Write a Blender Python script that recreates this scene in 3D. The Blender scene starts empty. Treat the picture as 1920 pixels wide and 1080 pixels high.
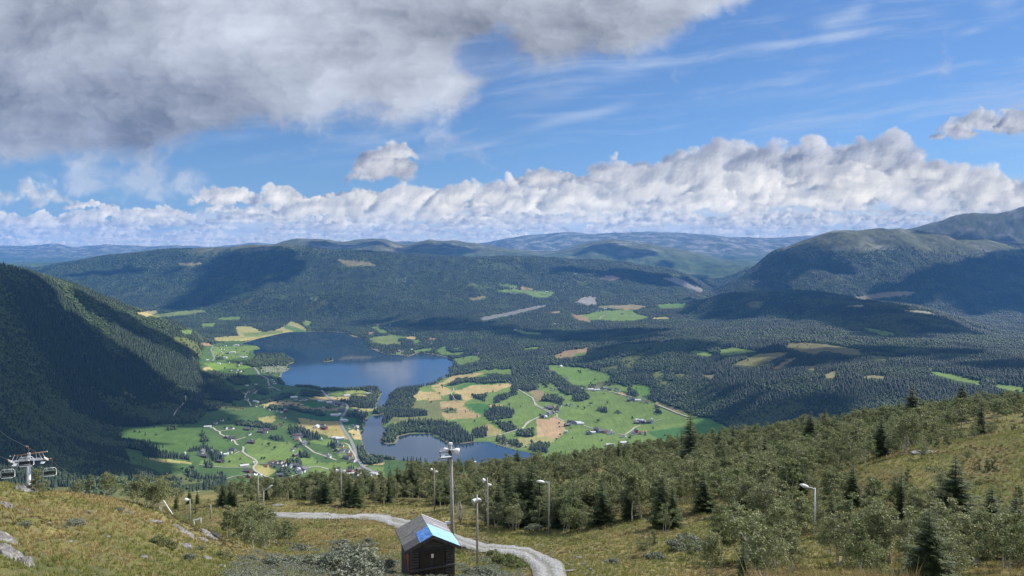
import bpy, math, random
import numpy as np
from mathutils import Vector, Matrix
C = bpy.context
SC = C.scene
PI = math.pi
random.seed(7)
RNG = np.random.default_rng(11)
F, HC = 1478.0, 600.0        # focal length in photo pixels, camera height above the lake (m)

# ---------------------------------------------------------------- camera
cam = bpy.data.objects.new('camera', bpy.data.cameras.new('camera'))
SC.collection.objects.link(cam); SC.camera = cam
cam.location = (0, 0, HC); cam.rotation_euler = (PI/2, 0, 0)
cam.data.sensor_width = 36; cam.data.lens = 36*F/1920
cam.data.shift_y = -60/1920
cam.data.clip_start = 0.3; cam.data.clip_end = 120000
# ---------------------------------------------------------------- exposure, sampling
SC.view_settings.view_transform = 'Standard'; SC.view_settings.look = 'None'
SC.view_settings.exposure = 0.40; SC.view_settings.gamma = 1
SC.cycles.max_bounces = 6; SC.cycles.diffuse_bounces = 2; SC.cycles.glossy_bounces = 2
SC.cycles.transmission_bounces = 2; SC.cycles.volume_bounces = 1; SC.cycles.transparent_max_bounces = 6
SC.cycles.use_denoising = True
SC.cycles.sample_clamp_indirect = 4
# ---------------------------------------------------------------- sun and sky
SUN_AZ, SUN_EL = math.radians(62), math.radians(41)     # azimuth clockwise from the view direction (+Y)
S = Vector((math.sin(SUN_AZ)*math.cos(SUN_EL), math.cos(SUN_AZ)*math.cos(SUN_EL), math.sin(SUN_EL)))
sun = bpy.data.objects.new('sun', bpy.data.lights.new('sun', 'SUN'))
SC.collection.objects.link(sun)
sun.data.energy = 5.0; sun.data.angle = math.radians(0.5); sun.data.color = (1.0, 0.95, 0.86)
sun.rotation_euler = S.to_track_quat('Z', 'Y').to_euler()

class N:
    """a node socket with arithmetic"""
    nt = None
    def __init__(s, v): s.v = v
    @staticmethod
    def m(op, *a, clamp=False):
        n = N.nt.nodes.new('ShaderNodeMath'); n.operation = op; n.use_clamp = clamp
        for i, x in enumerate(a): N.put(n.inputs[i], x)
        return N(n.outputs[0])
    @staticmethod
    def put(sock, x):
        if isinstance(x, N): x = x.v
        if isinstance(x, (int, float, tuple, list)): sock.default_value = x
        else: N.nt.links.new(x, sock)
    def __add__(a, b): return N.m('ADD', a, b)
    __radd__ = __add__
    def __sub__(a, b): return N.m('SUBTRACT', a, b)
    def __rsub__(a, b): return N.m('SUBTRACT', b, a)
    def __mul__(a, b): return N.m('MULTIPLY', a, b)
    __rmul__ = __mul__
    def __truediv__(a, b): return N.m('DIVIDE', a, b)
    def __rtruediv__(a, b): return N.m('DIVIDE', b, a)
def smooth(x, a, b, lo=0.0, hi=1.0):
    n = N.nt.nodes.new('ShaderNodeMapRange'); n.interpolation_type = 'SMOOTHSTEP'
    for i, q in enumerate((x, a, b, lo, hi)): N.put(n.inputs[i], q)
    return N(n.outputs[0])
def comb(x, y, z=0.0):
    n = N.nt.nodes.new('ShaderNodeCombineXYZ')
    for i, q in enumerate((x, y, z)): N.put(n.inputs[i], q)
    return N(n.outputs[0])
def noise(vec, scale, detail=4.0, rough=0.5, dist=0.0, dims='3D', lac=2.0):
    n = N.nt.nodes.new('ShaderNodeTexNoise'); n.noise_dimensions = dims
    N.put(n.inputs['Vector'], vec); N.put(n.inputs['Scale'], scale); N.put(n.inputs['Detail'], detail)
    N.put(n.inputs['Roughness'], rough); N.put(n.inputs['Distortion'], dist); N.put(n.inputs['Lacunarity'], lac)
    return N(n.outputs[0])
def voro(vec, scale, sm=None, rnd=1.0):
    n = N.nt.nodes.new('ShaderNodeTexVoronoi'); n.feature = 'SMOOTH_F1' if sm is not None else 'F1'
    N.put(n.inputs['Vector'], vec); N.put(n.inputs['Scale'], scale)
    if sm is not None: n.inputs['Smoothness'].default_value = sm
    n.inputs['Randomness'].default_value = rnd
    return N(n.outputs[0])
def mixc(f, a, b, blend='MIX'):
    n = N.nt.nodes.new('ShaderNodeMix'); n.data_type = 'RGBA'; n.blend_type = blend
    def c(q): return tuple(q)+(1.0,) if isinstance(q, (tuple, list)) and len(q) == 3 else q
    N.put(n.inputs[0], f); N.put(n.inputs[6], c(a)); N.put(n.inputs[7], c(b))
    return N(n.outputs[2])
def curve(x, pts):
    n = N.nt.nodes.new('ShaderNodeFloatCurve'); cu = n.mapping.curves[0]
    while len(cu.points) > 2: cu.points.remove(cu.points[0])
    for i, (a, b) in enumerate(pts):
        if i < 2: cu.points[i].location = (a, b)
        else: cu.points.new(a, b)
    n.mapping.update(); n.inputs[0].default_value = 1.0
    N.put(n.inputs[1], x)
    return N(n.outputs[0])

world = bpy.data.worlds.new('World'); SC.world = world; world.use_nodes = True
nt = N.nt = world.node_tree
for n in list(nt.nodes): nt.nodes.remove(n)
SKY_STRENGTH = 0.074
sky = nt.nodes.new('ShaderNodeTexSky'); sky.sky_type = 'NISHITA'; sky.sun_disc = False
sky.sun_elevation = SUN_EL; sky.sun_rotation = SUN_AZ
sky.altitude = 900; sky.air_density = 1.0; sky.dust_density = 0.05; sky.ozone_density = 6.0
bg = nt.nodes.new('ShaderNodeBackground'); out = nt.nodes.new('ShaderNodeOutputWorld')
# bright cloud tone added out of view, overhead and behind, to raise ambient light
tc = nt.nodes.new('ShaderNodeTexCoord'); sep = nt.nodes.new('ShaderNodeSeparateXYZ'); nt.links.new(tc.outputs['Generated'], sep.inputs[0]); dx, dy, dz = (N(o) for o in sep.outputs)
sky_fill = N.m('MAXIMUM', smooth(dz, 0.42, 0.62), smooth(dy, 0.70, 0.45))*smooth(dz, 0.0, 0.12)*0.62
N.put(bg.inputs[0], mixc(sky_fill, mixc(1.0, N(sky.outputs[0]), (0.88,0.96,1.06), 'MULTIPLY'), (8.6, 9.2, 10.4))); bg.inputs[1].default_value = SKY_STRENGTH
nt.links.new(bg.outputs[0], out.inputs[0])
# ---------------------------------------------------------------- numpy noise
_pr = np.random.default_rng(5)
_perm = _pr.permutation(512).astype(np.int32); _perm = np.concatenate([_perm, _perm])
_ga = _pr.uniform(0, 2*np.pi, 512); _gx, _gy = np.cos(_ga).astype(np.float32), np.sin(_ga).astype(np.float32)
def perlin(x, y, seed=0):
    x = np.asarray(x, np.float64); y = np.asarray(y, np.float64)
    xf = np.floor(x); yf = np.floor(y); u = (x-xf).astype(np.float32); v = (y-yf).astype(np.float32)
    xi = (xf.astype(np.int64)+seed*37) & 511; yi = (yf.astype(np.int64)+seed*91) & 511
    x1 = (xi+1) & 511; y1 = (yi+1) & 511
    su = u*u*u*(u*(u*6-15)+10); sv = v*v*v*(v*(v*6-15)+10)
    def g(a, b, p, q):
        h = _perm[_perm[a]+b]; return _gx[h]*p+_gy[h]*q
    n0 = g(xi, yi, u, v); n1 = g(x1, yi, u-1, v); n2 = g(xi, y1, u, v-1); n3 = g(x1, y1, u-1, v-1)
    a = n0+su*(n1-n0); b = n2+su*(n3-n2)
    return (a+sv*(b-a))*1.5
def fbm(x, y, octv=5, rough=0.5, seed=0, ridged=False):
    s = 0; a = 1.0; t = 0; f = 1.0
    for k in range(octv):
        n = perlin(np.asarray(x)*f+k*17.3, np.asarray(y)*f+k*9.1, seed+k)
        if ridged: n = 1-2*np.abs(n)
        s = s+n*a; t += a; a *= rough; f *= 2.03
    return s/t
def sstep(x, a, b):
    t = np.clip((x-a)/(b-a), 0, 1); return t*t*(3-2*t)
def lerp(a, b, t): return a+(b-a)*t
# ---------------------------------------------------------------- clouds: colour and cover by direction
def make_clouds(PX, PY):
    """cloud colour (linear) and cover at directions given as degrees-like picture angles (PX, PY rasters, spacing st)"""
    st = float(PX[0,1]-PX[0,0]); H, W = PX.shape; x0, y0 = PX[0,0], PY[0,0]
    rgb = np.zeros((H, W, 3), np.float32); al = np.zeros((H, W), np.float32)
    rg = np.random.default_rng(42)
    def over(c, a, sl=(slice(None), slice(None))):
        R, L = rgb[sl], al[sl]
        na = a+L*(1-a)
        rgb[sl] = (c*a[..., None]+R*(L*(1-a))[..., None])/np.maximum(na, 1e-5)[..., None]; al[sl] = na
    def col(t, lo, hi): return np.array(lo, np.float32)+(np.array(hi, np.float32)-np.array(lo, np.float32))*t[..., None]
    # thin cirrus
    c, s = math.cos(-0.14), math.sin(-0.14)
    U = (PX*c+PY*s)/1000.0; V = (PY*c-PX*s)/1000.0
    wv = fbm(U*2.0, V*3.0, 4, 0.5, 60)
    ci = fbm(U*1.7+wv*0.15, V*26+wv*0.7, 7, 0.60, 61)*0.5+0.5
    ci2 = fbm(U*2.2+wv*0.3, V*10+wv*0.5, 7, 0.60, 72)*0.5+0.5
    ca = sstep(ci*0.6+ci2*0.5, 0.52, 0.80)*0.55
    def streak(p, q, w, k):
        L = math.hypot(q[0]-p[0], q[1]-p[1]); ex, ey = (q[0]-p[0])/L, (q[1]-p[1])/L
        a = (PX-p[0])*ex+(PY-p[1])*ey; b = (PY-p[1])*ex-(PX-p[0])*ey
        b = b+perlin(a/140.0, a*0+k*3.3, 5)*10+ (a/L-0.5)**2*w*1.5
        return sstep(-np.abs(b), -w*(0.5+ci*0.9), 0)*sstep(a, 0, L*0.5)*(1-sstep(a, L*0.7, L*1.08))*sstep(ci2, 0.34, 0.62)*k
    for q in (((1320,104),(1690,54),14,0.55),((1500,188),(1850,122),9,0.5),((940,250),(1200,205),18,0.45),((1180,206),(1760,140),26,0.22),((900,215),(1250,120),30,0.28),
              ((820,300),(1150,255),14,0.25),((1760,70),(1920,40),14,0.5),((1500,50),(1640,20),26,0.35),((1820,20),(1920,-10),26,0.35),((1430,120),(1700,95),20,0.25),((800,290),(960,262),10,0.3)):
        ca = np.maximum(ca, 0)+streak(*q)
    ca = np.clip(ca*sstep(-PY, -330, -250), 0, 0.75)
    over(col(np.ones_like(ca), (0,0,0), (0.62,0.73,0.92)), ca)
    # ---- cumulus, each cloud a lit lumpy body; painted from the horizon upwards so that nearer ones cover farther ones
    T1X, T1Y = [-400,0,60,140,230,300,345,372,470,520,560,590,650,760,830,900,960,1010,1060,1110,1160,1230,1320,1420,1490,1560,1640,1710,1760,1800,1860,1920,2400], \
               [384,392,392,374,374,383,370,344,342,338,348,356,352,334,330,328,320,300,300,282,266,264,243,240,248,234,222,228,280,290,284,286,275]
    def top_at(x): return np.interp(x, T1X, T1Y)
    def cloud(cx, base, w, h, dark=0.0, wispy=1.0, amb=0.0):
        pad = 0.35*w+10; t = base-h
        i0, i1 = int((cx-w/2-pad-x0)/st), int((cx+w/2+pad-x0)/st); j0, j1 = int((t-0.5*h-8-y0)/st), int((base+0.5*h+8-y0)/st)
        i0, i1, j0, j1 = max(i0,0), min(i1,W), max(j0,0), min(j1,H)
        if i1-i0 < 3 or j1-j0 < 3: return
        sl = (slice(j0,j1), slice(i0,i1)); X = PX[sl].copy(); Y = PY[sl].copy(); X0, Y0 = X.copy(), Y.copy()
        sd = int(rg.integers(0, 400)); k = 1.0/max(h, 14)
        wx = fbm(X*k*1.3, Y*k*1.6, 5, 0.5, sd); wy = fbm(X*k*1.3+40, Y*k*1.6, 5, 0.5, sd+7)
        X = X+wx*h*0.30*wispy; Y = Y+wy*h*0.30*wispy
        Z = np.full(X.shape, -1e3, np.float32)
        n = int(np.clip(w/h*16, 14, 80))
        for i in range(n):
            q = (i+rg.uniform(0,1))/n*2-1
            prof = (1-abs(q)**2.2)**0.6
            r = h*(0.12+0.24*rg.uniform()**1.6)*(0.6+0.4*prof)
            px_ = cx+q*(w/2-r*0.6); py_ = base-r*0.55-rg.uniform(0, 1)**0.62*max(h*prof*(0.80+0.10*math.sin(cx+q*9))-r*1.5, 0)
            d2 = (X-px_)**2+((Y-py_)*1.08)**2
            Z = np.maximum(Z, np.where(d2 < r*r*1.7, r*(1.0-d2/(r*r))*0.9+r*0.1*rg.uniform(-1, 1), -1e3))
        m = Z > -500
        if not m.any(): return
        d = fbm(X0*k*3.4, Y0*k*3.8, 5, 0.55, sd+20); d0 = fbm(X0*k*0.9, Y0*k*1.6, 3, 0.5, sd+50)
        Zs = np.where(m, Z, -h*0.4)+d*h*0.10
        a = sstep(Zs, -h*0.05, h*(0.15 if wispy < 1.3 else 0.36))
        # flat, slightly ragged base
        a = a*(1-sstep(PY[sl]+d*h*0.18, base-h*0.06, base+h*0.10))
        Zb = np.where(m, Z, 0)
        def blur(q, r):
            r = int(max(1, round(r)))
            for ax in (0, 1):
                for _ in range(2):
                    cs = np.cumsum(np.pad(q, [(r+1, r) if k_ == ax else (0, 0) for k_ in (0, 1)], mode='edge'), axis=ax)
                    q = (np.take(cs, range(2*r+1, cs.shape[ax]), axis=ax)-np.take(cs, range(0, cs.shape[ax]-2*r-1), axis=ax))/(2*r+1)
            return q
        Zb = blur(Zb, h/st*0.045+0.5)*0.40+blur(Zb, h/st*0.13+1)*0.75+d*h*0.035
        gy, gx = np.gradient(Zb, st)
        nz = 1/np.sqrt(gx*gx*1.6+gy*gy*1.6+1); 
        lam = (-gx*0.62*nz*1.26-(-gy)*-0.70*nz*1.26+nz*0.33)
        up = np.clip((base-PY[sl])/h, 0, 1.1)
        lum = 0.10-0.16*(1-sstep(up, 0.0, 0.32))+0.46*lam+0.55*np.clip(up,0,0.9)-dark+amb+(1-a)*0.10+0.14*d+d0*(0.48 if h < 60 else 0.30)+(0.16 if h < 60 else 0.24)*sstep(up, 0.4, 0.95)
        # thin rims of a lit cloud glow
        lum = np.clip(lum, 0, 1)
        cc = col(lum, (0.20,0.235,0.32), (0.96,0.96,0.97))
        hz = float(np.clip((base-350)/110.0, 0, 1))*0.34
        cc = cc*(1-hz)+np.array((0.50,0.58,0.73), np.float32)*hz
        over(cc, a.astype(np.float32)*0.97, sl)
    # veil behind the bank so that gaps are pale
    vt = np.interp(PX, T1X, np.array(T1Y)+34.0)
    v = sstep(PY, vt, vt+34)*(0.72+0.25*fbm(PX/90, PY/24, 5, 0.5, 3))
    over(col(fbm(PX/60, PY/10, 5, 0.5, 9)*0.5+0.5, (0.36,0.43,0.57), (0.60,0.66,0.77)), np.clip(v, 0, 0.95).astype(np.float32))
    base = 463.0
    while base > 262:
        k = 470-base
        h = 9+k*0.36; w = h*rg.uniform(3.6, 6.0)
        x = -420+rg.uniform(0, w)
        while x < 2350:
            q_ = rg.uniform()**2; ww = w*(0.45+1.9*q_); hh = h*(0.6+0.75*q_)*rg.uniform(0.8, 1.2)
            tp = top_at(x)
            b = base+rg.uniform(-0.5, 0.5)*h*0.6
            if b-hh > tp+4 or (b > tp+18 and b-hh > tp-8):
                cloud(x, b, ww, hh, rg.uniform(-0.04, 0.14), rg.uniform(0.7, 1.2))
            x += ww*rg.uniform(0.5, 1.15)
        base -= 4.5+k*0.13
    # crest clouds that make the outline
    for cx, b, w, h, dk in ((70,428,170,40,0.05),(210,418,200,46,0.02),(310,412,120,34,0.02),(395,385,90,48,-0.04),(440,384,110,44,0.0),(520,384,110,50,-0.02),(600,400,130,40,-0.06),
        (680,412,300,66,0.02),(770,400,180,72,-0.05),(880,390,190,66,0.05),(950,384,130,66,0.0),(1020,350,90,54,0.0),(1000,400,150,56,-0.08),(1090,396,170,70,-0.03),
        (1150,348,130,74,-0.04),(1240,374,240,108,-0.05),(1345,352,190,118,-0.02),(1440,342,170,96,0.04),(1400,372,240,70,-0.08),(1530,330,150,88,-0.03),(1650,320,170,98,-0.04),(1590,356,220,70,-0.07),(1730,342,150,62,-0.02),
        (1660,395,280,90,-0.06),(1820,372,200,84,-0.04),(1880,400,180,90,-0.02),(1480,392,230,60,-0.10),(1330,398,230,50,-0.10),(2000,370,200,90,0),(-60,420,170,50,0)):
        cloud(cx, b, w, h, dk, 1.0, 0.07)
    cloud(712, 336, 128, 72, -0.02, 0.6, 0.0); cloud(722, 322, 120, 66, -0.02, 0.6, 0.0); cloud(740, 300, 92, 46, -0.22, 1.0, 0.0); cloud(674, 342, 60, 34, 0.0, 1.4)
    cloud(1850, 250, 190, 58, -0.16, 0.8); cloud(1790, 262, 90, 40, -0.12, 0.9); cloud(1935, 240, 150, 50, -0.14, 0.8)
    # ---- the large grey cloud
    SX = [-500,0,100,180,230,280,330,400,520,590,640,740,830,890,920,960,1020,1100,1180,1260,1330,1400,1450,1700,2300]
    SY = [335,312,306,308,326,322,292,262,250,230,222,234,232,196,160,138,142,118,112,84,52,12,-40,-160,-260]
    bot = np.interp(PX, SX, SY)
    a1 = fbm(PX/230, PY/170, 8, 0.55, 30); a2 = fbm(PX/95+a1, PY/80, 7, 0.56, 31); a3 = fbm(PX/420, PY/260, 3, 0.5, 33)
    a4 = fbm(PX/38+a2*1.5, PY/30+a1, 6, 0.6, 36); a5 = fbm(PX/120+a1*2, PY/60, 6, 0.58, 37)
    d = (bot-PY)+a1*50+a2*24+a4*14
    A_ = sstep(d, -14, 40+20*a5)
    def bl(px, py, rx, ry): return np.clip(1-np.sqrt(((PX-px)/rx)**2+((PY-py)/ry)**2), 0, 1)
    hole = np.maximum(bl(920,105,90,75), bl(960,170,110,45))
    A_ = A_*(1-0.75*sstep(hole+a2*0.5, 0.15, 0.6))
    ww = np.maximum(np.maximum(bl(285,330,110,80), bl(230,335,190,60)), bl(150,345,230,40))
    wa = sstep(ww+a2*1.0+a1*0.5, 0.22, 0.9)*0.8
    over(col(np.clip(0.5+a2*0.6, 0, 1), (0.34,0.41,0.55), (0.56,0.64,0.80)), wa.astype(np.float32))
    cloud(60, 388, 190, 62, 0.04, 1.6, 0.04)
    g = 0.56+a3*0.30+a1*0.44+a2*0.30+a5*0.30+a4*0.12
    for px, py, rx, ry, k in ((60,190,520,240,-0.42),(330,240,430,85,-0.26),(560,235,200,50,-0.12),(1010,60,380,110,-0.42),(1080,100,200,60,-0.1),(40,50,300,120,-0.10),
                              (520,50,330,110,0.24),(480,20,150,70,0.14),(590,175,190,95,0.28),(815,165,100,80,0.45),(750,110,190,90,0.20),(1345,30,80,60,0.45),(320,60,170,90,0.12),(860,120,60,60,0.2)):
        g = g+bl(px, py, rx, ry)*k*0.92
    g = g+(1-sstep(d, 0, 60))*0.10
    cc = col(np.clip(g, 0, 1), (0.225,0.25,0.31), (0.78,0.83,0.92))
    over(cc, A_.astype(np.float32))
    return rgb, al
# ---------------------------------------------------------------- scene helpers
def link(o, parent=None):
    SC.collection.objects.link(o)
    if parent is not None: o.parent = parent
    return o
def tag(o, label=None, cat=None, group=None, kind=None):
    if label: o['label'] = label
    if cat: o['category'] = cat
    if group: o['group'] = group
    if kind: o['kind'] = kind
    return o
def mesh_np(name, V, Fc, mat=None, attrs=None, smooth_=True):
    """V (n,3) float, Fc (m,k) int; attrs {name: (n,4) colours}"""
    me = bpy.data.meshes.new(name); V = np.ascontiguousarray(V, np.float32); Fc = np.ascontiguousarray(Fc, np.int32)
    m, k = Fc.shape
    me.vertices.add(len(V)); me.vertices.foreach_set('co', V.ravel())
    me.loops.add(m*k); me.loops.foreach_set('vertex_index', Fc.ravel())
    me.polygons.add(m); me.polygons.foreach_set('loop_start', np.arange(0, m*k, k, dtype=np.int32))
    me.polygons.foreach_set('use_smooth', np.full(m, bool(smooth_)))
    me.update(calc_edges=True)
    for an, av in (attrs or {}).items():
        av = np.asarray(av, np.float32)
        if av.ndim == 1:
            a = me.attributes.new(an, 'FLOAT', 'POINT'); a.data.foreach_set('value', av)
        elif av.shape[1] == 3:
            a = me.attributes.new(an, 'FLOAT_VECTOR', 'POINT'); a.data.foreach_set('vector', av.ravel())
        else:
            a = me.attributes.new(an, 'FLOAT_COLOR', 'POINT'); a.data.foreach_set('color', av.ravel())
    if mat: me.materials.append(mat)
    return me
def new_mat(name):
    m = bpy.data.materials.new(name); m.use_nodes = True
    N.nt = m.node_tree; b = m.node_tree.nodes['Principled BSDF']
    b.inputs['Roughness'].default_value = 0.85; b.inputs['Specular IOR Level'].default_value = 0.25
    return m, b
def attr(name):
    n = N.nt.nodes.new('ShaderNodeAttribute'); n.attribute_name = name; return n
def objco():
    n = N.nt.nodes.new('ShaderNodeTexCoord'); return N(n.outputs['Object'])

# ---------------------------------------------------------------- terrain profile, surveyed column by column
COLS = np.arange(-700, 2621, 5.0)
NC = len(COLS)
def cv(pts, n=2):                        # columns given sparsely: (px, a, b)
    p = np.array(pts, float); return [np.interp(COLS, p[:,0], p[:,i+1]) for i in range(n)]
def yz_from_py(py, Y): return Y, HC-Y*(py-480)/F
def K_pyY(pts): py, Y = cv(pts); return Y, HC-Y*(py-480)/F
def K_Yz(pts): return cv(pts)
def K_pyz(pts): py, z = cv(pts); return (HC-z)*F/(py-480), z
CR = [(-700,955,240),(0,940,240),(200,938,240),(300,935,235),(400,926,230),(500,919,225),(600,913,225),(700,897,230),(800,894,230),(900,890,230),(1000,882,235),(1100,868,240),(1200,850,245),
      (1300,838,245),(1400,824,245),(1500,812,245),(1600,798,245),(1700,783,245),(1800,769,245),(1920,762,245),(2620,742,245)]
crY, crZ = K_pyY(CR); crS = (HC-crZ)/crY
curves = [
 K_Yz([(-700,-80,HC+14),(2620,-80,HC+14)]),
 K_Yz([(-700,0,HC-1.8),(2620,0,HC-1.8)]),
 K_pyY([(-700,1080,14),(0,1080,18),(200,1080,22),(400,1080,30),(600,1080,38),(800,1080,42),(1200,1080,42),(1400,1080,40),(1920,1080,35),(2620,1080,34)]),
 K_pyY([(-700,900,38),(0,905,40),(100,924,41),(200,929,43),(300,956,48),(350,985,51),(400,1008,53),(450,1022,56),(500,1030,60),(600,1030,62),(800,1036,60),(1000,1040,60),(1200,1020,60),(1400,1015,58),(1920,1000,56),(2620,980,56)]),
 K_Yz([(-700,90,555),(0,90,557),(200,90,558),(300,90,563),(400,92,HC-32),(500,95,HC-32.8),(700,98,HC-33.6),(900,92,HC-32.0),(1000,90,HC-30.8),(1100,88,HC-29.6),(1200,88,HC-28.5),(1300,90,HC-28.0),(1400,90,HC-27.5),(1500,88,HC-25.5),(1600,85,HC-23.5),(1700,85,HC-22.0),(1920,85,HC-20),(2620,85,HC-18)]),
 K_pyY([(-700,990,150),(0,985,150),(200,983,150),(300,972,140),(400,962,135),(500,960,130),(600,962,130),(800,964,130),(900,955,130),(1000,948,135),(1100,938,140),(1200,924,140),(1300,908,140),(1400,896,140),(1500,876,140),(1600,856,140),(1700,842,135),(1800,832,130),(1920,820,130),(2620,800,130)]),
 (crY, crZ),
 (np.full(NC, 450.0), HC-450*crS-55),
 K_Yz([(-700,1000,230),(0,1180,238),(200,1200,240),(400,1200,240),(460,1200,225),(520,1200,180),(1100,1200,175),(1300,1200,195),(1600,1200,215),(2620,1200,230)]),
 K_pyY([(-700,905,1350),(0,905,1350),(100,903,1370),(200,880,1650),(300,884,1900),(400,885,2000),(500,890,2080),(700,893,2110),(800,881,2211),(1000,880,2217),(1100,855,2330),(1200,842,2400),(1300,822,2440),(1400,802,2450),(1500,790,2300),(1600,780,2300),(1750,760,2300),(1920,745,2300),(2620,720,2300)]),
 K_pyz([(-700,740,290),(0,750,280),(100,780,170),(200,802,78),(300,790,55),(400,760,40),(500,760,24),(600,742,12),(700,740,4),(800,740,6),(900,730,15),(1000,730,25),(1100,730,35),(1200,740,50),(1300,742,80),(1400,717,135),(1500,706,172),(1600,700,195),(1920,695,200),(2620,690,200)]),
 K_pyY([(-700,420,2300),(0,498,2700),(60,514,2850),(150,540,3200),(190,557,3400),(233,576,3600),(283,592,3800),(333,613,3980),(367,632,4080),(388,660,4250),(420,665,4600),(500,660,4850),(600,660,4920),(700,660,4920),(800,665,4780),(860,681,4380),(900,680,4250),(1000,670,4220),(1100,660,4190),(1200,658,3950),(1300,648,3920),(1400,645,3770),(1500,642,3740),(1600,640,3700),(1700,648,3520),(1800,658,3350),(1920,672,3130),(2620,690,3000)]),
 K_Yz([(-700,5000,200),(0,5000,140),(150,5400,60),(240,5800,46),(300,5900,42),(400,5860,25),(500,6060,6),(600,6090,3),(650,6000,3),(700,5450,12),(800,5270,30),(900,5200,56),(1000,5300,80),(1100,5480,100),(1200,5680,120),(1300,5790,130),(1400,5296,170),(1500,5173,180),(1600,4600,185),(1700,4200,182),(1800,3900,180),(1870,3790,172),(1920,4000,168),(2620,4200,160)]),
 K_pyY([(-700,520,6900),(0,590,6900),(200,600,6900),(300,602,6840),(400,599,7000),(500,602,6950),(600,600,6900),(700,600,6650),(800,598,6300),(900,596,6100),(1000,593,6050),(1100,584,6340),(1200,575,6840),(1280,574,6700),(1310,570,6250),(1350,556,6150),(1420,549,6000),(1500,546,5900),(1560,554,5800),(1650,567,5500),(1720,579,5200),(1780,598,4900),(1830,619,4650),(1880,626,4900),(1920,626,5000),(2620,626,5000)]),
 K_Yz([(-700,7900,60),(0,7900,45),(200,7600,55),(300,7750,70),(400,7780,105),(500,7400,170),(600,7390,205),(700,7250,210),(800,7150,210),(900,7000,210),(1000,7390,205),(1100,7500,205),(1200,7770,195),(1280,7900,175),(1340,7400,90),(1400,7200,65),(1600,7000,60),(1920,6900,60),(2620,6900,60)]),
 K_pyY([(-700,520,8800),(0,525,8800),(100,525,8700),(200,530,8700),(300,530,8700),(400,520,8700),(500,510,8500),(600,520,8400),(700,520,8300),(800,525,8200),(900,525,8200),(1000,520,8400),(1100,520,8500),(1200,525,8600),(1280,535,8700),(1340,560,8700),(1400,535,8300),(1500,515,8200),(1600,505,8200),(1700,508,8200),(1800,512,8200),(1920,515,8200),(2620,500,8200)]),
 K_pyY([(-700,525,9900),(0,520,9900),(60,508,9900),(100,498,9900),(200,482,9800),(300,470,9800),(380,466,9700),(460,463,9600),(540,462,9600),(620,471,9500),(700,475,9500),(800,480,9500),(900,485,9500),(980,482,9600),(1060,488,9700),(1150,492,9700),(1250,506,9700),(1300,524,9700),(1340,548,9700),(1380,535,9700),(1394,522,9700),(1442,478,9600),(1495,457,9500),(1552,439,9400),(1585,434,9300),(1650,434,9300),(1691,432,9300),(1728,437,9300),(1800,450,9300),(1920,462,9300),(2620,470,9300)]),
 K_Yz([(-700,12000,330),(300,12000,430),(500,12000,560),(1000,12000,470),(1300,12000,250),(1420,12000,350),(1600,12000,700),(1750,12000,720),(1920,12000,760),(2620,12000,800)]),
 K_pyY([(-700,505,14500),(0,500,14500),(200,492,14500),(340,478,14500),(440,472,14500),(500,466,14500),(530,455,14500),(560,450,14500),(600,452,14500),(640,457,14500),(680,452,14500),(705,450,14500),(730,452,14500),(760,462,14500),(810,452,14500),(860,454,14500),(900,461,14500),(960,470,14500),(1030,474,14500),(1070,466,14500),(1110,454,14500),(1150,450,14500),(1200,458,14500),(1260,466,14500),(1320,480,14500),(1360,492,14500),(1420,500,14500),(1550,470,14000),(1660,440,13500),(1707,433,13000),(1748,421,13000),(1789,408,13000),(1817,402,13000),(1870,403,13000),(1899,397,13000),(1925,390,13000),(1990,372,13000),(2100,390,13000),(2620,390,13000)]),
 K_Yz([(-700,18500,350),(1300,18500,420),(1700,18500,600),(2620,18500,700)]),
 K_pyY([(-700,466,26000),(0,462,26000),(50,463,26000),(100,458,26000),(140,465,26000),(200,460,26000),(280,464,26000),(330,461,26000),(400,465,26000),(470,457,26000),(500,458,26000),(560,462,26000),(640,461,26000),(700,458,26000),(753,453,26000),(820,457,26000),(900,458,26000),(940,450,24000),(1000,441,24000),(1060,437,24000),(1110,440,24000),(1150,438,24000),(1220,436,24000),(1300,440,24000),(1380,446,24000),(1450,449,26000),(1520,443,26500),(1560,441,26500),(1640,446,26500),(2620,450,26500)]),
 K_Yz([(-700,29500,500),(2620,29500,500)]),
]
AMP = np.array([0.05,0.05,0.15,0.3,0.5,0.9,1.0, 8,8,6, 5,10,5,10, 16,85,20,150,62,140,60,0], float)      # relief amplitude (m) at each curve
CY = np.array([c[0] for c in curves]); CZ = np.array([c[1] for c in curves])
_k = np.array([1,2,3,2,1.0]); _k /= _k.sum()
CZ = np.array([np.convolve(np.pad(r, 2, mode='edge'), _k, 'valid') for r in CZ])
CY = np.array([np.convolve(np.pad(r, 2, mode='edge'), _k, 'valid') for r in CY])
assert (np.diff(CY, axis=0) > 0).all(), [(i, COLS[j]) for i, j in zip(*np.where(np.diff(CY, axis=0) <= 0))][:6]
LOG0 = 95.0
TT = np.linspace(math.log(16.0), math.log(29490+LOG0), 2600)
TY = np.exp(TT)-LOG0
def _pchip(x, y, q):
    h = np.diff(x); d = np.diff(y)/h; m = np.zeros_like(y)
    w1 = 2*h[1:]+h[:-1]; w2 = h[1:]+2*h[:-1]
    ok = d[1:]*d[:-1] > 0
    m[1:-1][ok] = ((w1+w2)[ok])/(w1[ok]/d[:-1][ok]+w2[ok]/d[1:][ok])
    m[0], m[-1] = d[0], d[-1]
    k = np.clip(np.searchsorted(x, q)-1, 0, len(h)-1); t = (q-x[k])/h[k]
    return ((2*t**3-3*t**2+1)*y[k]+(t**3-2*t**2+t)*h[k]*m[k]+(-2*t**3+3*t**2)*y[k+1]+(t**3-t**2)*h[k]*m[k+1])
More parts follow.
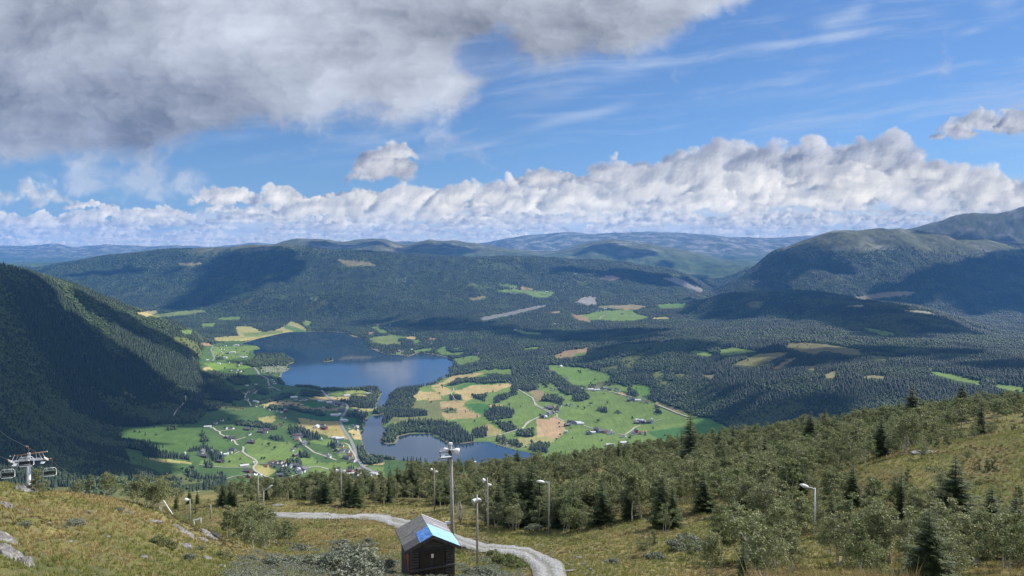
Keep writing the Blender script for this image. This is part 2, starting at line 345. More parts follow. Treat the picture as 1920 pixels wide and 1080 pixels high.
TZ = np.empty((NC, len(TY)), np.float32); TA = np.empty_like(TZ)
for _c in range(NC):
    TZ[_c] = _pchip(CY[:,_c], CZ[:,_c], TY); TA[_c] = np.interp(TY, CY[:,_c], AMP)
def _tab(T, X, Y):
    px = 960+F*X/np.maximum(Y, 12.0)
    a = np.clip((px-COLS[0])/5.0, 0, NC-1.001); b = np.clip((np.log(np.maximum(Y, -78)+LOG0)-TT[0])/(TT[1]-TT[0]), 0, len(TY)-1.001)
    i = a.astype(int); j = b.astype(int); u = (a-i); v = (b-j)
    return (T[i,j]*(1-u)*(1-v)+T[i+1,j]*u*(1-v)+T[i,j+1]*(1-u)*v+T[i+1,j+1]*u*v)
# ---- the lake outline (points surveyed in the picture, placed on the water level)
LAKE_PX = [(452,645),(486,634),(533,624),(543,622),(604,621),(649,624),(661,631),(684,636),(690,649),(700,656),(723,664),(744,665),(767,668),(779,664),(806,664),(830,668),(850,675),(849,687),(841,692),(844,702),
 (830,710),(809,721),(785,726),(758,728),(742,732),(730,739),(728,753),(718,764),(720,779),(714,797),(726,803),(717,818),(712,828),(726,833),(744,831),(747,819),(770,813),(806,813),(824,821),(841,831),(865,832),(892,828),(915,828),
 (936,835),(954,840),(978,846),(1000,850),(1012,872),(990,889),(940,895),(900,891),(896,880),(890,868),(882,866),(874,876),(850,878),(819,872),(798,867),(739,862),(700,858),(684,845),(676,812),(684,797),(683,788),(699,779),(703,770),(706,764),(709,753),(716,738),(709,728),
 (690,727),(645,731),(611,732),(590,727),(553,725),(535,721),(527,712),(527,700),(543,692),(539,684),(551,680),(547,673),(533,666),(486,667),(474,663),(476,657),(488,654),(482,649)]
def lake_xy(px, py): Y = HC*F/(py-480.0); return ((px-960)/F*Y, Y)
LAKE = np.array([lake_xy(*p) for p in LAKE_PX])
def poly_sd(X, Y, P):                                     # signed distance, negative inside
    X = X.ravel(); Y = Y.ravel(); d = np.full(X.shape, 1e18); ins = np.zeros(X.shape, bool)
    for (x0, y0), (x1, y1) in zip(P, np.roll(P, -1, axis=0)):
        ex, ey = x1-x0, y1-y0; t = np.clip(((X-x0)*ex+(Y-y0)*ey)/(ex*ex+ey*ey), 0, 1)
        d = np.minimum(d, (X-x0-t*ex)**2+(Y-y0-t*ey)**2)
        c = ((y0 > Y) != (y1 > Y)) & (X < (x1-x0)*(Y-y0)/(y1-y0 if y1 != y0 else 1e-9)+x0); ins ^= c
    return np.where(ins, -1, 1)*np.sqrt(d)
ISLETS = [(616,676,26,7),(709,772,34,9)]
def height(X, Y, canopy=False):
    X = np.asarray(X, float); Y = np.asarray(Y, float)
    z = _tab(TZ, X, Y).astype(float); a = _tab(TA, X, Y)
    s1 = sstep(Y, 300, 900); s2 = sstep(Y, 4800, 7600)
    n = np.zeros_like(z)
    m = Y < 900
    if m.any():
        xm, ym = X[m], Y[m]
        n[m] += (1-s1[m])*(fbm(xm/13, ym/13, 5, 0.5, 100)*1.1+fbm(xm/45, ym/45, 2, 0.5, 105)*0.8*sstep(ym, 40, 120))
    m = (Y > 300) & (Y < 7600)
    if m.any(): n[m] += (s1*(1-s2))[m]*fbm(X[m]/300, Y[m]/300, 5, 0.5, 110)
    m = Y > 4800
    if m.any():
        xm, ym = X[m], Y[m]; wx = fbm(xm/2600, ym/2600, 2, 0.5, 120)*700
        n[m] += s2[m]*(fbm((xm+wx)/1500, (ym-wx)/1900, 6, 0.52, 121, ridged=True)*0.9-0.1)
    left = sstep(-X/np.maximum(Y, 100), 0.35, 0.5)*sstep(Y, 1200, 1800)*(1-sstep(Y, 4200, 4800))
    right = sstep(X/np.maximum(Y, 100), 0.08, 0.2)*sstep(Y, 2600, 3300)*(1-sstep(Y, 6500, 7400))
    z = z+n*a*(1+left*0.6+right*1.6)
    m = (Y > 5200) & (Y < 10200)
    if m.any(): z[m] += (sstep(Y[m], 6300, 7600)*(1-sstep(Y[m], 9000, 9900)))*(fbm(X[m]/620, Y[m]/900, 6, 0.55, 140, ridged=True)*44+fbm(X[m]/240, Y[m]/300, 4, 0.55, 150)*20)
    m = (Y > 2000) & (Y < 7200) & (z < 60)
    if m.any():
        sd = poly_sd(X[m], Y[m], LAKE); sd = sd+fbm(X[m]/60, Y[m]/60, 3, 0.5, 130).ravel()*7
        for px, py, rx, ry in ISLETS:
            cx, cy = lake_xy(px, py); q = 1-np.sqrt(((X[m]-cx)/rx)**2+((Y[m]-cy)/(ry*8))**2)
            sd = np.maximum(sd, q*rx)
        zz = z[m]
        out = np.maximum(np.minimum(zz, 0.7+np.maximum(sd, 0)*0.22), 0.5+np.clip(sd, 0, 20)*0.05)
        z[m] = np.where(sd < 0, np.maximum(-5, sd*0.2)-0.25, out)
    return z
def ground(px, py, ymin=15.0, ymax=29000.0):
    """where the line of sight through picture point (px, py) meets the ground -> (X, Y, Z)"""
    px = np.atleast_1d(np.asarray(px, float)); py = np.atleast_1d(np.asarray(py, float))
    ts = np.exp(np.linspace(math.log(ymin), math.log(ymax), 420)); out_ = np.full((len(px), 3), np.nan)
    lo = np.full(len(px), ymin); hi = np.full(len(px), np.nan)
    Yg = ts[None]+0*px[:,None]; Xg = (px[:,None]-960)/F*Yg; Zg = HC-Yg*(py[:,None]-480)/F
    below = Zg < height(Xg, Yg)
    k = below.argmax(axis=1); hit = below.any(axis=1)
    hi = ts[k]; lo = ts[np.maximum(k-1, 0)]
    for _ in range(14):
        mid = (lo+hi)/2; b = HC-mid*(py-480)/F < height((px-960)/F*mid, mid)
        hi = np.where(b, mid, hi); lo = np.where(b, lo, mid)
    out_[:,1] = hi; out_[:,0] = (px-960)/F*hi; out_[:,2] = height(out_[:,0], hi)
    out_[~hit] = np.nan
    return out_
def project(X, Y, Z):
    Y = np.maximum(Y, 1e-3); return 960+F*X/Y, 480+F*(HC-Z)/Y
# ---------------------------------------------------------------- land cover, surveyed as polygons
XF = {'0':(0,0,1),'c1':(0,440,3.0),'c2':(360,580,4.908),'c3':(200,720,3.692),'c4':(640,560,3.375),'c5':(960,560,3.6),'c6':(1300,380,2.4548),'c7':(440,400,2.087),
      'g1':(220,780,7.385),'g2':(440,780,6.857),'g3':(380,640,7.714),'g4':(560,700,7.715),'g5':(980,680,6.75),'g6':(640,600,6.75),'g7':(860,500,4.174)}
def PT(k, pts):
    a, b, s = XF[k]; v = np.array(pts, float).reshape(-1, 2)/s; return v+np.array([a, b])
G1_, G2_, G3_ = (0.118,0.172,0.050), (0.060,0.103,0.036), (0.140,0.175,0.058)      # bright, deep and yellowish grass
TAN, STRAW, PLOW, SCRUB = (0.34,0.27,0.13), (0.27,0.25,0.10), (0.36,0.255,0.155), (0.10,0.115,0.045)
ROCK, BROWN, HEATH = (0.30,0.29,0.275), (0.24,0.17,0.10), (0.088,0.094,0.050)
W = None                                                                          # woodland
LAND = [
 ('0',[372,668,385,650,420,640,452,640,485,650,480,664,470,680,500,700,527,714,560,726,612,733,650,732,712,728,716,736,705,775,680,797,674,815,684,846,700,860,760,864,900,880,900,905,760,930,330,925,292,880,245,868,226,830,228,803,300,797,362,795,388,772,430,765,440,745,420,715,376,698],G2_),
 ('0',[735,745,760,730,785,727,812,721,835,708,880,700,910,693,1000,690,1030,684,1100,690,1150,705,1190,715,1230,745,1290,775,1378,806,1340,860,1150,880,1010,868,940,836,892,829,850,832,760,812,716,806,714,790,722,760],G1_),
 ('0',[452,640,440,612,470,612,500,625,533,612,545,602,560,606,580,622,533,625,486,636],STRAW),
 # left shore
 ('g1',[60,180,120,150,380,180,520,150,640,110,720,110,820,140,1080,190,1240,250,1620,350,1640,400,1560,430,1440,470,1330,490,1200,440,1000,450,880,520,700,540,560,470,420,400,300,360,120,330,60,240],(0.068,0.118,0.036)),
 ('g1',[1100,160,1240,150,1420,230,1500,300,1620,350,1240,250,1080,190],G2_),
 ('g1',[0,450,100,440,360,470,360,540,260,540,120,500,0,480],G2_),
 ('g1',[360,580,600,590,1020,640,1040,665,860,655,620,640,480,610],STRAW),
 ('g1',[580,650,1000,670,1700,720,1900,730,1700,830,1400,850,1100,830,1060,770,900,720,700,740],G2_),
 ('g1',[1140,620,1320,600,1500,560,1740,500,1920,640,1860,720,1400,700,1160,660],G1_),
 ('g1',[490,890,560,840,700,800,960,800,1080,870,1320,880,1300,910,1000,940,800,950,740,940,600,920],SCRUB),
 ('g2',[120,390,300,290,500,330,730,340,1100,600,1480,590,1600,670,1330,760,900,690,860,590,450,590,300,620,170,490],G1_),
 ('g2',[300,620,540,700,430,780,280,700,250,650],STRAW),
 ('g2',[940,680,1060,650,1320,720,1390,760,1200,800,940,790],G1_),
 ('g2',[520,90,620,80,640,130,860,150,860,180,480,130],SCRUB),
 ('g2',[870,30,1080,70,1340,70,1400,160,1470,300,1280,270,1210,250,880,200,780,150],(0.30,0.25,0.11)),
 ('g2',[1130,180,1400,160,1480,300,1210,280],(0.24,0.25,0.08)),
 ('g2',[1460,190,1580,190,1640,300,1560,300,1490,230],TAN),
 ('g2',[300,20,520,0,520,60,430,110,310,60],STRAW),('g2',[600,0,840,0,1360,60,1080,70,900,40,780,30],G2_),
 ('g2',[620,90,700,80,790,120,780,150,640,140],G2_),
 ('g2',[930,330,1100,290,1240,300,1400,360,1560,420,1600,560,1400,560,1180,380],G1_),
 ('g2',[1620,650,1920,650,1920,760,1800,720],G1_),('g2',[1640,640,1650,560,1920,590,1920,630],TAN),
 ('g3',[0,20,60,20,120,70,0,60],BROWN),('g3',[150,80,760,60,820,90,700,130,660,150,640,210,420,260,180,250,140,160],G1_),
 ('g3',[0,380,120,360,200,400,0,420],TAN),('g3',[0,320,200,310,640,330,700,380,560,400,360,390,180,420,100,360],(0.12,0.19,0.04)),
 ('g3',[190,440,560,430,740,400,870,510,940,560,940,620,800,630,690,610,660,500,560,460,350,490],G2_),
 ('g3',[980,480,1100,460,1090,600,1180,660,1500,660,1697,700,1697,760,1400,760,1260,720,1100,700,1000,640],G2_),
 ('g3',[60,530,280,530,270,580,100,580],SCRUB),('g3',[440,690,720,690,800,730,640,770,520,740],SCRUB),
 ('g3',[630,790,760,760,860,800,800,850,680,840],G2_),('g3',[0,840,180,850,420,900,640,960,560,1000,0,960],SCRUB),
 ('g3',[810,930,1100,850,1340,880,1697,960,1697,1010,1350,930,1100,950],TAN),('g3',[1090,860,1290,840,1330,880,1130,870],G3_),
 ('g3',[250,1050,560,1020,900,960,1400,950,1697,1040,1697,1080,250,1080],G2_),
 ('g3',[840,370,1240,350,1200,450,900,450],(0.13,0.15,0.085)),
 ('g4',[400,260,650,250,650,310,560,330,440,300],G1_),('g4',[655,260,900,250,980,240,980,290,700,300],(0.20,0.22,0.07)),
 ('g4',[120,345,400,340,560,345,860,310,1060,320,960,345,780,385,470,400,260,395],TAN),
 ('g4',[0,460,200,420,330,400,400,450,380,490,250,500,60,470],(0.045,0.12,0.035)),('g4',[0,480,330,500,680,500,660,540,400,540,0,510],(0.22,0.18,0.11)),
 ('g4',[100,530,440,550,650,560,640,600,400,600,200,560],(0.06,0.13,0.035)),('g4',[0,570,300,610,600,620,590,690,350,690,0,640],(0.04,0.11,0.04)),
 ('g4',[0,645,300,690,590,700,700,940,430,930,420,840,200,760,0,700],(0.30,0.245,0.10)),
 ('g4',[750,490,1000,510,1120,490,1130,530,1000,560,840,520],STRAW),('g4',[680,640,820,640,900,710,860,760,680,780,640,700],(0.04,0.11,0.035)),
 ('g4',[730,820,860,800,920,950,800,960],TAN),
 # beyond and left of the big lake
 ('c1',[765,440,880,425,890,440,830,460],TAN),('c1',[850,455,1000,430,1140,420,1160,432,1000,455,880,465],G3_),
 ('c1',[1130,500,1220,495,1200,515,1140,518],G1_),('c1',[1210,468,1360,460,1340,478,1240,478],G1_),('c1',[1015,540,1090,530,1080,560,1030,555],G1_),
 ('c1',[970,575,1050,580,1110,610,1140,680,1100,690,1060,640,980,600],SCRUB),
 ('c2',[200,260,450,240,850,180,860,220,620,270,430,290,220,290],STRAW),('c2',[470,220,830,195,840,215,600,250,480,250],G3_),
 ('c2',[840,135,1000,180,960,205,860,180],(0.09,0.15,0.05)),('c2',[950,180,1070,195,1060,208,960,205],(0.09,0.15,0.05)),
 ('c2',[1010,120,1060,100,1100,115,1095,145,1040,150],G3_),('c2',[60,310,160,310,190,340,130,335],BROWN),
 # beyond the lake, right side
 ('g6',[380,90,470,75,490,110,560,130,600,165,480,160,450,120],G1_),('g6',[345,150,420,150,400,180,350,180],BROWN),
 ('g6',[350,220,600,190,780,210,720,240,780,320,700,300,560,310,400,280],G3_),('g6',[590,180,780,200,840,230,720,230],G1_),
 ('g6',[820,210,950,205,930,245,830,235],TAN),('g6',[910,250,1000,250,990,280,920,290],G1_),('g6',[1100,220,1210,235,1190,250,1100,240],BROWN),
 ('g6',[900,390,1150,350,1140,380,960,400],G1_),('g6',[1280,330,1330,330,1310,370,1420,420,1500,400,1580,410,1480,440,1300,440,1200,390],G1_),('g6',[1410,360,1510,335,1480,370],G1_),
 ('g6',[680,415,780,415,740,445,690,440],G1_),('g6',[1430,490,1650,450,1755,460,1755,500,1500,570,1440,520],G1_),
 ('g6',[60,190,230,205,200,215,60,205],STRAW),
 # right shore farmland
 ('c4',[565,555,640,530,700,490,890,468,900,480,760,505,650,540,640,560],TAN),('c4',[570,565,660,560,700,580,690,600,640,620],TAN),
 ('c4',[450,620,490,585,600,590,640,640,600,645,470,640],TAN),('c4',[710,590,800,550,1080,535,1100,545,960,590,900,600,790,650,740,620],TAN),
 ('c4',[580,660,700,645,790,650,770,680,890,745,850,755,660,765,640,740],(0.30,0.23,0.12)),('c4',[620,700,720,690,740,725,650,725],SCRUB),
 ('c4',[300,755,440,690,450,650,620,640,640,740,640,775,520,775,400,800,330,780],(0.13,0.14,0.06)),
 ('c4',[780,670,900,660,960,690,930,740,860,720],(0.05,0.13,0.035)),('c4',[720,560,780,540,960,510,960,545,820,548,740,580],(0.07,0.15,0.04)),
 ('c4',[740,795,920,780,900,830,800,845],G1_),('c4',[930,790,1010,830,1010,860,900,870,860,820],(0.26,0.22,0.10)),
 ('c4',[1040,915,1140,875,1350,885,1350,905,1210,915,1130,945],(0.25,0.24,0.10)),
 ('c4',[1230,765,1340,760,1350,885,1240,870],PLOW),('c4',[930,670,1020,672,1000,695,940,690],TAN),
 ('g5',[170,710,300,720,420,670,440,700,530,750,540,880,450,960,200,940],PLOW),
 ('g5',[0,940,180,930,430,960,360,1020,0,1010],(0.25,0.24,0.10)),
 ('g5',[320,50,600,60,900,120,1100,170,1110,210,1000,250,780,280,620,240,560,170,420,110],(0.12,0.19,0.05)),
 ('g5',[820,290,980,250,1180,220,1180,290,980,300,830,330],SCRUB),('g5',[70,350,260,350,300,440,180,500,130,420],(0.22,0.18,0.10)),
 ('g5',[1150,375,1260,380,1380,430,1250,420],(0.40,0.25,0.13)),('g5',[1320,200,1400,180,1430,250,1340,270],G3_),
 ('g5',[1400,300,1500,275,1620,320,1600,380,1680,450,1660,500,1500,400,1400,360],(0.10,0.18,0.04)),('g5',[1690,490,1755,490,1755,560,1700,540],(0.25,0.20,0.11)),
 ('c5',[980,690,1080,700,1180,760,1150,790,1050,750],(0.19,0.17,0.09)),('c5',[1230,800,1330,810,1460,870,1440,920,1250,1000,1150,900],(0.075,0.155,0.035)),
 ('c5',[1180,860,900,900,1100,990,1250,930],(0.055,0.13,0.04)),
 ('c5',[400,105,480,110,540,160,440,140],BROWN),('c5',[470,110,620,80,800,75,840,100,930,125,840,145,720,150,600,140,520,140],G1_),
 ('c5',[590,40,690,45,640,65,590,60],G2_),('c5',[700,50,850,40,860,70,760,75],BROWN),('c5',[980,40,1100,30,1180,40,1150,60,1000,60],G1_),
 ('c5',[930,130,1040,120,1070,135,960,138],STRAW),('c5',[10,205,110,225,200,230,190,242,60,235],G1_),('c5',[70,335,190,322,180,335,90,345],G1_),
 ('c5',[280,385,370,350,520,330,500,365,400,395,300,400],BROWN),('c5',[420,375,510,360,490,385,430,390],G1_),
 ('c5',[730,405,860,360,950,338,900,375,820,430,830,470,780,460],SCRUB),('c5',[600,470,720,445,700,480,620,490],SCRUB),
 ('c5',[1200,350,1290,355,1370,380,1320,390,1240,375],G1_),('c5',[1400,345,1480,335,1640,350,1630,362,1480,380,1400,380],(0.12,0.17,0.05)),
 ('c5',[1480,445,1560,415,1728,370,1728,405,1600,450],(0.15,0.14,0.06)),('c5',[950,500,1040,480,1020,530,960,535],SCRUB),('c5',[1280,515,1370,515,1340,540],(0.17,0.155,0.085)),
 ('c5',[980,550,1090,560,1060,580,1000,575],SCRUB),('c5',[1090,510,1180,500,1150,530],SCRUB),
 ('c5',[0,490,40,500,20,530,0,535],BROWN),('c5',[170,570,260,600,200,620],G1_),
 # plateau on the right
 ('c6',[120,680,180,665,300,685,200,695,120,700],(0.13,0.18,0.05)),('c6',[0,680,60,685,100,705,40,705],G1_),
 ('c6',[180,745,300,695,440,688,400,710,280,755],(0.15,0.14,0.06)),('c6',[365,765,430,720,480,712,440,735,390,768],(0.19,0.15,0.08)),
 ('c6',[420,655,480,642,600,650,760,675,780,700,700,700,600,680,560,700,470,680],(0.13,0.12,0.06)),
 ('c6',[525,750,560,750,560,775,530,770],(0.17,0.155,0.085)),('c6',[600,790,660,775,650,805,610,808],(0.17,0.155,0.085)),('c6',[770,805,830,792,900,805,860,810],(0.17,0.155,0.085)),
 ('c6',[40,795,100,790,80,812],(0.17,0.155,0.085)),('c6',[770,570,830,580,930,600,920,612,860,610],G1_),('c6',[1090,775,1180,790,1330,825,1320,840,1200,815,1100,785],G1_),
 ('c6',[1390,835,1522,850,1522,875,1400,852],G1_),('c6',[240,465,290,450,320,455,310,485,260,480],SCRUB),('c6',[740,435,900,410,1020,410,1000,425,780,445],(0.20,0.17,0.12)),
 ('c6',[700,478,760,468,800,472,760,480],(0.22,0.21,0.15)),('c6',[970,497,1060,495,1140,520,1060,507],(0.20,0.20,0.14)),
 ('c6',[800,700,900,710,880,725,820,715],(0.12,0.12,0.06)),
 # scarps, quarry, meadows on the big mountain
 ('g7',[955,250,985,232,1012,240,1030,228,1052,240,1082,236,1075,262,1085,285,1060,300,1040,288,1012,308,985,290,940,280,905,282,930,265],(0.215,0.205,0.195)),('g7',[160,400,420,350,620,305,700,300,600,330,420,375,200,420],(0.17,0.165,0.165)),
 ('g7',[290,185,400,175,560,190,740,195,760,205,700,240,590,235,520,205,350,200],G1_),('g7',[320,140,390,135,470,155,440,162,340,150],G1_),
 ('g7',[490,150,590,175,550,185,490,170],BROWN),('g7',[80,245,220,225,200,245,110,262],(0.17,0.15,0.08)),('g7',[1100,90,1170,65,1270,85,1200,110],(0.22,0.17,0.14)),
 ('g7',[880,48,960,50,920,56],ROCK),('g7',[1600,90,1700,80,1900,170,1920,210,1780,160],(0.19,0.18,0.17)),
 ('g7',[1070,310,1400,295,1480,310,1380,330,1120,320],(0.19,0.16,0.09)),('g7',[1560,300,1780,285,1780,310,1580,320],(0.09,0.16,0.05)),('g7',[700,350,800,352,760,365],BROWN),
 ('c7',[400,180,520,190,560,205,440,205],(0.20,0.17,0.09)),
 ('c1',[1000,160,1150,160,1080,172,1010,170],(0.20,0.17,0.10)),
 ('c1',[690,880,770,915,760,930,700,900],(0.13,0.13,0.07)),
 # heath and pasture just beyond the hillside
 ('0',[236,900,300,905,420,915,450,930,236,934],SCRUB),('0',[60,915,150,912,236,905,300,925,340,950,60,950],SCRUB),
 # woods standing in the farmland
 ('c5',[0,400,120,400,250,455,250,500,300,500,370,545,400,575,500,590,495,640,420,645,370,640,300,590,250,560,235,600,180,560,175,600,120,610,60,590,30,640,0,650],W),
 ('c5',[655,470,730,470,850,480,960,540,960,590,900,575,830,575,800,600,740,585,700,570,660,560,670,520],W),
 ('c5',[780,600,830,610,860,650,840,670,790,640],W),('c5',[870,660,960,640,1060,690,1130,720,1170,760,1100,740,980,690,960,700],W),
 ('c5',[215,655,290,650,350,690,330,730,280,700,200,690],W),('c5',[405,650,510,645,525,670,430,690],W),
 ('c4',[900,480,960,470,1060,480,1180,500,1240,560,1180,590,1100,560,1060,520,980,500],W),
 ('c4',[300,600,370,580,490,560,490,590,450,620,470,650,440,700,540,720,540,740,420,750,330,750,290,790,250,800,265,690,300,650],W),
 ('c4',[270,815,450,780,580,775,720,800,840,880,850,910,760,922,690,918,620,870,560,852,440,850,350,865,355,915,260,905,265,860],W),
 ('c4',[0,660,200,600,130,580,160,560,250,565,255,620,210,690,160,690,60,690],W),('c4',[200,705,265,725,265,760,200,760],W),
 ('c4',[645,560,730,500,920,490,1050,490,1060,530,900,540,800,530,660,560],W),('c4',[905,735,960,690,1040,690,1095,720,1080,755,1000,765,930,775],W),
 ('c4',[680,605,750,605,760,640,690,640],W),('c4',[960,780,1080,790,1120,830,1040,850,1000,810],W),('c4',[820,830,920,820,920,880,850,880],W),('c4',[830,620,930,590,900,650],W),
 ('c4',[980,620,1110,575,1120,600,960,670],W),('c4',[1110,835,1210,835,1210,875,1115,870],W),('c4',[980,880,1020,880,1140,920,1140,945,1060,942,990,920],W),
 ('c4',[1200,910,1320,920,1300,980,1180,960],W),
 ('g5',[320,440,440,410,500,520,420,520,300,480],W),('g5',[630,430,700,400,840,410,840,460,700,495,640,480],W),('g5',[420,330,800,300,780,380,560,410],W),
 ('g5',[0,360,60,180,170,250,190,350],W),('g5',[0,880,130,860,140,930,0,940],W),('g5',[940,610,1000,575,1070,600,1060,635],W),('g5',[1130,640,1200,600,1260,625,1250,650],W),
 ('g5',[1240,350,1460,400,1450,430,1300,400],W),('g5',[1660,480,1755,600,1740,660,1690,640],W),
 ('g1',[650,190,820,150,820,190,720,200],W),('g1',[1150,250,1220,250,1270,360,1200,390,1160,360],W),('g1',[960,470,1200,430,1320,480,1420,550,1480,600,1480,660,1350,650,1290,560,1200,480,1000,500],W),
 ('g1',[690,830,800,830,920,910,880,940,780,930],W),('g1',[1200,660,1330,700,1320,730,1220,720],W),('g1',[60,330,420,400,620,520,920,560,1000,620,880,600,520,580,360,560,340,480,100,440,0,440,0,330],W),
 ('g1',[500,900,740,940,730,1030,560,1000],W),('g1',[940,760,1060,760,1160,850,1480,850,1480,890,1100,880,980,850],W),('g1',[740,960,1500,900,1560,1000,1400,1030,760,1010],W),
 ('g2',[40,70,460,120,560,160,500,180,0,110],W),('g2',[690,150,860,150,960,230,1100,260,1100,310,960,300,740,250,700,220],W),('g2',[440,280,620,290,640,330,460,310],W),
 ('g2',[560,690,700,690,720,790,570,780],W),('g2',[660,590,860,580,860,650,680,640],W),('g2',[820,490,900,480,970,540,850,540],W),('g2',[1210,370,1320,360,1300,430,1200,400],W),
 ('g2',[1560,400,1650,430,1740,560,1920,560,1920,590,1750,640,1640,620,1580,480],W),('g2',[1440,690,1540,690,1560,760,1440,740],W),
 ('g3',[320,280,620,270,850,200,1250,210,1300,280,1180,330,1050,340,900,330,760,375,560,330],W),('g3',[0,440,160,410,340,460,560,460,680,520,690,600,560,640,450,620,330,520,0,500],W),
 ('g3',[0,590,200,590,400,640,600,800,560,850,360,870,180,850,0,840],W),('g3',[760,640,960,700,960,770,880,780,740,700],W),('g3',[820,880,1100,800,1330,740,1330,800,1060,860,840,910],W),
 ('g3',[970,950,1280,960,1697,1060,1697,1080,1300,990,960,1000],W),('g3',[180,220,300,220,300,270,180,270],W),('g3',[1090,450,1140,460,1180,640,1100,600],W),
 ('g4',[30,230,400,280,380,340,200,340,30,330],W),('g4',[0,520,400,590,400,610,250,600,0,560],W),('g4',[830,580,1000,580,1000,700,900,720,820,640],W),('g4',[690,590,820,610,820,635,690,625],W),
 ('g4',[800,340,1060,330,1130,520,900,500,700,440,560,400,700,390],W),('g4',[960,210,1180,210,1200,310,1130,420,1060,330,1000,290],W),
]
LW, LH = 1920+400, 560                        # label raster: px -200..2120, py 430..990
LAB = np.zeros((LH, LW), np.int16); COLTAB = [None]
def _fill(P, v):
    P = P-np.array([-200, 430]); ys = range(max(0, int(P[:,1].min())), min(LH, int(P[:,1].max())+2))
    for y in ys:
        xs = []
        for (x0, y0), (x1, y1) in zip(P, np.roll(P, -1, axis=0)):
            if (y0 > y+.5) != (y1 > y+.5): xs.append(x0+(y+.5-y0)/(y1-y0)*(x1-x0))
        xs.sort()
        for a, b in zip(xs[::2], xs[1::2]): LAB[y, max(0, int(round(a))):max(0, int(round(b)))] = v
for k, pts, c in LAND:
    if c is None: v = 0
    else:
        if c not in COLTAB: COLTAB.append(c)
        v = COLTAB.index(c)
    _fill(PT(k, pts), v)
COLARR = np.array([(0.03,0.045,0.018)]+COLTAB[1:], np.float32)
def label(X, Y, Z):
    px, py = project(X, Y, Z)
    w = 1.6*sstep(Y, 1000, 2000)
    px = px+fbm(X/45, Y/45, 2, 0.5, 200)*w*2; py = py+fbm(X/45+9, Y/45, 2, 0.5, 203)*w+fbm(X/12, Y/12, 2, 0.6, 205)*w*0.7; px = px+fbm(X/12+5, Y/12, 2, 0.6, 206)*w*1.2
    ix = np.clip((px+200).astype(int), 0, LW-1); iy = (py-430).astype(int)
    l = LAB[np.clip(iy, 0, LH-1), ix]
    return np.where((iy < 0) | (iy >= LH) | (Y < 1100) | (Y > 11500), 0, l)
def bare(X, Y, Z):
    """0 wooded .. 1 open mountain: high ground loses its trees"""
    n = fbm(X/900, Y/900, 5, 0.55, 210)
    b = sstep(Z+n*170, 590, 740)*sstep(Y, 5000, 7000)
    b = np.maximum(b, sstep(Z+n*110, 505, 590)*sstep(Y, 2000, 2500)*(1-sstep(Y, 4200, 4700)))
    b = np.maximum(b, sstep(Y, 11500, 15000)*sstep(Z+n*260, 480, 720))
    return b
def shoreline(X, Y, Z): return (Z < 2.2) & (Y > 2000) & (Y < 6800)
# ---------------------------------------------------------------- terrain meshes
def color_of(X, Y, Z):
    lab = label(X, Y, Z); b = bare(X, Y, Z)[..., None]
    c = COLARR[lab].copy()
    fo = (lab == 0)[..., None]
    n1 = fbm(X/220, Y/220, 5, 0.6, 220)[..., None]; n2 = fbm(X/60, Y/60, 4, 0.6, 225)[..., None]
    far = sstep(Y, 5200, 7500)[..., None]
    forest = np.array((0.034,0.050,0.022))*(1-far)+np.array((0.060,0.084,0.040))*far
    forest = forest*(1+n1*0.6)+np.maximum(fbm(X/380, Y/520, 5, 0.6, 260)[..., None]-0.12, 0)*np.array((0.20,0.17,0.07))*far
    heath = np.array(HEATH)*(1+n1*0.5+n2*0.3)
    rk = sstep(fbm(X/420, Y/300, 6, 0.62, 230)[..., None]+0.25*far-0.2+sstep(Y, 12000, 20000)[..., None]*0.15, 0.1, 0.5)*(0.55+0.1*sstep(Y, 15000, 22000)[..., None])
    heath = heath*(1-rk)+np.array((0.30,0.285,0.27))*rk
    f2 = forest*(1-b)+heath*b
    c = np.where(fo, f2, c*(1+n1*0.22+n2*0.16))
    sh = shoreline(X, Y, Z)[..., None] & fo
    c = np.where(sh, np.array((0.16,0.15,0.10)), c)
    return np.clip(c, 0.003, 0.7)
# hillside the photograph is taken from: a sheet of its own resolution
def grid_mesh(name, PXs, Ys, Xof, label_kind='structure', mat=None, attrs_fn=None, keep=None, zfn=None):
    PXg, Yg = np.meshgrid(PXs, Ys); X = Xof(PXg, Yg)
    Z = zfn(X, Yg)
    V = np.stack([X, Yg, Z], -1).reshape(-1, 3)
    n, m = Yg.shape; idx = np.arange(n*m).reshape(n, m)
    Fc = np.stack([idx[:-1,:-1], idx[:-1,1:], idx[1:,1:], idx[1:,:-1]], -1).reshape(-1, 4)
    at = attrs_fn(X, Yg, Z) if attrs_fn else {}
    return V, Fc, at, (X, Yg, Z)
def ground_z(X, Y):
    z = height(X, Y)
    m = Y > 3800
    lab = label(X, Y, z); b = bare(X, Y, z)
    can = sstep(Y, 3800, 7000)*(lab == 0)*(1-b)*(z > 3)
    z = z+can*(fbm(X/34, Y/60, 3, 0.7, 240)*9)*(1-sstep(Y, 13000, 18000))
    z = z+b*sstep(Y, 3800, 7000)*fbm(X/150, Y/220, 4, 0.65, 245)*14
    return z
mat_land, b_ = new_mat('land')
a_ = attr('cover'); p_ = objco()
det = noise(p_, 0.09, 6.0, 0.65); det2 = noise(p_, 0.012, 5.0, 0.6)
strk = N.nt.nodes.new('ShaderNodeMapping'); N.put(strk.inputs[0], p_); strk.inputs['Rotation'].default_value = (0,0,0.5); strk.inputs['Scale'].default_value = (0.30,0.012,0.02)
rows = noise(N(strk.outputs[0]), 1.0, 2.0, 0.5)
cc_ = mixc(smooth(det*0.6+det2*0.5, 0.35, 0.75), N(a_.outputs['Color']), (1.45,1.40,1.3), 'MULTIPLY')
cc_ = mixc(smooth(rows, 0.38, 0.62, 0.0, 0.75), cc_, (0.74,0.80,0.74), 'MULTIPLY')
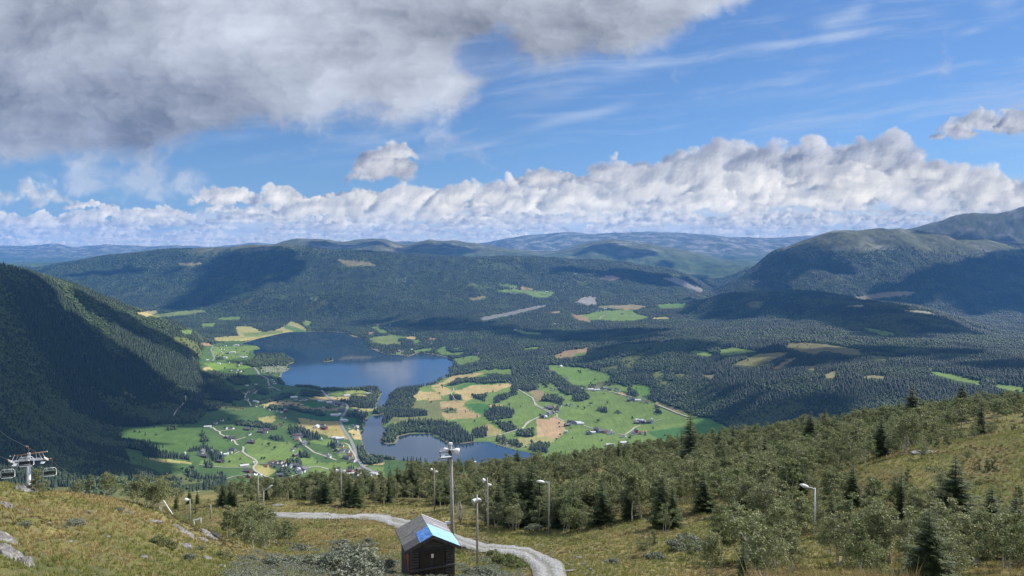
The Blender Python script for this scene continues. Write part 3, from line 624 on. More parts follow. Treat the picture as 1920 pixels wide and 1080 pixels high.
N.put(b_.inputs['Base Color'], cc_); b_.inputs['Roughness'].default_value = 0.95; b_.inputs['Specular IOR Level'].default_value = 0.05

YF = 700.0                                                     # the near hillside sheet ends here
pxs = np.concatenate([np.arange(-680, -140, 20), np.arange(-140, 2061, 2.0), np.arange(2080, 2601, 20)])
ys = [YF]
while ys[-1] < 29300:
    Y = ys[-1]; ys.append(Y+(np.interp(Y, [700,1200,2000,3000,4500,6500,9500,14000,26000,36000], [14,5.5,6.0,8.0,13,22,24,60,160,400])))
ys = np.array(ys); print('terrain grid', len(pxs), len(ys))
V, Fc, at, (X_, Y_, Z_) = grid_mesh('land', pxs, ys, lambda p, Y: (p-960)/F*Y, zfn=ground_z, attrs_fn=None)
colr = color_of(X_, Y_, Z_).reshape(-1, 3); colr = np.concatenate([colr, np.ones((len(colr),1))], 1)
# which sheet a face belongs to
n_, m_ = Y_.shape
fy = Y_[:-1,:-1].ravel(); fpx = np.broadcast_to(pxs[None,:-1], (n_-1, m_-1)).ravel()
silY = np.interp(fpx, [-700,0,60,150,230,300,350,385,420,470], [2300,2700,2850,3200,3600,3900,4050,4250,4300,4300])
footY = np.interp(fpx, [-700,0,100,200,230,300,400,440,445], [1300,1300,1320,1850,2300,2600,2950,3050,9e9])
cls = np.zeros(len(fy), int)                                    # 0 valley floor
cls[(fy > footY) & (fy < silY) & (fpx < 445)] = 1               # mountainside on the left
cls[fy > 6700] = 2                                              # forested mountains beyond
cls[(fpx > 1300) & (fy > np.interp(fpx, [1300,1400,1600,1800,1870,2600],[5400,5296,4600,3900,3790,4200])) & (fy <= 6700)] = 3
cls[fy > 11800] = 4
for c, nm in ((0,'valley_floor'),(1,'mountainside'),(2,'forested_mountains'),(3,'wooded_hill'),(4,'distant_mountains')):
    f = Fc[cls == c]; used = np.unique(f); mp = np.full(len(V), -1); mp[used] = np.arange(len(used))
    me = mesh_np(nm, V[used], mp[f], mat_land, {'cover': colr[used]})
    tag(link(bpy.data.objects.new(nm, me)), kind='structure')
# lake
mat_water, b_ = new_mat('lake_water')
b_.inputs['Base Color'].default_value = (0.020,0.040,0.060,1); b_.inputs['Roughness'].default_value = 0.04; b_.inputs['IOR'].default_value = 1.45; b_.inputs['Specular IOR Level'].default_value = 0.6
p_ = objco()
big_ = noise(p_, 0.0028, 4.0, 0.55); sm_ = noise(p_, 0.05, 3.0, 0.6)
sy_ = N.nt.nodes.new('ShaderNodeSeparateXYZ'); N.put(sy_.inputs[0], p_)
N.put(b_.inputs['Roughness'], smooth(big_, 0.40, 0.62, 0.02, 0.06)+smooth(N(sy_.outputs[1])+big_*900.0, 5050, 4650)*smooth(N(sy_.outputs[1]), 3300, 3700)*0.035)
bp = N.nt.nodes.new('ShaderNodeBump'); N.put(bp.inputs['Height'], sm_); bp.inputs['Distance'].default_value = 0.5; bp.inputs['Strength'].default_value = 0.06
N.nt.links.new(bp.outputs[0], b_.inputs['Normal'])
lx0, lx1, ly0, ly1 = LAKE[:,0].min()-60, LAKE[:,0].max()+60, LAKE[:,1].min()-60, LAKE[:,1].max()+80
me = mesh_np('lake', [(lx0,ly0,0),(lx1,ly0,0),(lx1,ly1,0),(lx0,ly1,0)], [(0,1,2,3)], mat_water)
tag(link(bpy.data.objects.new('lake', me)), kind='structure')
# ---------------------------------------------------------------- the hillside in front
TR_UP = [(436,962),(470,961),(511,960),(549,962),(617,962),(653,966),(689,962),(720,964),(742,970),(768,975),(805,985),(853,1002),(881,1010),(915,1020),(959,1023),(993,1027),(1024,1041),(1055,1054),(1062,1075),(1064,1110)]
TR_LO = [(436,966),(470,968),(513,970),(560,973),(617,974),(660,973),(705,976),(728,984),(745,992),(775,1002),(810,1014),(866,1025),(885,1031),(902,1035),(959,1041),(978,1047),(990,1057),(998,1070),(1000,1090),(1000,1110)]
def resample(P, n):
    P = np.array(P, float); d = np.r_[0, np.cumsum(np.hypot(*np.diff(P, axis=0).T))]; t = np.linspace(0, d[-1], n)
    return np.stack([np.interp(t, d, P[:,0]), np.interp(t, d, P[:,1])], 1)
_n = 130; _a = np.array(TR_UP, float); _b = np.array(TR_LO, float)
_t = np.linspace(0, len(_a)-1, _n); _i = np.arange(len(_a))
ea = np.stack([np.interp(_t, _i, _a[:,0]), np.interp(_t, _i, _a[:,1])], 1); eb = np.stack([np.interp(_t, _i, _b[:,0]), np.interp(_t, _i, _b[:,1])], 1)
for e in (ea, eb):
    e[:,1] += np.array([perlin(k*0.35, 3.0, 4) for k in range(_n)]).ravel()*1.6+np.array([perlin(k*1.3, 8.0+len(e), 6) for k in range(_n)]).ravel()*0.9
GA = ground(ea[:,0], ea[:,1], 15, 600); GB = ground(eb[:,0], eb[:,1], 15, 600)
TRACK_MID = (GA+GB)/2
TRACK_R = np.hypot(*(GA-GB)[:,:2].T)/2
TRACK_POLY = np.concatenate([GA[::5], GB[::-5]])[:, :2]
def track_d(X, Y):
    """distance to the track's edge, negative on it"""
    X = np.asarray(X, float); return poly_sd(X, np.asarray(Y, float), TRACK_POLY).reshape(X.shape)
def near_z(X, Y):
    z = height(X, Y)
    td = np.full(X.shape, 50.0); m = (Y > 20) & (Y < 175) & (np.abs(X) < 90)
    if m.any(): td[m] = track_d(X[m], Y[m])
    off = sstep(td, 0.0, 1.5)
    t = fbm(X/1.7, Y/1.7, 4, 0.55, 300); t2 = fbm(X/0.5, Y/0.5, 2, 0.5, 310)
    z = z+off*(np.abs(t)*0.34-0.05+t2*0.07)*(1-sstep(Y, 200, 500))-(1-off)*0.10
    return z
near_px = np.concatenate([np.arange(-800, -100, 16), np.arange(-100, 2041, 2.2), np.arange(2050, 2760, 16)])
ny = [-60.0, -20.0, -5.0, 0.0, 2.0, 4.0, 6.0]
while ny[-1] < YF-0.01:
    Y = ny[-1]; ny.append(min(YF, Y+np.interp(Y, [6,18,60,150,260,330,700],[0.35,0.10,0.22,0.55,0.9,6,16])))
ny[-1] = YF
def near_cols(X, Y, Z):
    """r: heather/brown, g: green moss, b: willow scrub grey, a: straw"""
    px, py = project(X, Y, Z)
    n1 = fbm(X/9, Y/14, 5, 0.6, 320); n2 = fbm(X/4, Y/6, 4, 0.6, 330); n3 = fbm(X/22, Y/30, 4, 0.55, 340); n4 = fbm(X/2.2, Y/3.2, 3, 0.6, 350)
    brown = sstep(n1+0.15*n4+0.25*((px > 560)&(px < 900)&(Y > 60)).astype(float)*sstep(n2, -0.1, 0.3)+0.14*(px > 1150).astype(float), 0.14, 0.42)
    green = sstep(n2*0.7+n3*0.8+0.1*n4, 0.08, 0.34)
    grey = sstep(n3*0.4+n4*0.7+np.clip(1-np.hypot((px-700)/260, (py-1050)/34), 0, 1)*0.9+np.clip(1-np.hypot((px-600)/160, (py-1060)/30), 0, 1)*0.5, 0.42, 0.70)
    straw = sstep(n4*0.5-n3*0.7+0.1, 0.0, 0.4)
    return {'zones': np.stack([brown, green, grey, straw], -1).reshape(-1, 4)}
mat_hill, b_ = new_mat('hillside'); p_ = objco(); a_ = attr('zones'); sp_ = N.nt.nodes.new('ShaderNodeSeparateColor'); N.nt.links.new(a_.outputs['Color'], sp_.inputs[0])
n1_ = noise(p_, 1.3, 8.0, 0.65); n2_ = noise(p_, 5.5, 6.0, 0.7); n3_ = noise(p_, 0.35, 4.0, 0.6)
c_ = mixc(smooth(n1_, 0.35, 0.65), (0.115,0.125,0.035), (0.235,0.20,0.070))
c_ = mixc(N(a_.outputs['Alpha'])*0.8, c_, (0.31,0.26,0.105))
c_ = mixc(N(sp_.outputs[1])*smooth(n1_, 0.3, 0.55), c_, (0.075,0.105,0.024))
c_ = mixc(N(sp_.outputs[0])*smooth(n2_, 0.35, 0.58), c_, (0.155,0.085,0.042))
c_ = mixc(N(sp_.outputs[2])*smooth(n2_, 0.38, 0.55), c_, (0.21,0.23,0.17))
c_ = mixc(smooth(n2_, 0.52, 0.74), c_, (0.28,0.24,0.12)); c_ = mixc(smooth(n2_, 0.30, 0.42, 0.55, 0.0), c_, (0.055,0.06,0.02))
ac_ = N(attr('across').outputs['Fac'])+(n3_-0.5)*0.22
mid_ = smooth(N.m('ABSOLUTE', ac_-0.5), 0.05, 0.13, 1.0, 0.0)+smooth(N.m('ABSOLUTE', ac_-0.5), 0.36, 0.46)
c_ = mixc(N.m('MINIMUM', mid_, 1.0)*smooth(n1_, 0.35, 0.6)*0.75, c_, (0.13,0.125,0.07)); rut_ = smooth(N.m('ABSOLUTE', N.m('ABSOLUTE', ac_-0.5)-0.22), 0.02, 0.09, 0.45, 0.0)
c_ = mixc(rut_*smooth(n3_, 0.3, 0.6), c_, (0.40,0.40,0.40))
N.put(b_.inputs['Base Color'], c_); b_.inputs['Roughness'].default_value = 0.95; b_.inputs['Specular IOR Level'].default_value = 0.05
bp = N.nt.nodes.new('ShaderNodeBump'); N.put(bp.inputs['Height'], n2_*0.6+n1_*0.4); bp.inputs['Distance'].default_value = 0.25; bp.inputs['Strength'].default_value = 0.8
N.nt.links.new(bp.outputs[0], b_.inputs['Normal'])
V, Fc, at, nearG = grid_mesh('hill', near_px, np.array(ny), lambda p, Y: (p-960)/F*(np.maximum(Y, 0)+(25.0+abs(0)) if False else np.maximum(Y, 0)+25.0*(1-sstep(Y, 250, YF))), zfn=near_z, attrs_fn=near_cols)
me = mesh_np('hillside', V, Fc, mat_hill, at); tag(link(bpy.data.objects.new('hillside', me)), kind='structure')
# the gravel track
K_ = 12; tV = []
for k in range(K_+1):
    q = GA*(1-k/K_)+GB*(k/K_); z = height(q[:,0], q[:,1])
    e = min(k, K_-k)/K_
    tV.append(np.stack([q[:,0], q[:,1], z+0.03+0.09*min(1, e*8)-0.02*math.cos(k/K_*4*PI)], 1))
tV = np.array(tV); idx = np.arange((K_+1)*_n).reshape(K_+1, _n)
Fq = np.stack([idx[:-1,:-1], idx[1:,:-1], idx[1:,1:], idx[:-1,1:]], -1).reshape(-1, 4)
mat_gravel, b_ = new_mat('gravel'); p_ = objco()
v1 = voro(p_, 6.0); n1_ = noise(p_, 2.2, 7.0, 0.7); n3_ = noise(p_, 0.5, 4.0, 0.6); n2_ = noise(p_, 14.0, 3.0, 0.7)
c_ = mixc(smooth(v1*0.5+n1_*0.5+n2_*0.3, 0.40, 0.85), (0.13,0.135,0.14), (0.36,0.36,0.36)); c_ = mixc(smooth(n3_, 0.55, 0.75, 0, 0.7), c_, (0.18,0.16,0.10))
ac_ = N(attr('across').outputs['Fac'])+(n3_-0.5)*0.22
mid_ = smooth(N.m('ABSOLUTE', ac_-0.5), 0.05, 0.13, 1.0, 0.0)+smooth(N.m('ABSOLUTE', ac_-0.5), 0.36, 0.46)
c_ = mixc(N.m('MINIMUM', mid_, 1.0)*smooth(n1_, 0.35, 0.6)*0.75, c_, (0.13,0.125,0.07)); rut_ = smooth(N.m('ABSOLUTE', N.m('ABSOLUTE', ac_-0.5)-0.22), 0.02, 0.09, 0.45, 0.0)
c_ = mixc(rut_*smooth(n3_, 0.3, 0.6), c_, (0.40,0.40,0.40))
N.put(b_.inputs['Base Color'], c_); b_.inputs['Roughness'].default_value = 0.9
bp = N.nt.nodes.new('ShaderNodeBump'); N.put(bp.inputs['Height'], v1+n1_); bp.inputs['Distance'].default_value = 0.12; bp.inputs['Strength'].default_value = 0.8; N.nt.links.new(bp.outputs[0], b_.inputs['Normal'])
me = mesh_np('gravel_track', tV.reshape(-1,3), Fq, mat_gravel, {'across': np.repeat(np.arange(K_+1)/K_, _n)})
tag(link(bpy.data.objects.new('gravel_track', me)), kind='structure')
# ---------------------------------------------------------------- tree templates
def merge(parts):
    V = []; Fc = []; o = 0
    for v, f in parts: V.append(np.asarray(v, float)); Fc.append(np.asarray(f)+o); o += len(v)
    return np.concatenate(V), np.concatenate(Fc)
def tube(path, radii, sides=6):
    P = np.array(path, float); n = len(P); T = np.gradient(P, axis=0); T /= np.linalg.norm(T, axis=1, keepdims=True)+1e-9
    up = np.array([0.13,0.21,1.0]) if abs(T[0][2]) < 0.9 else np.array([1.0,0.1,0]); A_ = np.cross(T, up); A_ /= np.linalg.norm(A_, axis=1, keepdims=True)+1e-9; B_ = np.cross(T, A_)
    th = np.arange(sides)*2*PI/sides; r = np.array(radii, float)[:,None,None]
    V = P[:,None]+r*(A_[:,None]*np.cos(th)[None,:,None]+B_[:,None]*np.sin(th)[None,:,None]); V = V.reshape(-1, 3)
    f = []
    for i in range(n-1):
        for k in range(sides):
            a = i*sides+k; b = i*sides+(k+1)%sides; f.append((a, b, b+sides, a+sides))
    V = np.concatenate([V, P[-1:]]); t = len(V)-1; o = (n-1)*sides
    for k in range(sides): f.append((o+k, o+(k+1)%sides, t, t))
    return V, np.array(f)
def leaf_quads(C_, size, rg, up=0.35):
    """small folded leaf cards around the given centres"""
    n = len(C_); a = rg.normal(size=(n,3)); a[:,2] *= 0.8; a /= np.linalg.norm(a, axis=1, keepdims=True)
    b = rg.normal(size=(n,3)); b = np.cross(a, b); b /= np.linalg.norm(b, axis=1, keepdims=True)
    s = (size*rg.uniform(0.6, 1.3, n))[:,None]
    V = np.stack([C_-a*s, C_+b*s*0.55, C_+a*s, C_-b*s*0.55], 1).reshape(-1, 3)
    return V, np.arange(4*n).reshape(n, 4)
def leafmat(name, c1, c2, c3, trans=0.25):
    m, b = new_mat(name); nt = m.node_tree
    oi = nt.nodes.new('ShaderNodeObjectInfo'); p = objco(); r = N(oi.outputs['Random'])
    nz = noise(p, 1.4, 3.0, 0.6); n2 = noise(p, 9.0, 2.0, 0.6)
    c = mixc(r, c1, c2); c = mixc(smooth(nz*0.6+n2*0.5, 0.42, 0.72), c, c3)
    N.put(b.inputs['Base Color'], c); b.inputs['Roughness'].default_value = 0.6; b.inputs['Specular IOR Level'].default_value = 0.25
    tr = nt.nodes.new('ShaderNodeBsdfTranslucent'); mx = nt.nodes.new('ShaderNodeMixShader'); N.put(tr.inputs[0], mixc(0.5, c, (0.16,0.19,0.03)))
    mx.inputs[0].default_value = trans; o = [n for n in nt.nodes if n.type == 'OUTPUT_MATERIAL'][0]
    nt.links.new(b.outputs[0], mx.inputs[1]); nt.links.new(tr.outputs[0], mx.inputs[2]); nt.links.new(mx.outputs[0], o.inputs[0])
    return m
M_BIRCH = leafmat('birch_leaves', (0.095,0.145,0.045), (0.225,0.230,0.120), (0.27,0.29,0.145), 0.24)
M_SPRUCE = leafmat('spruce_needles', (0.034,0.056,0.020), (0.058,0.085,0.028), (0.10,0.125,0.040), 0.12)
M_WILLOW = leafmat('willow_leaves', (0.15,0.175,0.13), (0.20,0.22,0.17), (0.27,0.29,0.23), 0.15)
M_SPR_FAR = leafmat('far_needles', (0.017,0.033,0.018), (0.029,0.049,0.024), (0.045,0.068,0.030), 0.0)
M_DEC_FAR = leafmat('far_leaves', (0.044,0.072,0.028), (0.070,0.102,0.038), (0.098,0.132,0.048), 0.0)
M_BARKB, b_ = new_mat('birch_bark'); p_ = objco(); mp_ = N.nt.nodes.new('ShaderNodeMapping'); N.put(mp_.inputs[0], p_); mp_.inputs['Scale'].default_value = (2,2,11)
N.put(b_.inputs['Base Color'], mixc(smooth(noise(N(mp_.outputs[0]), 2.0, 4.0, 0.6), 0.50, 0.60), (0.52,0.50,0.46), (0.10,0.09,0.08)))
M_BARKS, b_ = new_mat('spruce_bark'); p_ = objco(); N.put(b_.inputs['Base Color'], mixc(noise(p_, 6.0, 5.0, 0.6), (0.06,0.05,0.04), (0.17,0.14,0.115)))

def birch_geo(seed, h=5.0, spread=1.0, leaves=2400, stems=1):
    rg = np.random.default_rng(seed); wood = []; tips = []
    for s in range(stems):
        lean = rg.normal(0, 0.10+0.12*(stems > 1), 2); a0 = rg.uniform(0, 6.28); hh = h*rg.uniform(0.75, 1.0) if s else h
        p = [np.array([math.cos(a0)*0.12*s, math.sin(a0)*0.12*s, -0.4])]
        for k in range(8):
            q = p[-1].copy(); q[2] += (hh+0.3)/8; q[:2] += lean*hh/8+rg.normal(0, 0.05, 2)*hh/5; p.append(q)
        r0 = 0.070*hh/5*rg.uniform(0.8, 1.2)
        wood.append(tube(p, np.linspace(r0, 0.012, 9), 6)); P = np.array(p)
        nb = int(13*hh/5)+4
        for i in range(nb):
            t = rg.uniform(0.32, 0.97)**0.85; k = t*8; b = P[int(k)]+(P[min(8,int(k)+1)]-P[int(k)])*(k-int(k))
            az_ = i*2.4+rg.uniform(-.5,.5); L = hh*0.30*spread*(1.12-t)**0.7*rg.uniform(0.65, 1.2)+0.12
            d = np.array([math.cos(az_), math.sin(az_), rg.uniform(0.5, 1.1)]); d /= np.linalg.norm(d)
            m1 = b+d*L*0.55; e = m1+np.array([d[0], d[1], d[2]*0.25+rg.uniform(-.2,.25)])*L*0.5
            wood.append(tube([b, m1, e], [r0*0.38*(1.1-t)+0.006, r0*0.2*(1.1-t)+0.005, 0.004], 4))
            for q in range(3): tips.append((b+(e-b)*rg.uniform(0.45, 1.1)+rg.normal(0, 0.10, 3)*L, L*rg.uniform(0.26, 0.46)))
        tips.append((P[-1], 0.10*hh))
    w = np.array([t[1] for t in tips]); w = w**1.6/np.sum(w**1.6); pick = rg.choice(len(tips), leaves, p=w)
    C_ = np.array([t[0] for t in tips])[pick]; R = np.array([t[1] for t in tips])[pick][:,None]
    o = rg.normal(size=(leaves,3)); o /= np.linalg.norm(o, axis=1, keepdims=True); C_ = C_+o*R*(rg.uniform(0, 1, (leaves,1))**0.45)*np.array([1,1,0.8])*1.0
    lv = leaf_quads(C_, 0.075*h/5+0.02, rg)
    return merge(wood), lv
def spruce_geo(seed, h=8.0, width=0.26, dens=1.0):
    rg = np.random.default_rng(seed); wood = [tube([(0,0,-0.5),(0.02,0,h*0.3),(0,0.02,h*0.7),(0,0,h)], [h*0.017, h*0.013, h*0.007, 0.008], 6)]
    tv = []; n = int(h*2.9)+8
    for i in range(n):
        t = ((i+rg.uniform(-.3,.3))/n); z = h*(0.05+0.93*t); R = h*width*(1-t)**0.72*rg.uniform(0.78, 1.15)+0.07; nb = int(6+3*(1-t))
        a0 = rg.uniform(0, 6.28)
        for k in range(nb):
            if rg.uniform() < 0.10: continue
            a = a0+k*2*PI/nb+rg.uniform(-.25,.25); L = R*rg.uniform(0.7, 1.15); up = rg.uniform(0.00, 0.25)-0.35*(1-t)
            d = np.array([math.cos(a), math.sin(a), up]); s_ = np.array([-math.sin(a), math.cos(a), 0]); b = np.array([0,0,z])
            wood.append(tube([b, b+d*L*0.9+np.array([0,0,0.05*L])], [0.018*L+0.006, 0.003], 3)) if (k % 2 == 0) else None
            m = int((4+L*6.5)*dens)
            for j in range(m):
                q = (j+0.6)/m; c = b+d*L*q+np.array([0,0,0.10*L*q*q]); wl = L*0.36*(1-q*0.62)*rg.uniform(0.6,1.2)+0.05
                for sg in (-1, 1):
                    e = c+s_*sg*wl+d*wl*0.55+np.array([0,0,rg.uniform(-.34,-.02)*wl])
                    tk = d*wl*0.20
                    tv.append([c-tk, c+tk, e+tk*0.4+rg.normal(0,.02,3), e-tk*0.4-np.array([0,0,0.12*wl])])
    tv = np.array(tv); return merge(wood), (tv.reshape(-1,3), np.arange(len(tv)*4).reshape(-1,4))
def shrub_geo(seed, r=1.0, hh=0.8, leaves=1500):
    rg = np.random.default_rng(seed); wood = []; lobes = []
    for i in range(13):
        a = rg.uniform(0, 6.28); q = rg.uniform(0.1, 0.8)**0.7; e = np.array([math.cos(a)*q*r, math.sin(a)*q*r, hh*(1-0.5*q)*rg.uniform(0.6, 1.1)])
        wood.append(tube([(0.05*math.cos(a),0.05*math.sin(a),-0.15), e*np.array([.6,.6,.5]), e], [0.02,0.014,0.004], 4)); lobes.append((e, r*rg.uniform(0.22, 0.4)))
    pick = rg.integers(0, len(lobes), leaves); C_ = np.array([l[0] for l in lobes])[pick]; R = np.array([l[1] for l in lobes])[pick][:,None]
    o = rg.normal(size=(leaves,3)); o /= np.linalg.norm(o, axis=1, keepdims=True); C_ = C_+o*R*(rg.uniform(0,1,(leaves,1))**0.4)*np.array([1,1,0.75]); C_[:,2] = np.maximum(C_[:,2], 0.02)
    return merge(wood), leaf_quads(C_, 0.062*max(r,0.8)**0.5, rg)
def me2(name, g, mat): return mesh_np(name, g[0], g[1], mat, smooth_=False)
BIRCH = []; SPRUCE = []; WILLOW = []
for i in range(9):
    w, l = birch_geo(50+i, 5.0, [1.0,1.2,0.85,1.1,0.75,1.25,0.95,1.0,1.15][i], [2700,3000,2300,2600,1800,3200,2500,1500,2600][i], [1,2,1,3,1,2,1,1,3][i]); BIRCH.append((me2('trunk', w, M_BARKB), me2('crown', l, M_BIRCH)))
for i in range(6):
    w, l = spruce_geo(80+i, 8.0, [0.235,0.20,0.27,0.15,0.22,0.19][i], 0.8); SPRUCE.append((me2('trunk', w, M_BARKS), me2('crown', l, M_SPRUCE)))
for i in range(5):
    w, l = shrub_geo(120+i, 1.0, 0.85, 2300); WILLOW.append((me2('stem', w, M_BARKS), me2('foliage', l, M_WILLOW)))
GREENB = [(me2('stem', w, M_BARKS), me2('foliage', l, M_BIRCH)) for w, l in [shrub_geo(140+i, 1.0, 1.0, 2000) for i in range(3)]]
def plant(kind, name, parts, X, Y, Z, s, rot, label_, cat, group, sz=None):
    r = link(bpy.data.objects.new(name, None)); r.empty_display_size = 0.2
    r.location = (X, Y, Z); r.rotation_euler = (0, 0, rot); r.scale = (s, s, (sz or s)); tag(r, label_, cat, group)
    for m in parts: link(bpy.data.objects.new(m.name.split('.')[0], m), r)
    return r
# instanced masses: a cloud of points, each carrying scale and turn
def gn_instancer(name, pts, scl, rot, templates, which, label_, cat, group=None, mats=None):
    me = bpy.data.meshes.new(name); n = len(pts); me.vertices.add(n); me.vertices.foreach_set('co', np.ascontiguousarray(pts, np.float32).ravel())
    for an, av, ty in (('scl', scl, 'FLOAT_VECTOR'), ('rot', rot, 'FLOAT_VECTOR')):
        a = me.attributes.new(an, ty, 'POINT'); a.data.foreach_set('vector', np.ascontiguousarray(av, np.float32).ravel())
    a = me.attributes.new('which', 'INT', 'POINT'); a.data.foreach_set('value', np.ascontiguousarray(which, np.int32))
    ob = link(bpy.data.objects.new(name, me)); tag(ob, label_, cat, group, 'stuff')
    g = bpy.data.node_groups.new(name, 'GeometryNodeTree'); g.interface.new_socket('Geometry', in_out='INPUT', socket_type='NodeSocketGeometry'); g.interface.new_socket('Geometry', in_out='OUTPUT', socket_type='NodeSocketGeometry')
    i_ = g.nodes.new('NodeGroupInput'); o_ = g.nodes.new('NodeGroupOutput'); jn = g.nodes.new('GeometryNodeJoinGeometry')
    def na(nm, ty):
        q = g.nodes.new('GeometryNodeInputNamedAttribute'); q.data_type = ty; q.inputs['Name'].default_value = nm
        return [s for s in q.outputs if s.enabled and s.name == 'Attribute'][0]
    w_ = na('which', 'INT'); s_ = na('scl', 'FLOAT_VECTOR'); r_ = na('rot', 'FLOAT_VECTOR')
    for k, t in enumerate(templates):
        to = bpy.data.objects.new(name+'_source', t); oi = g.nodes.new('GeometryNodeObjectInfo'); oi.inputs['Object'].default_value = to; oi.inputs['As Instance'].default_value = True
        cmp_ = g.nodes.new('FunctionNodeCompare'); cmp_.data_type = 'INT'; cmp_.operation = 'EQUAL'
        ins = [s for s in cmp_.inputs if s.enabled]; g.links.new(w_, ins[0]); ins[1].default_value = k
        ip = g.nodes.new('GeometryNodeInstanceOnPoints'); g.links.new(i_.outputs[0], ip.inputs['Points']); g.links.new(cmp_.outputs[0], ip.inputs['Selection'])
        g.links.new(oi.outputs['Geometry'], ip.inputs['Instance']); g.links.new(s_, ip.inputs['Scale'])
        er = g.nodes.new('FunctionNodeEulerToRotation'); g.links.new(r_, er.inputs[0]); g.links.new(er.outputs[0], ip.inputs['Rotation'])
        g.links.new(ip.outputs[0], jn.inputs[0])
    g.links.new(jn.outputs[0], o_.inputs[0]); md = ob.modifiers.new('scatter', 'NODES'); md.node_group = g
    return ob
def joined(w, l, mw, ml):      # trunk and crown in one template mesh
    V, Fc = merge([w, l]); me = mesh_np('t', V, Fc, mw, smooth_=False); me.materials.append(ml)
    me.polygons.foreach_set('material_index', np.r_[np.zeros(len(w[1]), int), np.ones(len(l[1]), int)].astype(np.int32)); return me

# ---------------------------------------------------------------- forests across the valley
def spruce_far(seed, tiers=4, sides=7):
    rg = np.random.default_rng(seed); V = []; Fc = []; o = 0
    for k in range(tiers):
        z0 = 0.06+0.84*k/tiers; z1 = min(1.0, z0+0.52*(1-k/tiers*0.55)); R = 0.21*(1-z0)**0.8+0.01
        ring = []
        for j in range(sides):
            a = j*2*PI/sides+k*0.5; r = R*rg.uniform(0.72, 1.2); ring.append((r*math.cos(a), r*math.sin(a), z0+rg.uniform(-.03,.03)))
        V += ring+[(0,0,z1)]; Fc += [(o+j, o+(j+1)%sides, o+sides, o+sides) for j in range(sides)]; o += sides+1
    return np.array(V), np.array(Fc)
def dec_far(seed):
    rg = np.random.default_rng(seed); n = 7; parts = []
    for k in range(n):
        a = k*2.4; q = 0.0 if k == 0 else 0.24; c = np.array([math.cos(a)*q, math.sin(a)*q, 0.55+rg.uniform(-.2,.2)+(0.14 if k == 0 else 0)]); r = rg.uniform(0.2, 0.3)
        rings = []
        for i in range(3):
            ph = -0.9+i*0.9
            rings += [c+r*rg.uniform(0.8,1.15)*np.array([math.cos(ph)*math.cos(t), math.cos(ph)*math.sin(t), math.sin(ph)]) for t in np.arange(6)*PI/3+i*.5]
        rings.append(c+np.array([0,0,r])); f = []
        for i in range(2):
            for j in range(6): f.append((i*6+j, i*6+(j+1)%6, i*6+6+(j+1)%6, i*6+6+j))
        for j in range(6): f.append((12+j, 12+(j+1)%6, 18, 18))
        parts.append((np.array(rings), np.array(f)))
    return merge(parts)
SF = [mesh_np('t', *spruce_far(i), M_SPR_FAR) for i in range(3)]; DF = [mesh_np('t', *dec_far(i+9), M_DEC_FAR) for i in range(3)]
slope_ = (Z_-HC)/Y_; RUN = np.maximum.accumulate(slope_, axis=0)
crest_run = np.interp(pxs, COLS, -crS); RUN = np.maximum(RUN, crest_run[None])
def visible(X, Y, Z, hh=14.0):
    px = 960+F*X/Y; i = np.clip(np.searchsorted(ys, Y)-1, 0, len(ys)-1); j = np.clip(np.searchsorted(pxs, px)-1, 0, len(pxs)-1)
    return (px > -60) & (px < 1980) & ((Z+hh-HC)/Y >= RUN[i, j]-0.0004)
def scatter(y0, y1, cell, rg):
    rows_ = []; Y = y0
    while Y < y1:
        xw = 1020/F*Y+60; n = int(2*xw/cell); x = -xw+(np.arange(n)+rg.uniform(0, 1, n))*cell; rows_.append(np.stack([x, Y+rg.uniform(0, 1, n)*cell], 1)); Y += cell
    return np.concatenate(rows_)
ROADS_XY = []       # filled by the roads below: rows of x, y, half width
# ---------------------------------------------------------------- roads in the valley
M_ASPH, b_ = new_mat('asphalt'); p_ = objco(); N.put(b_.inputs['Base Color'], mixc(noise(p_, 0.2, 5.0, 0.6), (0.20,0.20,0.205), (0.27,0.27,0.27)))
M_LANE, b_ = new_mat('lane_gravel'); p_ = objco(); N.put(b_.inputs['Base Color'], mixc(noise(p_, 0.2, 5.0, 0.6), (0.33,0.30,0.25), (0.46,0.43,0.37)))
def road(name, k, pts, w, mat, lab=None):
    P = PT(k, pts); P = resample(P, max(6, int(len(P)*5))); G = ground(P[:,0], P[:,1], 1100, 9000); G = G[~np.isnan(G[:,0])]
    if len(G) < 3: return
    c = np.stack([np.convolve(np.pad(G[:,i], 1, mode='edge'), [.25,.5,.25], 'valid') for i in (0, 1)], 1)
    T = np.gradient(c, axis=0); T /= np.linalg.norm(T, axis=1, keepdims=True)+1e-9; Nn = np.stack([-T[:,1], T[:,0]], 1)
    V = []
    for s in (-1, -0.33, 0.33, 1):
        q = c+Nn*s*w/2; V.append(np.stack([q[:,0], q[:,1], ground_z(q[:,0], q[:,1])+0.9], 1))
    zc = np.max([v[:,2] for v in V], axis=0)
    for v in V: v[:,2] = zc
    V = np.array(V); n = V.shape[1]; idx = np.arange(4*n).reshape(4, n)
    Fq = np.stack([idx[:-1,:-1], idx[1:,:-1], idx[1:,1:], idx[:-1,1:]], -1).reshape(-1, 4)
    o = tag(link(bpy.data.objects.new(name, mesh_np(name, V.reshape(-1,3), Fq, mat))), kind='structure')
    for q in c: ROADS_XY.append((q[0], q[1], w/2+4))
road('main_road', 'c3', [1470,20,1500,60,1530,90,1570,120,1650,135,1672,155,1650,200,1622,240,1620,280,1650,330,1690,390,1715,450,1735,520,1775,575,1860,615,1905,640], 10, M_ASPH)
road('main_road', 'g3', [150,80,120,130,150,200,170,260,140,300], 9, M_ASPH)
road('main_road', 'g3', [740,375,800,440,810,480,880,510,940,540,950,600,960,640,1040,680,1130,720], 9, M_ASPH)
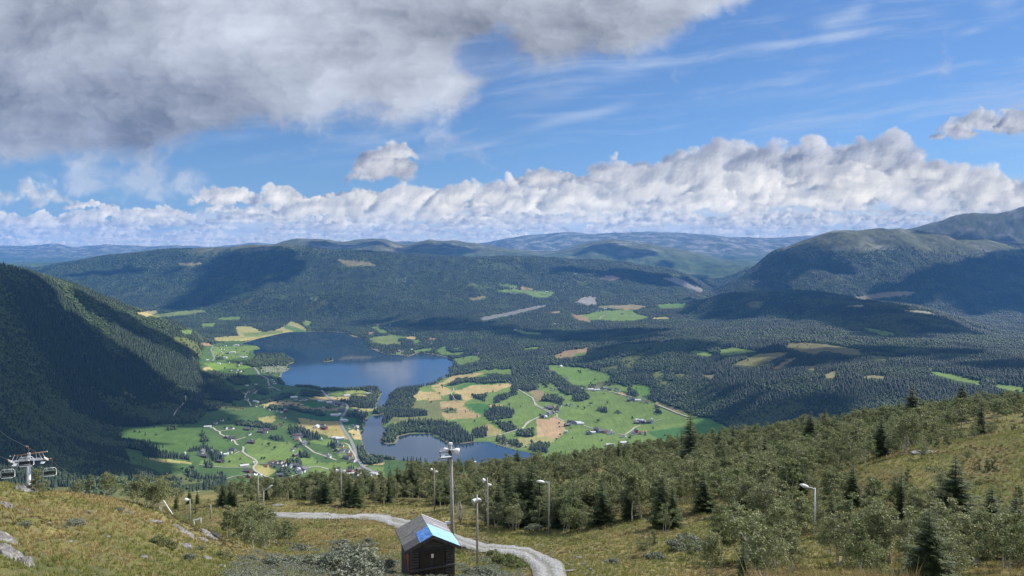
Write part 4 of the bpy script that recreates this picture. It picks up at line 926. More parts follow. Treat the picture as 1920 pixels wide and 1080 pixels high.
road('farm_lane', 'g2', [100,395,120,420,100,460,160,510,270,570,290,610,240,660,250,700,350,760,450,800,560,820,680,815,740,775,830,750], 6, M_LANE)
road('farm_lane', 'g2', [0,490,60,460,100,458], 5, M_LANE); road('farm_lane', 'g2', [290,615,440,612], 4, M_LANE)
road('farm_lane', 'g2', [920,700,950,670,1010,655,1100,655,1180,680,1280,710,1380,740,1480,750], 6, M_LANE)
road('farm_lane', 'g2', [820,260,850,320,880,370,930,400,1020,470,1110,500,1200,530,1310,572], 6, M_LANE)
road('farm_lane', 'g2', [1340,355,1420,350,1470,380,1490,430,1530,480,1560,540,1560,590], 6, M_LANE)
road('farm_lane', 'g1', [1320,160,1360,200,1420,220,1420,250,1500,290,1620,340,1640,390,1680,410], 6, M_LANE); road('farm_lane', 'g1', [1420,215,1520,200,1620,185], 5, M_LANE)
road('farm_lane', 'g1', [1640,340,1700,320,1780,295], 5, M_LANE); road('farm_lane', 'g1', [1310,910,1400,890,1500,880,1600,845,1750,820,1900,810], 4, M_LANE)
road('farm_lane', 'g1', [1120,670,1300,700,1500,716,1860,715], 4, M_LANE)
road('farm_lane', 'c3', [545,80,550,110,520,150,480,190,460,225], 5, M_LANE); road('farm_lane', 'g3', [640,750,610,800,640,850,680,890,700,940], 6, M_LANE)
road('farm_lane', 'c4', [1060,520,1100,560,1160,600,1210,630,1230,670,1290,700,1350,730], 5, M_LANE)
road('farm_lane', 'c4', [1255,748,1180,780,1150,820,1080,840,1000,865,900,880], 6, M_LANE); road('farm_lane', 'c4', [710,560,712,580,695,600,720,640,750,650], 4, M_LANE)
road('farm_lane', 'g5', [0,370,60,410,130,450,150,500,155,540,240,580,330,630,440,650,430,690,480,720,530,745], 5, M_LANE)
road('farm_lane', 'g5', [0,840,40,790,100,740,210,690], 5, M_LANE); road('farm_lane', 'g5', [770,795,830,815,890,835], 5, M_LANE)
road('farm_lane', 'g5', [1200,905,1290,915,1370,865,1420,820,1490,797], 6, M_LANE); road('farm_lane', 'g5', [1290,915,1315,950], 5, M_LANE); road('farm_lane', 'g5', [1660,745,1755,720], 5, M_LANE)
road('farm_lane', 'g5', [830,350,1000,350,1150,375,1300,420,1380,440], 6, M_LANE); road('farm_lane', 'c5', [985,720,1060,750,1130,780,1190,800,1240,805], 6, M_LANE)
road('farm_lane', 'c5', [590,140,600,125,640,105], 6, M_LANE)
# ---------------------------------------------------------------- small builders for made things
class MB:
    def __init__(s): s.p = []
    def add(s, g): s.p.append(g); return s
    def box(s, c, d, rot=None):
        x, y, z = np.array(d)/2.0; V = np.array([(a*x, b*y, e*z) for a in (-1,1) for b in (-1,1) for e in (-1,1)], float)
        if rot is not None: V = V@np.array(rot).T
        return s.add((V+np.array(c), np.array([(0,1,3,2),(4,6,7,5),(0,4,5,1),(2,3,7,6),(0,2,6,4),(1,5,7,3)])))
    def tube(s, path, r, sides=8):
        r = [r]*len(path) if np.isscalar(r) else r
        v, f = tube(path, r, sides); n = sides; v = np.concatenate([v, [np.array(path[0], float)]]); t = len(v)-1
        return s.add((v, np.concatenate([f, [((k+1)%n, k, t, t) for k in range(n)]])))
    def hull(s, lo, hi):          # two matching rings of points
        n = len(lo); V = np.concatenate([lo, hi]); f = [(k, (k+1)%n, n+(k+1)%n, n+k) for k in range(n)]
        a = np.mean(lo, axis=0); b = np.mean(hi, axis=0); V = np.concatenate([V, [a, b]])
        f += [((k+1)%n, k, 2*n, 2*n) for k in range(n)]+[(n+k, n+(k+1)%n, 2*n+1, 2*n+1) for k in range(n)]
        return s.add((V, np.array(f)))
    def mesh(s, name, mat, smooth_=False): V, Fc = merge(s.p); return mesh_np(name, V, Fc, mat, smooth_=smooth_)
    def obj(s, name, mat, parent=None, smooth_=False): return link(bpy.data.objects.new(name, s.mesh(name, mat, smooth_)), parent)
def rotz(a): c, s = math.cos(a), math.sin(a); return np.array([[c,-s,0],[s,c,0],[0,0,1.0]])
def rotx(a): c, s = math.cos(a), math.sin(a); return np.array([[1,0,0],[0,c,-s],[0,s,c.real]])
def roty(a): c, s = math.cos(a), math.sin(a); return np.array([[c,0,s],[0,1,0],[-s,0,c]])
def mat(name, c, rough=0.7, metal=0.0, var=0.25, scale=3.0, spec=0.3, stretch=None):
    m, b = new_mat(name); p = objco()
    if stretch:
        mp = N.nt.nodes.new('ShaderNodeMapping'); N.put(mp.inputs[0], p); mp.inputs['Scale'].default_value = stretch; p = N(mp.outputs[0])
    n = noise(p, scale, 5.0, 0.6); lo = tuple(x*(1-var) for x in c); hi = tuple(min(0.9, x*(1+var)) for x in c)
    N.put(b.inputs['Base Color'], mixc(smooth(n, 0.3, 0.7), lo, hi)); b.inputs['Roughness'].default_value = rough; b.inputs['Metallic'].default_value = metal; b.inputs['Specular IOR Level'].default_value = spec
    return m
def empty(name, loc, rz=0.0, label_=None, cat=None, group=None):
    o = link(bpy.data.objects.new(name, None)); o.location = loc; o.rotation_euler = (0,0,rz); o.empty_display_size = 0.3; return tag(o, label_, cat, group)
def gpt(px, py, y0=15, y1=700):
    g = ground([px], [py], y0, y1)[0]; return g
def nz(x, y): return float(near_z(np.array([float(x)]), np.array([float(y)]))[0])
M_TARRED = mat('tarred_wood', (0.062,0.060,0.064), 0.8, 0, 0.5, 5, stretch=(1,1,9)); M_DOOR = mat('weathered_door', (0.034,0.030,0.027), 0.8, 0, 0.5, 3, stretch=(14,14,1))
M_FELT = mat('roof_felt', (0.16,0.16,0.155), 0.9, 0, 0.25, 6); M_FELTD = mat('dark_felt', (0.085,0.082,0.09), 0.9, 0, 0.25, 6); M_FELTL = mat('pale_felt', (0.22,0.21,0.23), 0.6, 0, 0.2, 4)
M_BLUE = mat('blue_sheet', (0.10,0.24,0.58), 0.5, 0, 0.45, 5); M_BLUEL = mat('pale_blue_sheet', (0.30,0.55,0.74), 0.30, 0, 0.22, 2.5); M_GREENP = mat('green_paint', (0.03,0.11,0.075)); M_ORANGE = mat('orange_paint', (0.42,0.10,0.05), 0.8, 0, 0.5, 9)
M_WHITE = mat('white_paint', (0.72,0.72,0.72), 0.5, 0, 0.08); M_GREYW = mat('grey_timber', (0.34,0.325,0.30), 0.8, 0, 0.3, 6, stretch=(3,3,0.6)); M_GALV = mat('galvanised_steel', (0.72,0.74,0.78), 0.5, 0.0, 0.12, 3); M_RUST = mat('rusty_steel', (0.26,0.17,0.11), 0.8, 0.2, 0.4, 6)
M_DARKM = mat('dark_metal', (0.04,0.04,0.045), 0.5); M_GLASS = mat('lamp_glass', (0.30,0.38,0.44), 0.12, 0, 0.1, 2, 0.6); M_CABLE = mat('steel_rope', (0.22,0.22,0.22), 0.5, 0.6)
# ---------------------------------------------------------------- hut
hut_y = 41.6; HZ = nz(-4.4, hut_y)
hut = empty('wooden_hut', (-4.02+0.35*math.sin(math.radians(16.7))*0, 40.0, 0), math.radians(16.7), 'small tarred wooden hut with blue sheets on its grey gable roof, beside the gravel track', 'hut')
AP_Z = HC-0.3542*40.0; EV = 0.69; HWX = 1.42; DEP = 3.3; B0 = HC-17.6
hut.location = (-4.02, 40.0, 0)
def plank_wall(m, x0, x1, y, z0, z1, face, th=0.05, hgt=0.135):
    z = z0
    while z < z1-0.02:
        h_ = min(hgt, z1-z); m.box(((x0+x1)/2, y-face*0.012, z+h_*0.48), (x1-x0, th, h_*0.90)); z += hgt
m = MB(); EVZ = AP_Z-EV+0.03; ww = 1.10
m.box((0,0.24,(B0+EVZ)/2),(2*ww-0.16,0.06,EVZ-B0)); m.box((0,DEP-0.3,(B0+EVZ)/2),(2*ww-0.16,0.06,EVZ-B0)); m.box((-ww+0.07,DEP/2,(B0+EVZ)/2),(0.06,DEP-0.62,EVZ-B0)); m.box((ww-0.07,DEP/2,(B0+EVZ)/2),(0.06,DEP-0.62,EVZ-B0))
m.obj('wall', M_TARRED, hut)
m = MB(); z = B0+0.05
while z < EVZ-0.05:                                                  # stub ends of the logs either side of the door
    for s in (-1, 1): m.tube([(s*(ww-0.02), 0.17, z), (s*0.70, 0.17, z)], 0.066, 7)
    for s in (-1, 1): m.tube([(s*(ww-0.02), 0.20, z+0.07), (s*(ww-0.02), DEP-0.26, z+0.07)], 0.064, 7)
    z += 0.138
m.obj('log', M_TARRED, hut)
m = MB(); k = 0; z = EVZ-0.02
while z < AP_Z-0.12:                                                 # gable boards
    hw = (AP_Z-0.10-z)/(EV)*HWX*0.92; hw = min(hw, ww+0.02); m.box((0, 0.18-0.004*(k%2), z+0.06), (2*hw, 0.05, 0.125)); z += 0.13; k += 1
m.obj('gable', M_TARRED, hut)
for s in (-1, 1):
    m = MB(); 
    for i in range(4): m.box((s*(0.10+0.075+i*0.135), 0.10-0.004*(i%2), (B0+EVZ-0.22)/2), (0.128, 0.035, EVZ-0.22-B0))
    d_ = m.obj('door', M_DOOR, hut)
MB().box((0, 0.14, (B0+EVZ-0.25)/2), (0.24, 0.02, EVZ-0.25-B0)).obj('door_gap', M_DARKM, hut)
MB().box((0.0, 0.085, EVZ-0.42), (0.13, 0.02, 0.20)).obj('notice', M_WHITE, hut); MB().box((0.0, 0.085, EVZ-0.50-1.02), (0.14, 0.02, 0.14)).obj('notice', M_WHITE, hut)
MB().box((0.02, 0.06, EVZ-0.17), (1.36, 0.09, 0.07), roty(-0.035)).obj('lintel', M_DOOR, hut)
MB().box((0.0, 0.03, EVZ-1.02), (2.34, 0.07, 0.085), roty(-0.055)).obj('door_bar', M_TARRED, hut)
for s in (-1, 1): MB().box((s*(ww+0.0), 0.13, (B0+EVZ-0.05)/2), (0.13, 0.05, EVZ-0.05-B0)).obj('corner_board', M_TARRED, hut)
# coloured boards on the left side
def side_poly(pts, mt, nm, off):
    lo = np.array([(-ww-0.075-off, a, b) for a, b in pts]); hi = lo+np.array([-0.03,0,0]); MB().hull(hi, lo).obj(nm, mt, hut)
side_poly([(0.22,EVZ-0.08),(0.95,EVZ-0.08),(1.0,EVZ-0.6),(0.22,EVZ-1.25)], M_ORANGE, 'painted_board', 0.0)
side_poly([(1.0,EVZ-0.08),(2.9,EVZ-0.08),(2.6,EVZ-0.65),(1.02,EVZ-1.0)], M_GREENP, 'painted_board', 0.0)
def roofpt(s, u, v, up=0.0):   # s side, u 0 ridge..1 eave, v 0 front..1 back
    return np.array([s*HWX*u-(0 if s > 0 else 0), v*DEP+0.03*(u if s < 0 else 0), AP_Z-EV*u+up])
def roof_panel(s, u0, u1, v0, v1, t0, t1, mt, nm, parent, wob=0.0):
    lo = [roofpt(s,u0,v0,t0), roofpt(s,u1,v0,t0), roofpt(s,u1,v1,t0), roofpt(s,u0,v1,t0)]; hi = [q+np.array([0,0,t1-t0]) for q in lo]
    if s < 0: lo, hi = lo[::-1], hi[::-1]
    return MB().hull(np.array(lo), np.array(hi)).obj(nm, mt, parent)
for s in (-1, 1):
    r_ = roof_panel(s, 0, 1.0, 0, 1, -0.07, -0.01, M_TARRED, 'roof', hut)
    if s < 0:
        roof_panel(s, 0.0, 0.50, 0.36, 1.0, -0.007, 0.006, M_FELT, 'felt_sheet', r_); roof_panel(s, 0.50, 1.0, 0.50, 1.0, -0.007, 0.010, M_FELT, 'felt_sheet', r_)
        roof_panel(s, 0.46, 1.0, 0.0, 0.24, -0.007, 0.014, M_FELTD, 'felt_sheet', r_); roof_panel(s, 0.46, 1.0, 0.25, 0.49, -0.007, 0.004, M_FELT, 'felt_sheet', r_)
        roof_panel(s, 0.0, 0.46, -0.01, 0.42, 0.007, 0.016, M_BLUE, 'blue_sheet', r_)
    else:
        for i in range(3): roof_panel(s, i/3+0.004, (i+1)/3-0.004, -0.01, 0.56, -0.007, 0.010+0.001*i, M_BLUEL, 'pale_blue_sheet', r_)
        roof_panel(s, 0.0, 0.98, 0.565, 0.97, -0.007, 0.006, M_FELTL, 'felt_sheet', r_); roof_panel(s, 0.0, 1.0, 0.975, 1.0, -0.007, 0.05, M_WHITE, 'verge_strip', r_); roof_panel(s, 0.3, 0.95, 0.66, 0.68, 0.008, 0.03, M_WHITE, 'batten', r_)
    lo = [roofpt(s,0,-0.012,-0.16), roofpt(s,1.03,-0.012,-0.16), roofpt(s,1.03,-0.012,0.02), roofpt(s,0,-0.012,0.02)]; hi = [q-np.array([0,0.035,0]) for q in lo]
    MB().hull(np.array(lo), np.array(hi)).obj('bargeboard', M_TARRED, hut)
# ---------------------------------------------------------------- lamp posts
def head_globe(p, d, s=1.0):
    s *= 0.85
    """a bell-shaped lamp of thin sheet, pointing along d"""
    p = np.array(p, float); d = np.array(d, float); d /= np.linalg.norm(d)
    return tube([p, p+d*0.10*s, p+d*0.26*s, p+d*0.46*s, p+d*0.50*s], [0.05*s, 0.11*s, 0.22*s, 0.27*s, 0.26*s], 12)
POSTS = []
def post(px, base, top, rad, heads, label_, wood=True, y=None, lean=0.0, cap=False, extra=None):
    if y is None: g = gpt(px, base)
    else: g = np.array([(px-960)/F*y, y, 0]);
    X, Y = g[0], g[1]; POSTS.append((px, top, base, Y)); Z = nz(X, Y); zt = HC-Y*(top-480)/F; H = zt-Z
    o = empty('floodlight_post', (X, Y, Z), 0, label_, 'lamp post', 'lamp posts of the floodlit ski run')
    MB().tube([(0,0,-0.5),(lean*H*0.5,0,H*0.5),(lean*H,0,H)], [rad*1.15, rad*1.0, rad*0.8], 10).obj('pole', M_GREYW if wood else M_GALV, o, True)
    if cap: MB().tube([(lean*H,0,H-0.01),(lean*H,0,H+0.12)], rad*1.0, 10).obj('pole_cap', M_WHITE, o)
    for h_ in heads:
        kind, dx_, dz_, dr, s = h_
        if kind == 'globe':
            hd = MB(); hd.add(head_globe((lean*H+dx_,-0.05,H+dz_), dr, s)); q = hd.obj('lamp_head', M_WHITE, o, True)
            MB().tube([(lean*H,0,H+dz_-0.02),(lean*H+dx_,-0.05,H+dz_)], 0.03, 6).obj('bracket', M_GALV, q)
            s *= 0.85; e = np.array((lean*H+dx_,-0.05,H+dz_))+np.array(dr)/np.linalg.norm(dr)*0.47*s; dd = np.array(dr)/np.linalg.norm(dr)
            MB().tube([e, e+dd*0.03*s], 0.235*s, 12).obj('lamp_glass', M_GLASS, q, True)
        elif kind == 'arm':
            a = np.array([lean*H,0,H-0.12]); b = a+np.array([dx_,-0.2,dz_]); MB().tube([a, (a+b)/2+np.array([0,0,0.05]), b], 0.035, 6).obj('bracket', M_GALV, o, True)
            u_ = (b-a)/np.linalg.norm(b-a); q = MB().tube([b, b+u_*0.12, b+u_*0.5, b+u_*0.85], [0.05,0.12,0.15,0.06], 8).obj('lamp_head', M_WHITE, o, True)
        elif kind == 'flood':
            R = rotz(0.35)@rotx(-0.9); c = np.array([lean*H+dx_, -0.2, H+dz_])
            q = MB().box(c, (0.62,0.10,0.44), R).obj('floodlight', M_DARKM, o); MB().box(c+R@np.array([0,-0.055,0]), (0.66,0.03,0.05), R).box(c+R@np.array([0,-0.056,0.21]), (0.66,0.035,0.05), R).box(c+R@np.array([0,-0.056,-0.21]), (0.66,0.035,0.05), R).obj('floodlight_rim', M_WHITE, q)
            MB().box(c+R@np.array([0,-0.050,0.105]), (0.56,0.02,0.155), R).box(c+R@np.array([0,-0.050,-0.105]), (0.56,0.02,0.155), R).obj('lamp_glass', M_GLASS, q); MB().box(np.array([lean*H-0.02,-0.14,H+dz_+0.02]), (0.16,0.12,0.42)).obj('driver_box', M_DARKM, q)
            MB().tube([c+np.array([0.30,0.0,0.25]), (lean*H,-0.12,H+dz_+0.28), c+np.array([-0.3,0.05,0.30]), c+np.array([-0.36,-0.05,-0.22])], 0.018, 5).obj('bracket', M_GALV, q)
    if extra: extra(o, H, lean)
    return o
def l1x(o, H, lean):
    MB().tube([(0.16,-0.1,H-0.35),(0.42,-0.05,H-0.7),(0.40,-0.05,H-1.1),(0.14,-0.08,H-1.75)], 0.012, 4).obj('hanging_cable', M_CABLE, o, True); MB().box((-0.30,-0.05,H-4.45),(0.30,0.2,0.10)).obj('junction_box', M_WHITE, o)
post(850, 1032, 834, 0.112, [('flood', -0.28, -0.52, None, 1), ('globe', 0.10, -0.30, (0.8,0.2,-0.25), 0.9), ('globe', -0.08, -0.30, (-0.7,0.5,-0.2), 0.8)], 'tallest grey wooden lamp post with a rectangular floodlight, behind the hut', True, y=45.2, lean=-0.022, cap=True, extra=l1x)
post(895, 1061, 928, 0.07, [('globe', -0.03, -0.22, (-0.6,-0.5,-0.45), 0.72), ('globe', 0.03, -0.18, (0.35,-0.75,-0.40), 0.72), ('globe', -0.06, -0.32, (-0.75,-0.3,-0.3), 0.62)], 'slim lamp post with three white bell lamps, right of the hut', lean=-0.006)
post(915, 1006, 895, 0.075, [('globe', -0.1, -0.30, (-0.8,-0.2,0.1), 0.95), ('globe', 0.05, -0.60, (0.5,-0.4,-0.45), 0.9)], 'wooden lamp post with two white bell lamps standing by the bare bush behind the track', lean=-0.012)
post(815, 958, 878, 0.10, [('globe', -0.15, -0.25, (-0.9,-0.1,0.15), 1.1), ('globe', 0.12, -0.45, (0.7,-0.4,-0.3), 1.1)], 'wooden lamp post between the tall post and the big spruces', lean=-0.01)
post(640, 946, 875, 0.12, [('globe', -0.25, -0.75, (-0.9,-0.1,0.0), 1.5), ('globe', 0.22, -0.80, (0.95,-0.2,-0.1), 1.5)], 'wooden lamp post with two white lamps above the white slab beyond the track', lean=-0.015)
post(484, 946, 893, 0.16, [('globe', -0.20, 0.15, (-0.9,-0.1,0.25), 1.4), ('globe', 0.20, 0.10, (0.95,-0.2,0.0), 1.4)], 'thick pole with two white lamps behind the birch clump by the track', lean=-0.01)
post(494, 947, 920, 0.10, [('arm', 0.75, 0.55, None, 1)], 'short pole with one white lamp on a slanting arm, beside the birch clump', y=118)
post(1029, 1004, 903, 0.07, [('arm', -0.45, 0.12, None, 1)], 'thin pole with one white lamp leaning left, in front of the birch wood')
post(1528, 1006, 915, 0.062, [('arm', -0.55, 0.22, None, 1)], 'grey metal pole with a long white lamp head among the trees on the right', wood=False)
post(356, 976, 936, 0.11, [('globe', -0.05, -0.05, (-0.9,-0.2,-0.05), 1.5)], 'wooden lamp post with one white lamp in the dip beyond the rocky knoll', y=128)
post(395, 972, 946, 0.10, [], 'short bare post standing on the golden slope beyond the rocky knoll', y=126)
# leaning pole, bench-like rail, white slab, dark box
g = gpt(338, 978, 15, 300); gy = 56.0; gx = (338-960)/F*gy; zb = HC-gy*(979-480)/F; tx, tz = (303-960)/F*gy, HC-gy*(941-480)/F
tag(MB().tube([(gx,gy,zb-0.3),(tx,gy+0.3,tz)], 0.045, 8).obj('leaning_pole', M_WHITE, None, True), 'long white pole leaning left out of the grass above the rocks', 'pole')
gy = 122; gx = (370-960)/F*gy; zb = nz(gx, gy); o = empty('snow_rail', (gx, gy, zb), 0.2, 'low white metal rail on legs standing in the shaded dip', 'rail')
MB().box((0,0,0.75),(1.25,0.10,0.10),roty(-0.22)).box((0,0.35,0.75),(1.25,0.05,0.06),roty(-0.22)).obj('rail', M_WHITE, o)
for s in (-0.5, 0.5): MB().box((s,0.1,0.35+s*0.22),(0.07,0.4,0.8)).obj('leg', M_GALV, o)
gy = 52.5; gx = (405-960)/F*gy; zb = HC-gy*(1003-480)/F; tag(MB().box((gx,gy,zb),(0.62,0.3,0.10),rotz(-0.2)@roty(0.5)).obj('board', M_DARKM), 'short dark board with a pale edge lying by the upper rocks', 'board')
g = gpt(652, 950); tag(MB().box((g[0],g[1],g[2]+0.55),(0.42,0.08,1.1),rotz(0.3)@roty(-0.25)).obj('marker_board', M_WHITE), 'small white marker board tilted at the foot of a spruce beyond the track', 'marker')
# ---------------------------------------------------------------- chairlift
LD = np.array([-0.39, 1.0, -0.35]); PT0 = np.array([(54-960)/F*150, 150.0, HC-150*(852-480)/F]); AX = np.array([1.0, 0.39, 0.04]); AX /= np.linalg.norm(AX)
TB = nz(PT0[0], 150.0); tw = empty('chairlift_tower', (PT0[0], PT0[1], TB), math.atan2(0.39, 1), 'grey steel chairlift tower with a wide crossarm behind the left knoll', 'lift tower'); HT = PT0[2]-TB
MB().tube([(0,0,-1),(0,0,HT*0.5),(0,0,HT-0.9)], [0.46,0.38,0.32], 14).obj('column', M_GALV, tw, True)
m = MB(); [m.box((-0.36,-0.22,z), (0.30,0.05,0.05)) for z in np.arange(2, HT, 0.35)]; m.tube([(-0.5,-0.22,1.5),(-0.5,-0.22,HT+0.3)],0.03,5).tube([(-0.22,-0.22,1.5),(-0.22,-0.22,HT+0.3)],0.03,5).obj('ladder', M_RUST, tw)
m = MB().tube([(-3.0,0,HT-0.1),(3.0,0,HT+0.25)], 0.10, 8); m.obj('upper_beam', M_RUST, tw, True); MB().tube([(-3.1,0,HT-0.1),(-2.98,0,HT-0.1)],0.12,8).obj('beam_cap', M_WHITE, tw); MB().tube([(2.98,0,HT+0.25),(3.1,0,HT+0.26)],0.12,8).obj('beam_cap', M_WHITE, tw)
MB().box((0,0,HT-1.15),(5.6,0.34,0.22)).box((0,0.4,HT-0.95),(3.6,0.1,0.1)).box((-1.2,-0.35,HT-1.9),(3.0,0.08,0.10),roty(-0.08)).box((0,0,HT-0.4),(0.5,0.5,1.3)).obj('crossarm', M_GALV, tw)
for s in (-1, 1):
    MB().tube([(s*2.3,0,HT+0.1),(s*2.7,-0.2,HT-0.9)],0.06,6).tube([(s*1.2,0,HT),(s*1.3,0,HT-1.1)],0.05,6).tube([(s*1.7,0,HT),(s*2.2,0,HT-1.1)],0.05,6).obj('hanger_brace', M_GALV, tw)
    sl = np.array([0,1.0,-0.33]); q = MB().tube([np.array([s*2.75,0,HT-1.25])-sl*2.1, np.array([s*2.75,0,HT-1.25])+sl*2.1], 0.09, 6).obj('sheave_frame', M_RUST if s > 0 else M_GALV, tw)
    for k in np.arange(-1.8, 1.9, 0.6):
        c = np.array([s*2.9,0,HT-1.1])+sl*k; th = np.arange(12)*PI/6; ring = np.stack([0*th, 0.22*np.cos(th), 0.22*np.sin(th)], 1); MB().hull(c+ring-np.array([0.05,0,0]), c+ring+np.array([0.05,0,0])).obj('sheave', M_WHITE, q)
    MB().box((s*2.3,-0.1,HT-1.75),(0.7,1.6,0.05)).obj('catwalk', M_GALV, tw)
ROPE = {}
for s, nm in ((-1, 'left hand'), (1, 'right hand')):
    c = PT0+AX*2.9*s+np.array([0,0,-0.9]); ROPE[s] = c
    P = [c-LD*60+np.array([0,0,3.0]), c-LD*30+np.array([0,0,0.3]), c, c+LD*60+np.array([0,0,-3]), c+LD*140+np.array([0,0,-8])]
    tag(MB().tube(P, 0.022, 5).obj('lift_rope', M_CABLE, None, True), ['thin steel rope running off the left side of the lift tower','thin steel rope running off the right side of the lift tower'][s > 0], 'rope')
def chair(s, t, lb):
    c = ROPE[s]-LD*t+np.array([0,0,0.003*t*t*0.2]); o = empty('lift_chair', tuple(c), math.atan2(0.39,1), lb, 'lift chair', 'chairs hanging from the lift rope')
    MB().tube([(0,0,0.12),(0.30,0,0),(0.42,0,-0.5),(0.30,0,-1.2),(0,0,-1.75)], 0.055, 7).box((0,0,0.03),(0.3,0.5,0.16)).obj('hanger', M_RUST, o, True)
    z = -1.75; MB().tube([(-1.1,0,z-0.35),(-0.85,0,z-0.04),(0.85,0,z-0.04),(1.1,0,z-0.35),(1.15,-0.1,z-1.35),(0.9,-0.45,z-1.5),(-0.9,-0.45,z-1.5),(-1.15,-0.1,z-1.35),(-1.1,0,z-0.35)], 0.06, 7).tube([(-0.9,0,z-0.5),(0.9,0,z-0.5)],0.045,6).tube([(-0.5,0,z-0.04),(-0.55,0,z-0.5)],0.07,6).tube([(0.5,0,z-0.04),(0.55,0,z-0.5)],0.07,6).obj('frame', M_GALV, o, True)
    m = MB(); [m.box((x,0.05,z-0.98),(0.47,0.05,0.52)) for x in (-0.76,-0.26,0.26,0.76)]; m.obj('backrest', M_DARKM, o); MB().box((0,-0.2,z-1.40),(2.1,0.5,0.08)).obj('seat', M_DARKM, o)
chair(-1, 2.5, 'lift chair nearest the left edge, seen below the tower crossarm'); chair(1, 17, 'lift chair hanging in front of the tower column, half hidden by the crossarm'); chair(1, -3.5, 'lift chair hanging to the right of the tower column')
# ---------------------------------------------------------------- rocks
M_ROCK, b_ = new_mat('lichen_rock'); p_ = objco(); n1_ = noise(p_, 1.6, 8.0, 0.68); n2_ = noise(p_, 7.0, 6.0, 0.7); n3_ = noise(p_, 0.8, 4.0, 0.6)
c_ = mixc(smooth(n1_, 0.35, 0.65), (0.13,0.12,0.12), (0.29,0.28,0.275)); c_ = mixc(smooth(n2_, 0.54, 0.64, 0, 0.8), c_, (0.42,0.42,0.37)); c_ = mixc(smooth(n2_*0.5+n1_*0.5, 0.30, 0.42, 0.85, 0), c_, (0.045,0.04,0.035)); c_ = mixc(smooth(n3_, 0.62, 0.72, 0, 0.8), c_, (0.14,0.12,0.04))
N.put(b_.inputs['Base Color'], c_); bp = N.nt.nodes.new('ShaderNodeBump'); N.put(bp.inputs['Height'], n1_+n2_*0.4); bp.inputs['Distance'].default_value = 0.15; bp.inputs['Strength'].default_value = 0.9; N.nt.links.new(bp.outputs[0], b_.inputs['Normal'])
def rock(px, py, rx, ry, rz, lb, rot=0.0, tilt=0.0, seed=0, sink=0.35):
    g = gpt(px, py); n = 34; th, ph = np.meshgrid(np.linspace(0, 2*PI, 2*n, endpoint=False), np.linspace(-PI/2, PI/2, n)); d = np.stack([np.cos(ph)*np.cos(th), np.cos(ph)*np.sin(th), np.sin(ph)], -1)
    u, v = th*1.0, ph; r = 1+0.26*fbm(d[...,0]*1.3+seed*3.7+d[...,2]*0.9, d[...,1]*1.3+d[...,2]*0.7, 5, 0.55, 500+seed)+0.12*fbm(d[...,0]*4+d[...,2]*3, d[...,1]*4-d[...,2]*2, 3, 0.6, 520+seed)
    e = 0.72; q = np.sign(d)*np.abs(d)**e; V = q*r[...,None]*np.array([rx*0.9, ry*0.8, rz*0.8]); V = V.reshape(-1,3)@(rotz(rot)@roty(tilt)).T; idx = np.arange(2*n*n).reshape(n, 2*n); nx = np.roll(idx, -1, axis=1)
    Fq = np.stack([idx[:-1], nx[:-1], nx[1:], idx[1:]], -1).reshape(-1, 4)
    o = link(bpy.data.objects.new('rock', mesh_np('rock', V, Fq, M_ROCK))); o.location = (g[0], g[1], g[2]-rz*0.22); return tag(o, lb, 'rock', 'rocks on the hillside')
